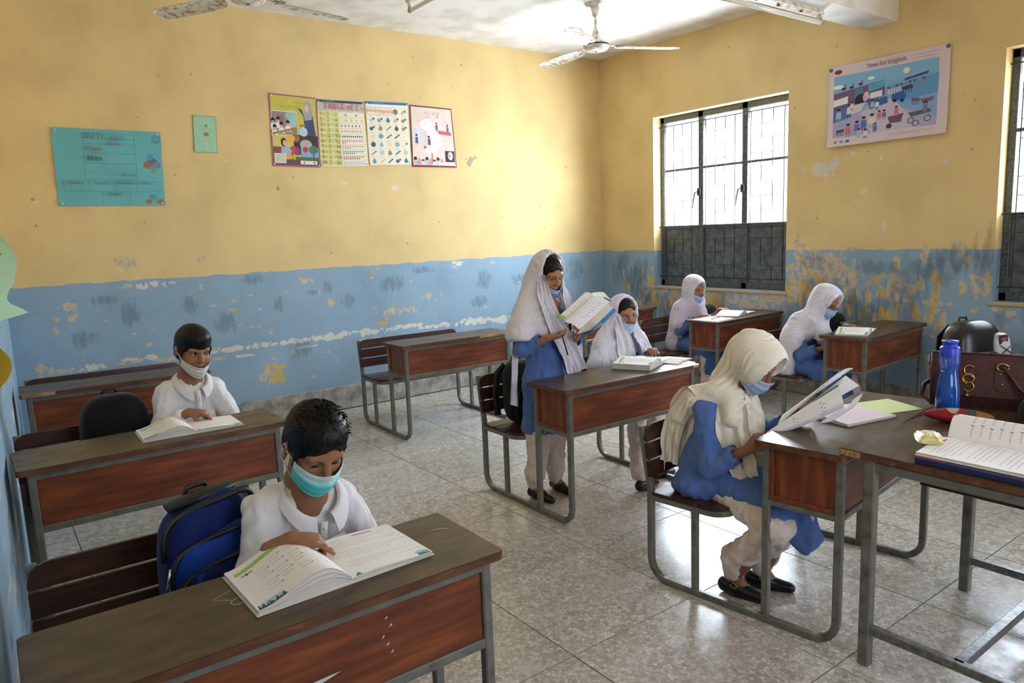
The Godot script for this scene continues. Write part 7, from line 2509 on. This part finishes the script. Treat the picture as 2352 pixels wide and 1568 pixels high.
func held_books() -> void:
	# the standing girl's book: pages rolled back over the cover
	var o := thing("open_book", "blue-covered book with rolled-back pages in the standing girl's hands", "book", Vector3(-3.22, 1.05, 3.22))
	var B := o.position
	var BL := Vector3(-3.355, 1.044, 3.155) - B
	var BR := Vector3(-3.262, 1.006, 3.225) - B
	var TL := Vector3(-3.205, 1.170, 3.215) - B
	var TR := Vector3(-3.015, 1.143, 3.225) - B
	var up := Vector3(-0.15, 0.55, 0.6).normalized()
	part("page", sheet(26, 12, func(u: float, v: float) -> Vector3:
		# v runs from the head to the foot of the page, u from the rolled edge to the spine
		var p := TL.lerp(TR, u).lerp(BL.lerp(BR, u), v)
		var r := 0.022
		var roll := maxf(0.0, 0.26 - u) / 0.26
		p += up * (0.022 * sin(PI * u) + 0.010 * sin(PI * 0.5 * (1.0 - u)))
		if roll > 0.0:
			var a := roll * PI * 1.35
			p += (TR - TL).normalized() * (0.026 * roll + sin(a) * r * 0.9 - 0.01) * 0.9 + Vector3(0.1, 0.75, -0.6).normalized() * (1.0 - cos(a)) * r * 0.75
		return p, 0.003), page_words, o)
	var c0 := Vector3(-3.240, 0.962, 3.205) - B
	var c1 := Vector3(-3.190, 0.985, 3.255) - B
	var c2 := Vector3(-2.965, 1.082, 3.215) - B
	var c3 := Vector3(-3.03, 1.135, 3.18) - B
	var cov := canvas(256, 256, rgb(70, 132, 186))
	poly(cov, [[0.0, 0.55], [0.5, 0.45], [1.0, 0.6], [1.0, 1.0], [0.0, 1.0]], rgb(120, 170, 204))
	rect(cov, 0.08, 0.03, 0.3, 0.06, rgb(226, 216, 190))
	ell(cov, 0.5, 0.25, 0.16, 0.09, rgb(186, 92, 84))
	poly(cov, [[0.1, 0.6], [0.5, 0.5], [0.6, 0.6], [0.2, 0.72]], rgb(96, 150, 72))
	poly(cov, [[0.3, 0.4], [0.7, 0.36], [0.72, 0.46], [0.34, 0.5]], rgb(44, 70, 140))
	rect(cov, 0.0, 0.86, 1.0, 0.14, rgb(40, 100, 172))
	rect(cov, 0.16, 0.74, 0.24, 0.05, rgb(50, 70, 90))
	for k in 4:
		script_line(cov, 0.3, 0.62 + k * 0.05, 0.5, 0.03, rgb(226, 230, 236), 50 + k)
	part("cover", sheet(12, 12, func(u: float, v: float) -> Vector3:
		var p := c3.lerp(c2, u).lerp(c0.lerp(c1, u), v)
		return p + Vector3(0, -0.006 * sin(PI * v), 0), 0.003), print_mat(cov, 0.3), o)
	part("page_block", sheet(12, 12, func(u: float, v: float) -> Vector3:
		var p := c3.lerp(c2, u).lerp(c0.lerp(c1, u), v)
		return p + Vector3(-0.02, 0.014 - 0.004 * sin(PI * v), 0.0) - (c2 - c3) * 0.04, 0.010), M.page_edge, o)
	part("leaf", sheet(12, 12, func(u: float, v: float) -> Vector3:
		var p := (TL + Vector3(0.03, 0.0, -0.05)).lerp(TR + Vector3(-0.01, 0.045, -0.05), u).lerp((BL.lerp(BR, 0.4)).lerp(TR, u), v)
		return p + Vector3(0, 0.012 * sin(PI * u), 0), 0.001), M.paper, o)
	# the book the girl in cream reads
	var g := thing("open_book", "book bent open in the hands of the girl in the cream scarf", "book", Vector3(-3.32, 0.84, 4.66))
	var G := g.position
	var bl := Vector3(-3.452, 0.728, 4.520) - G
	var tl := Vector3(-3.285, 0.922, 4.715) - G
	var tr := Vector3(-3.285, 0.838, 4.740) - G
	var br := Vector3(-3.452, 0.712, 4.523) - G
	var outn := Vector3(-0.62, -0.15, 0.55).normalized()
	part("page", sheet(24, 16, func(u: float, v: float) -> Vector3:
		# u from the lower left corner to the far upper end, v from the upper edge down over the bend
		var p := bl.lerp(tl, u).lerp(br.lerp(tr, u), v)
		return p + outn * sin(PI * v) * (0.012 + 0.020 * u) + Vector3(0, -0.012 * sin(PI * u) * v, 0), 0.003), page_words, g)
	part("page", sheet(16, 8, func(u: float, v: float) -> Vector3:
		var p := (bl + Vector3(0.05, 0.02, 0.02)).lerp(tl + Vector3(0.03, 0.02, -0.03), u)
		var e := (bl + Vector3(0.16, 0.04, -0.02)).lerp(tl + Vector3(0.07, 0.055, 0.02), u)
		return p.lerp(e, v) + Vector3(0, 0.012 * sin(PI * v), 0), 0.004), page_right, g)
	for k in 3:
		part("leaf", sheet(8, 6, func(u: float, v: float) -> Vector3:
			var p := bl.lerp(tl, 0.30 + 0.72 * u) + Vector3(0.012 + 0.010 * k, 0.004 + 0.012 * k * u, 0.006)
			return p + (Vector3(0.02, -0.02, 0.035) + Vector3(0.008, -0.010, 0.0) * k) * v * (0.4 + 0.6 * u), 0.0008), M.paper, g)
	part("page", sheet(12, 10, func(u: float, v: float) -> Vector3:
		var p := tr.lerp(tr + Vector3(0.075, 0.050, 0.035), v)
		return p + (bl - tl) * 0.32 * (1.0 - u) * (1.0 - v * 0.6) + Vector3(0, -0.030 * sin(PI * v), 0), 0.001), M.paper, g)

func bags() -> void:
	var lt := plain(rgb(196, 196, 200), 0.5)
	blue_backpack()
	backpack("black backpack with hanging straps, beside the boy looking aside", Vector3(-5.415, 0.407, 2.34), 0.05, -0.05, Vector3(0.30, 0.455, 0.19), M.nylon_black, M.zip, M.nylon_black)
	var e := backpack("dark bag behind the farthest girl", Vector3(-0.25, 0.407, 1.70), 0.0, -0.05, Vector3(0.24, 0.38, 0.16), M.nylon_black, M.zip, M.nylon_black)
	var f := backpack("black bag holding books, behind the masked girl's book", Vector3(-0.27, 0.407, 2.99), 0.0, -0.05, Vector3(0.26, 0.39, 0.17), M.nylon_black, M.zip, M.nylon_black)
	solo("box", box_mesh(Vector3(-0.075, -0.022, -0.03), Vector3(0.075, 0.022, 0.03), 0.004), plain(rgb(206, 84, 44), 0.6), Vector3(-0.245, 0.682, 3.115), "flat orange box in front of the black bag", "box")
	solo("book", box_mesh(Vector3(-0.08, -0.012, -0.03), Vector3(0.07, 0.012, 0.03), 0.002), plain(rgb(84, 128, 104), 0.6), Vector3(-0.25, 0.716, 3.11), "green book on the orange box", "book")
	solo("pencil_tray", box_mesh(Vector3(-0.10, -0.126, -0.03), Vector3(0.10, 0.126, 0.03), 0.006), M.nylon_black, Vector3(-0.245, 0.534, 3.115), "black bag flap under the orange box", "bag")
	var j := backpack("shiny black and grey backpack with criss-cross cord, behind the handbag", Vector3(-1.02, 0.407, 4.33), -0.35, -0.10, Vector3(0.36, 0.50, 0.21), plain(rgb(20, 21, 24), 0.3), M.zip, plain(rgb(24, 25, 28), 0.3))
	part("grey_panel", puff(Vector3(0.062, 0.145, 0.05), 0.6, Vector3(0.115, 0.27, 0.085)), lt, j)
	part("badge", box_mesh(Vector3(-0.035, -0.03, 0.0), Vector3(0.035, 0.03, 0.006), 0.003), plain(rgb(44, 46, 52), 0.4), j).position = Vector3(0.105, 0.375, 0.125)
	part("badge_print", box_mesh(Vector3(-0.02, -0.010, 0.0), Vector3(0.02, 0.010, 0.002), 0.0005), plain(rgb(176, 60, 70), 0.5), j).position = Vector3(0.105, 0.375, 0.131)
	for k in 4:
		for s in [-1.0, 1.0]:
			part("cord", tube_mesh([Vector3(0.115 - 0.045 * s, 0.34 - k * 0.055, 0.138), Vector3(0.115 + 0.045 * s, 0.285 - k * 0.055, 0.138)], 0.003, 5), M.zip, j)
	backpack("dark bag on the bench at the elbow of the girl in cream", Vector3(-3.165, 0.407, 4.21), 0.15, -0.08, Vector3(0.24, 0.40, 0.17), M.nylon_black, M.zip, M.nylon_black)
	backpack("dark bag on the bench behind the standing girl", Vector3(-3.31, 0.407, 2.74), 0.0, -0.03, Vector3(0.22, 0.38, 0.14), M.nylon_black, M.zip, M.nylon_black)

func blue_backpack() -> void:
	var o := thing("backpack", "navy blue backpack with open top, beside the boy in front", "bag", Vector3(-5.43, 0.407, 4.05), 0.12)
	var W := 0.128
	var H := 0.43
	# front outline of the bag: square shoulders, a little sag to the right
	var half := func(y: float) -> float:
		return W * (1.0 - 0.10 * pow(y / H, 3.0)) * (sqrt(maxf(0.0, 1.0 - pow(maxf(0.0, (y - 0.33) / 0.1), 2.4))) if y > 0.33 else 1.0)
	var shell := func(z0: float, z1: float, grow: float, top: float, mat: Material, called: String) -> MeshInstance3D:
		return part(called, sheet(40, 24, func(u: float, v: float) -> Vector3:
			var a := TAU * u
			var c := cos(a)
			var sn := sin(a)
			var b := PI * v
			var px := signf(c) * pow(absf(c), 0.42) * pow(sin(b), 0.30)
			var pz := signf(sn) * pow(absf(sn), 0.55) * pow(sin(b), 0.30)
			var y := top * 0.5 + signf(cos(b)) * pow(absf(cos(b)), 0.55) * top * 0.5
			var sag := 0.012 * sin(px * 2.4 + y * 8.0)
			return Vector3(px * float((half as Callable).call(minf(y, H * 0.999) * 0.9)) * grow, y + 0.03 * px * y / H, lerpf(z0, z1, pz * 0.5 + 0.5) + sag * (0.5 + 0.5 * pz)), 0.0), mat, o)
	shell.call(-0.085, 0.06, 1.0, H, M.nylon_navy, "body")
	shell.call(0.0, 0.095, 0.97, H * 0.80, M.nylon_blue, "front_compartment")
	shell.call(0.03, 0.125, 0.93, H * 0.66, M.nylon_navy, "front_pocket")
	var rim := func(z: float, w: float, top: float, r: float, called: String) -> void:
		var q := []
		for k in 21:
			var a := PI * k / 20.0
			var cx := signf(cos(a)) * pow(absf(cos(a)), 0.45)
			q.append(Vector3(cx * w, top - 0.10 + 0.10 * pow(sin(a), 0.5) + 0.03 * cx, z + 0.012 * sin(cx * 3.0)))
		part(called, tube_mesh(q, r, 8), M.zip, o)
	rim.call(0.038, W * 1.0, H * 0.985, 0.008, "zip")
	rim.call(0.085, W * 0.99, H * 0.80, 0.007, "zip")
	rim.call(0.118, W * 0.95, H * 0.66, 0.006, "piping")
	part("opening", tube_mesh([Vector3(-0.09, H - 0.012, -0.02), Vector3(0.0, H + 0.004, -0.02), Vector3(0.09, H + 0.015, -0.02)], [0.03, 0.036, 0.03], 10, 0.4, Vector3.UP), M.zip, o)
	for x in [-0.045, 0.085]:
		part("web_strap", tube_mesh([Vector3(x, 0.265, 0.122), Vector3(x + 0.004, 0.16, 0.138), Vector3(x + 0.008, 0.03, 0.130)], 0.032, 8, 0.10, Vector3.BACK), M.nylon_blue, o)
	part("net_pocket", tube_mesh([Vector3(0.022, 0.235, 0.122), Vector3(0.026, 0.15, 0.136), Vector3(0.03, 0.03, 0.128)], 0.036, 8, 0.08, Vector3.BACK), M.nylon_black, o)
	part("zip_pull", tube_mesh([Vector3(-0.128, 0.290, 0.085), Vector3(-0.138, 0.262, 0.092), Vector3(-0.146, 0.240, 0.092)], 0.004, 6), M.chrome, o)
	part("loop_tag", box_mesh(Vector3(-0.140, 0.165, 0.06), Vector3(-0.112, 0.177, 0.10), 0.002), plain(rgb(176, 30, 28), 0.7), o)
	part("handle", tube_mesh([Vector3(-0.03, H - 0.01, -0.06), Vector3(-0.02, H + 0.02, -0.06), Vector3(0.03, H + 0.022, -0.06), Vector3(0.04, H - 0.008, -0.06)], 0.008, 8, 0.5, Vector3.BACK), M.zip, o)

func table_things() -> void:
	var T := 0.765
	# water bottle
	var wb := thing("water_bottle", "blue water bottle standing in front of the handbag", "bottle", Vector3(-2.80, T, 4.905))
	var st := newst()
	lathe(st, [Vector2(0.0, 0.0), Vector2(0.037, 0.0), Vector2(0.042, 0.006), Vector2(0.043, 0.05), Vector2(0.041, 0.09), Vector2(0.036, 0.125), Vector2(0.031, 0.155), Vector2(0.030, 0.17), Vector2(0.034, 0.19), Vector2(0.038, 0.205), Vector2(0.036, 0.222), Vector2(0.037, 0.228)], 36)
	var glass := plain(Color(0.10, 0.42, 0.86, 0.42), 0.06)
	glass.transparency = BaseMaterial3D.TRANSPARENCY_ALPHA
	part("bottle_wall", done(st), glass, wb)
	var wt := newst()
	lathe(wt, [Vector2(0.0, 0.004), Vector2(0.035, 0.004), Vector2(0.040, 0.01), Vector2(0.041, 0.05), Vector2(0.039, 0.09), Vector2(0.034, 0.125), Vector2(0.029, 0.155), Vector2(0.0285, 0.163), Vector2(0.0, 0.163)], 32)
	part("water", done(wt), plain(rgb(18, 48, 104), 0.08), wb)
	var cp := newst()
	lathe(cp, [Vector2(0.036, 0.226), Vector2(0.036, 0.256), Vector2(0.033, 0.262), Vector2(0.027, 0.264), Vector2(0.026, 0.276), Vector2(0.030, 0.281), Vector2(0.030, 0.287), Vector2(0.0, 0.289)], 32)
	part("cap", done(cp), plain(rgb(30, 62, 196), 0.35), wb)
	part("spout_lever", box_mesh(Vector3(-0.034, 0.280, -0.012), Vector3(-0.018, 0.288, 0.012), 0.003), plain(rgb(40, 80, 206), 0.35), wb)
	# handbag: local x along its front
	var h := thing("handbag", "maroon leather handbag with gold emblem, back of the table", "handbag", Vector3(-2.60, T, 4.985), -1.21)
	var leather := grained([[0.2, rgb(52, 22, 24)], [0.6, rgb(70, 30, 32)]], Vector3(3, 3, 3), 0.42, 33, 0.02)
	bump(leather, noise(0.14, 34, 3), 0.05)
	var W := 0.21
	var hb := newst()
	for s in [-1.0, 1.0]:
		pass
	var prof := [Vector3(-0.065, 0.0, 0), Vector3(-0.070, 0.05, 0), Vector3(-0.055, 0.14, 0), Vector3(-0.022, 0.215, 0), Vector3(0.022, 0.215, 0), Vector3(0.055, 0.14, 0), Vector3(0.070, 0.05, 0), Vector3(0.065, 0.0, 0)]
	var ol := []
	for p in prof:
		ol.append(Vector3(-W, p.y, p.x))
	plate(hb, ol, Vector3(2.0 * W, 0, 0))
	part("body", done(hb), leather, h)
	for s in [-1.0, 1.0]:
		var pts := [Vector3(-W * 0.995 * s, 0.004, 0.071), Vector3(-W * 0.995 * s, 0.05, 0.073), Vector3(-W * 0.995 * s, 0.14, 0.058), Vector3(-W * 0.995 * s, 0.216, 0.024)]
		part("piping", tube_mesh(pts, 0.004, 6), leather, h)
	part("top_binding", tube_mesh([Vector3(-W, 0.216, 0.02), Vector3(0, 0.217, 0.021), Vector3(W, 0.216, 0.02)], 0.005, 8), leather, h)
	# the emblem: two interlocked curls and a hanging ball
	var em := newst()
	var arc := func(cx: float, cy: float, r: float, a0: float, a1: float) -> void:
		var q := []
		for k in 15:
			var a := lerpf(a0, a1, k / 14.0)
			var y := cy + sin(a) * r
			q.append(Vector3(cx + cos(a) * r, y, 0.074 - 0.17 * maxf(0.0, y - 0.05)))
		tube(em, q, 0.0034, 8)
	arc.call(-0.077, 0.154, 0.018, 0.7, 4.4)
	arc.call(-0.077, 0.122, 0.018, -PI * 0.9, PI * 0.9)
	arc.call(-0.080, 0.118, 0.018, 0.3, 4.6)
	arc.call(-0.077, 0.088, 0.018, -2.5, 1.4)
	part("emblem", done(em), M.gold, h)
	part("charm", ball(Vector3.ONE * 0.008, Vector3(-0.081, 0.054, 0.079), 14), M.gold, h)
	part("charm_chain", tube_mesh([Vector3(-0.079, 0.070, 0.077), Vector3(-0.080, 0.062, 0.078)], 0.002, 6), M.gold, h)
	var hs := newst()
	plate(hs, round_rect(Vector3(0.01, 0.075, 0.069), Vector3.RIGHT, Vector3(0, 1, -0.18).normalized(), 0.05, 0.095, [0.024, 0.024, 0.006, 0.006]), Vector3(0, 0.0005, 0.003))
	part("handle_tab", done(hs), leather, h)
	var ring := newst()
	var rq := []
	for k in 13:
		rq.append(Vector3(0.035 + cos(TAU * k / 12.0) * 0.019, 0.172 + sin(TAU * k / 12.0) * 0.015, 0.061))
	tube(ring, rq, 0.0035, 8)
	part("ring", done(ring), M.gold, h)
	for q in [Vector3(0.028, 0.145, 0.064), Vector3(0.046, 0.150, 0.063), Vector3(0.035, 0.105, 0.071)]:
		part("stud", ball(Vector3(0.004, 0.004, 0.003), q, 10), M.gold, h)
	part("handle", tube_mesh([Vector3(0.035, 0.175, 0.062), Vector3(0.06, 0.145, 0.075), Vector3(0.09, 0.10, 0.09), Vector3(0.14, 0.05, 0.10), Vector3(0.20, 0.03, 0.09)], 0.008, 10), leather, h)
	part("handle", tube_mesh([Vector3(-0.195, 0.10, -0.03), Vector3(-0.235, 0.075, 0.0), Vector3(-0.245, 0.03, 0.02), Vector3(-0.215, 0.012, 0.035), Vector3(-0.185, 0.03, 0.045)], 0.009, 10), leather, h)
	# patterned purse
	var im := canvas(256, 128, rgb(140, 28, 32))
	for q in [[0.16, 0.4, 0.05, 0.14], [0.3, 0.65, 0.09, 0.16], [0.42, 0.3, 0.09, 0.2], [0.54, 0.6, 0.05, 0.22]]:
		ell(im, q[0], q[1], q[2], q[3], rgb(176, 166, 142))
	rect(im, 0.60, 0.0, 0.14, 1.0, rgb(64, 70, 66))
	rect(im, 0.74, 0.0, 0.26, 1.0, rgb(150, 104, 48))
	for k in 16:
		rect(im, 0.75 + k * 0.015, 0.0, 0.005, 1.0, rgb(104, 70, 40))
	var pu := solo("purse", sheet(28, 20, func(u: float, v: float) -> Vector3:
		var r := 0.038 * pow(maxf(0.0, sin(PI * u)), 0.5)
		var a := TAU * v
		return Vector3((u - 0.5) * 0.235, 0.026 + sin(a) * r * 0.72, cos(a) * r * 1.15)), print_mat(im, 0.8), Vector3(-2.945, T, 5.005), "red patterned cloth purse lying before the bottle", "purse")
	pu.rotation.y = -1.12
	# black bag at the edge of the picture
	var bk := thing("pouch", "black bag with small gold fittings at the right edge", "bag", Vector3(-2.80, T, 5.24), 0.3)
	part("body", puff(Vector3(0.10, 0.055, 0.085), 0.8, Vector3(0, 0.055, 0)), M.nylon_black, bk)
	for q in [Vector3(-0.07, 0.075, 0.055), Vector3(-0.045, 0.045, 0.078)]:
		part("stud", ball(Vector3(0.009, 0.004, 0.004), q, 10), M.gold, bk)
	# books on the table
	var nv := thing("book", "navy and red hardback book under the open textbook", "book", Vector3(-3.50, T, 5.30))
	part("cover", box_mesh(Vector3(-0.033, 0.0, -0.185), Vector3(0.20, 0.004, 0.17), 0.001), plain(rgb(34, 40, 88), 0.4), nv)
	part("page_block", box_mesh(Vector3(-0.026, 0.004, -0.178), Vector3(0.196, 0.016, 0.165), 0.001), M.page_edge, nv)
	part("cover", box_mesh(Vector3(-0.033, 0.016, -0.185), Vector3(0.20, 0.020, 0.17), 0.001), plain(rgb(34, 40, 88), 0.4), nv)
	part("spine", box_mesh(Vector3(-0.036, 0.0005, -0.185), Vector3(-0.031, 0.0195, 0.17), 0.002), plain(rgb(30, 36, 82), 0.4), nv)
	part("cover_print", box_mesh(Vector3(-0.022, 0.0195, -0.183), Vector3(0.19, 0.0206, -0.10), 0.0003), plain(rgb(176, 44, 48), 0.4), nv)
	var ob := thing("open_book", "open textbook with a standing page, on the teacher's table", "book", Vector3(-3.285, T + 0.021, 5.275))
	book_half(ob, -1.0, 0.228, 0.335, Vector3(0.012, 0.022, 0.010), page_right)
	part("cover", box_mesh(Vector3(-0.232, 0.0, -0.169), Vector3(0.05, 0.002, 0.169), 0.0005), plain(rgb(226, 216, 190), 0.5), ob)
	part("page", sheet(24, 8, func(u: float, v: float) -> Vector3:
		var a := lerpf(-0.15, 1.0, u)
		var x := 0.004 + 0.036 * u + 0.040 * u * u
		var y := 0.012 + 0.072 * sin(minf(u * 1.25, 1.0) * PI * 0.5) - 0.03 * maxf(0.0, u - 0.8) * 5.0 * maxf(0.0, u - 0.8) * 5.0
		return Vector3(x, y, (v - 0.5) * 0.335), 0.006), page_words, ob)
	# packet
	var pk := plain(Color.WHITE, 0.4, 0.0, 0.4)
	pk.albedo_texture = ntex(noise(0.02, 91, 4), [[0.2, rgb(206, 190, 120)], [0.8, rgb(232, 226, 176)]], 128, 128)
	pk.uv1_scale = Vector3(2, 2, 1)
	var nn := noise(2.2, 92, 3)
	var pc := solo("packet", sheet(26, 26, func(u: float, v: float) -> Vector3:
		var a := TAU * u
		var b := PI * v
		var x := signf(cos(a)) * pow(absf(cos(a)), 0.5) * sin(b)
		var z := signf(sin(a)) * pow(absf(sin(a)), 0.5) * sin(b)
		var e := maxf(absf(x), absf(z))
		return Vector3(x * 0.075, cos(b) * 0.018 * (1.0 - pow(e, 4.0)) + nn.get_noise_2d(x * 1.5, z * 1.5) * 0.005, z * 0.042)), pk, Vector3(-3.37, T + 0.043, 5.085), "crinkled pale yellow packet tucked beside the open textbook", "packet")
	pc.rotation.y = 0.5

func small_things() -> void:
	# ruled exercise book on the desk of the girl in cream
	var im := canvas(300, 220, rgb(226, 212, 216))
	for k in 20:
		rect(im, 0.04 + k * 0.048, 0.0, 0.004, 1.0, rgb(196, 160, 170))
	for k in 12:
		rect(im, 0.0, 0.06 + k * 0.08, 1.0, 0.005, rgb(206, 178, 186))
	rect(im, 0.86, 0.0, 0.008, 1.0, rgb(130, 180, 206))
	var nb := thing("notebook", "ruled pinkish exercise book beside the held book", "notebook", Vector3(-3.055, 0.7405, 4.655), -0.20)
	part("cover", box_mesh(Vector3(-0.14, 0, -0.095), Vector3(0.14, 0.002, 0.095), 0.0005), plain(rgb(150, 120, 120), 0.5), nb)
	part("page_block", box_mesh(Vector3(-0.137, 0.002, -0.092), Vector3(0.137, 0.009, 0.092), 0.0005), M.page_edge, nb)
	part("page", sheet(20, 14, func(u: float, v: float) -> Vector3:
		return Vector3((u - 0.5) * 0.274, 0.0105 + 0.024 * pow(1.0 - v, 1.5) * sin(PI * clampf(u * 0.8 + 0.2, 0, 1)), (v - 0.5) * 0.184), 0.0006), print_mat(im, 0.7), nb)
	var gp := canvas(200, 160, rgb(214, 226, 160))
	for k in 12:
		script_line(gp, 0.12, 0.1 + k * 0.07, 0.75, 0.03, rgb(196, 208, 140), k + 70)
	paper_sheet("paper_sheet", "pale yellow-green sheet of paper behind the exercise book", "paper", [Vector3(-2.90, 0.7415, 4.515), Vector3(-2.655, 0.7415, 4.60), Vector3(-2.735, 0.7415, 4.785), Vector3(-2.975, 0.7415, 4.70)], print_mat(gp, 0.8), 0.003)
	paper_sheet("paper_sheet", "loose white sheets at the right end of the shared desk", "paper", [Vector3(-2.66, 0.7412, 3.19), Vector3(-2.50, 0.7412, 3.16), Vector3(-2.50, 0.7412, 3.40), Vector3(-2.66, 0.7412, 3.40)], M.paper, 0.002)
	paper_sheet("paper_sheet", "white sheet under the pencil on the farthest girl's desk", "paper", [Vector3(-0.96, 0.7412, 2.10), Vector3(-0.70, 0.7412, 2.08), Vector3(-0.68, 0.7412, 2.32), Vector3(-0.93, 0.7412, 2.34)], M.paper, 0.002)
	var pen := thing("pencil", "red and black pencil on the farthest girl's desk", "pencil", Vector3(-0.80, 0.7455, 2.22), 0.25)
	part("shaft", tube_mesh([Vector3(-0.075, 0, 0), Vector3(0.06, 0, 0)], 0.0045, 6), plain(rgb(180, 52, 40), 0.4), pen)
	part("end", tube_mesh([Vector3(0.06, 0, 0), Vector3(0.085, 0, 0)], 0.0046, 6), M.black_plastic, pen)
	part("tip", tube_mesh([Vector3(-0.075, 0, 0), Vector3(-0.092, 0, 0)], [0.0045, 0.0008], 6), M.edge, pen)
	var p2 := thing("pen", "black pen hanging from the standing girl's hand", "pen", Vector3(-3.322, 0.915, 3.175))
	part("barrel", tube_mesh([Vector3(-0.018, 0.06, -0.002), Vector3(0.016, -0.05, 0.0)], 0.0042, 8), M.black_plastic, p2)
	part("clip", tube_mesh([Vector3(-0.022, 0.074, -0.002), Vector3(-0.018, 0.06, -0.002)], 0.0046, 8), M.chrome, p2)
	var rp := thing("pencil_case", "red and white pencil case on the bench beside the black backpack", "pencil case", Vector3(-5.60, 0.4215, 2.36), 0.05)
	part("case", box_mesh(Vector3(-0.08, -0.0135, -0.03), Vector3(0.06, 0.014, 0.03), 0.006), plain(rgb(150, 30, 44), 0.5), rp)
	part("end_cap", box_mesh(Vector3(0.058, -0.0135, -0.03), Vector3(0.095, 0.014, 0.03), 0.006), plain(rgb(214, 208, 206), 0.5), rp)
	# papers on the left wall, close to the camera
	var gi := canvas(200, 200, rgb(176, 222, 204))
	for k in 3:
		script_line(gi, 0.62, 0.22 + k * 0.14, 0.2, 0.08, rgb(40, 46, 44), k + 80)
	var gm := print_mat(gi, 0.7)
	gm.backlight_enabled = true
	gm.backlight = Color(0.4, 0.4, 0.4)
	var A := Vector3(-5.955, 1.66, 4.40)
	solo("paper_chart", sheet(18, 18, func(u: float, v: float) -> Vector3:
		var p := Vector3(-5.952, 1.66, 4.36).lerp(Vector3(-5.835, 1.585, 4.56), u).lerp(Vector3(-5.965, 1.395, 4.60).lerp(Vector3(-5.800, 1.434, 4.60), u), v)
		p += Vector3(-0.012 * sin(PI * v * 1.0) * u + 0.026 * u * sin(PI * clampf(v * 1.4, 0, 1)) - 0.018 * u * smoothstep(0.66, 0.86, v) * (1.0 - smoothstep(0.86, 1.0, v)), 0, 0.02 * sin(u * 3.0))
		return p - A, 0.0006), gm, A, "pale green paper curling off the left wall", "paper")
	var ym := plain(rgb(222, 208, 96), 0.7)
	ym.backlight_enabled = true
	ym.backlight = Color(0.4, 0.4, 0.3)
	var Y := Vector3(-5.96, 1.40, 4.75)
	solo("paper_chart", sheet(14, 18, func(u: float, v: float) -> Vector3:
		var bulge := 0.118 * pow(sin(PI * clampf(v, 0.0, 1.0)), 0.6)
		var z := 4.72 + 0.2 * u
		return Vector3(-5.961 + bulge * sin(PI * 0.5 * u), 1.455 - 0.14 * v, z) - Y, 0.0006), ym, Y, "yellow paper bulging from the left wall under the green one", "paper")
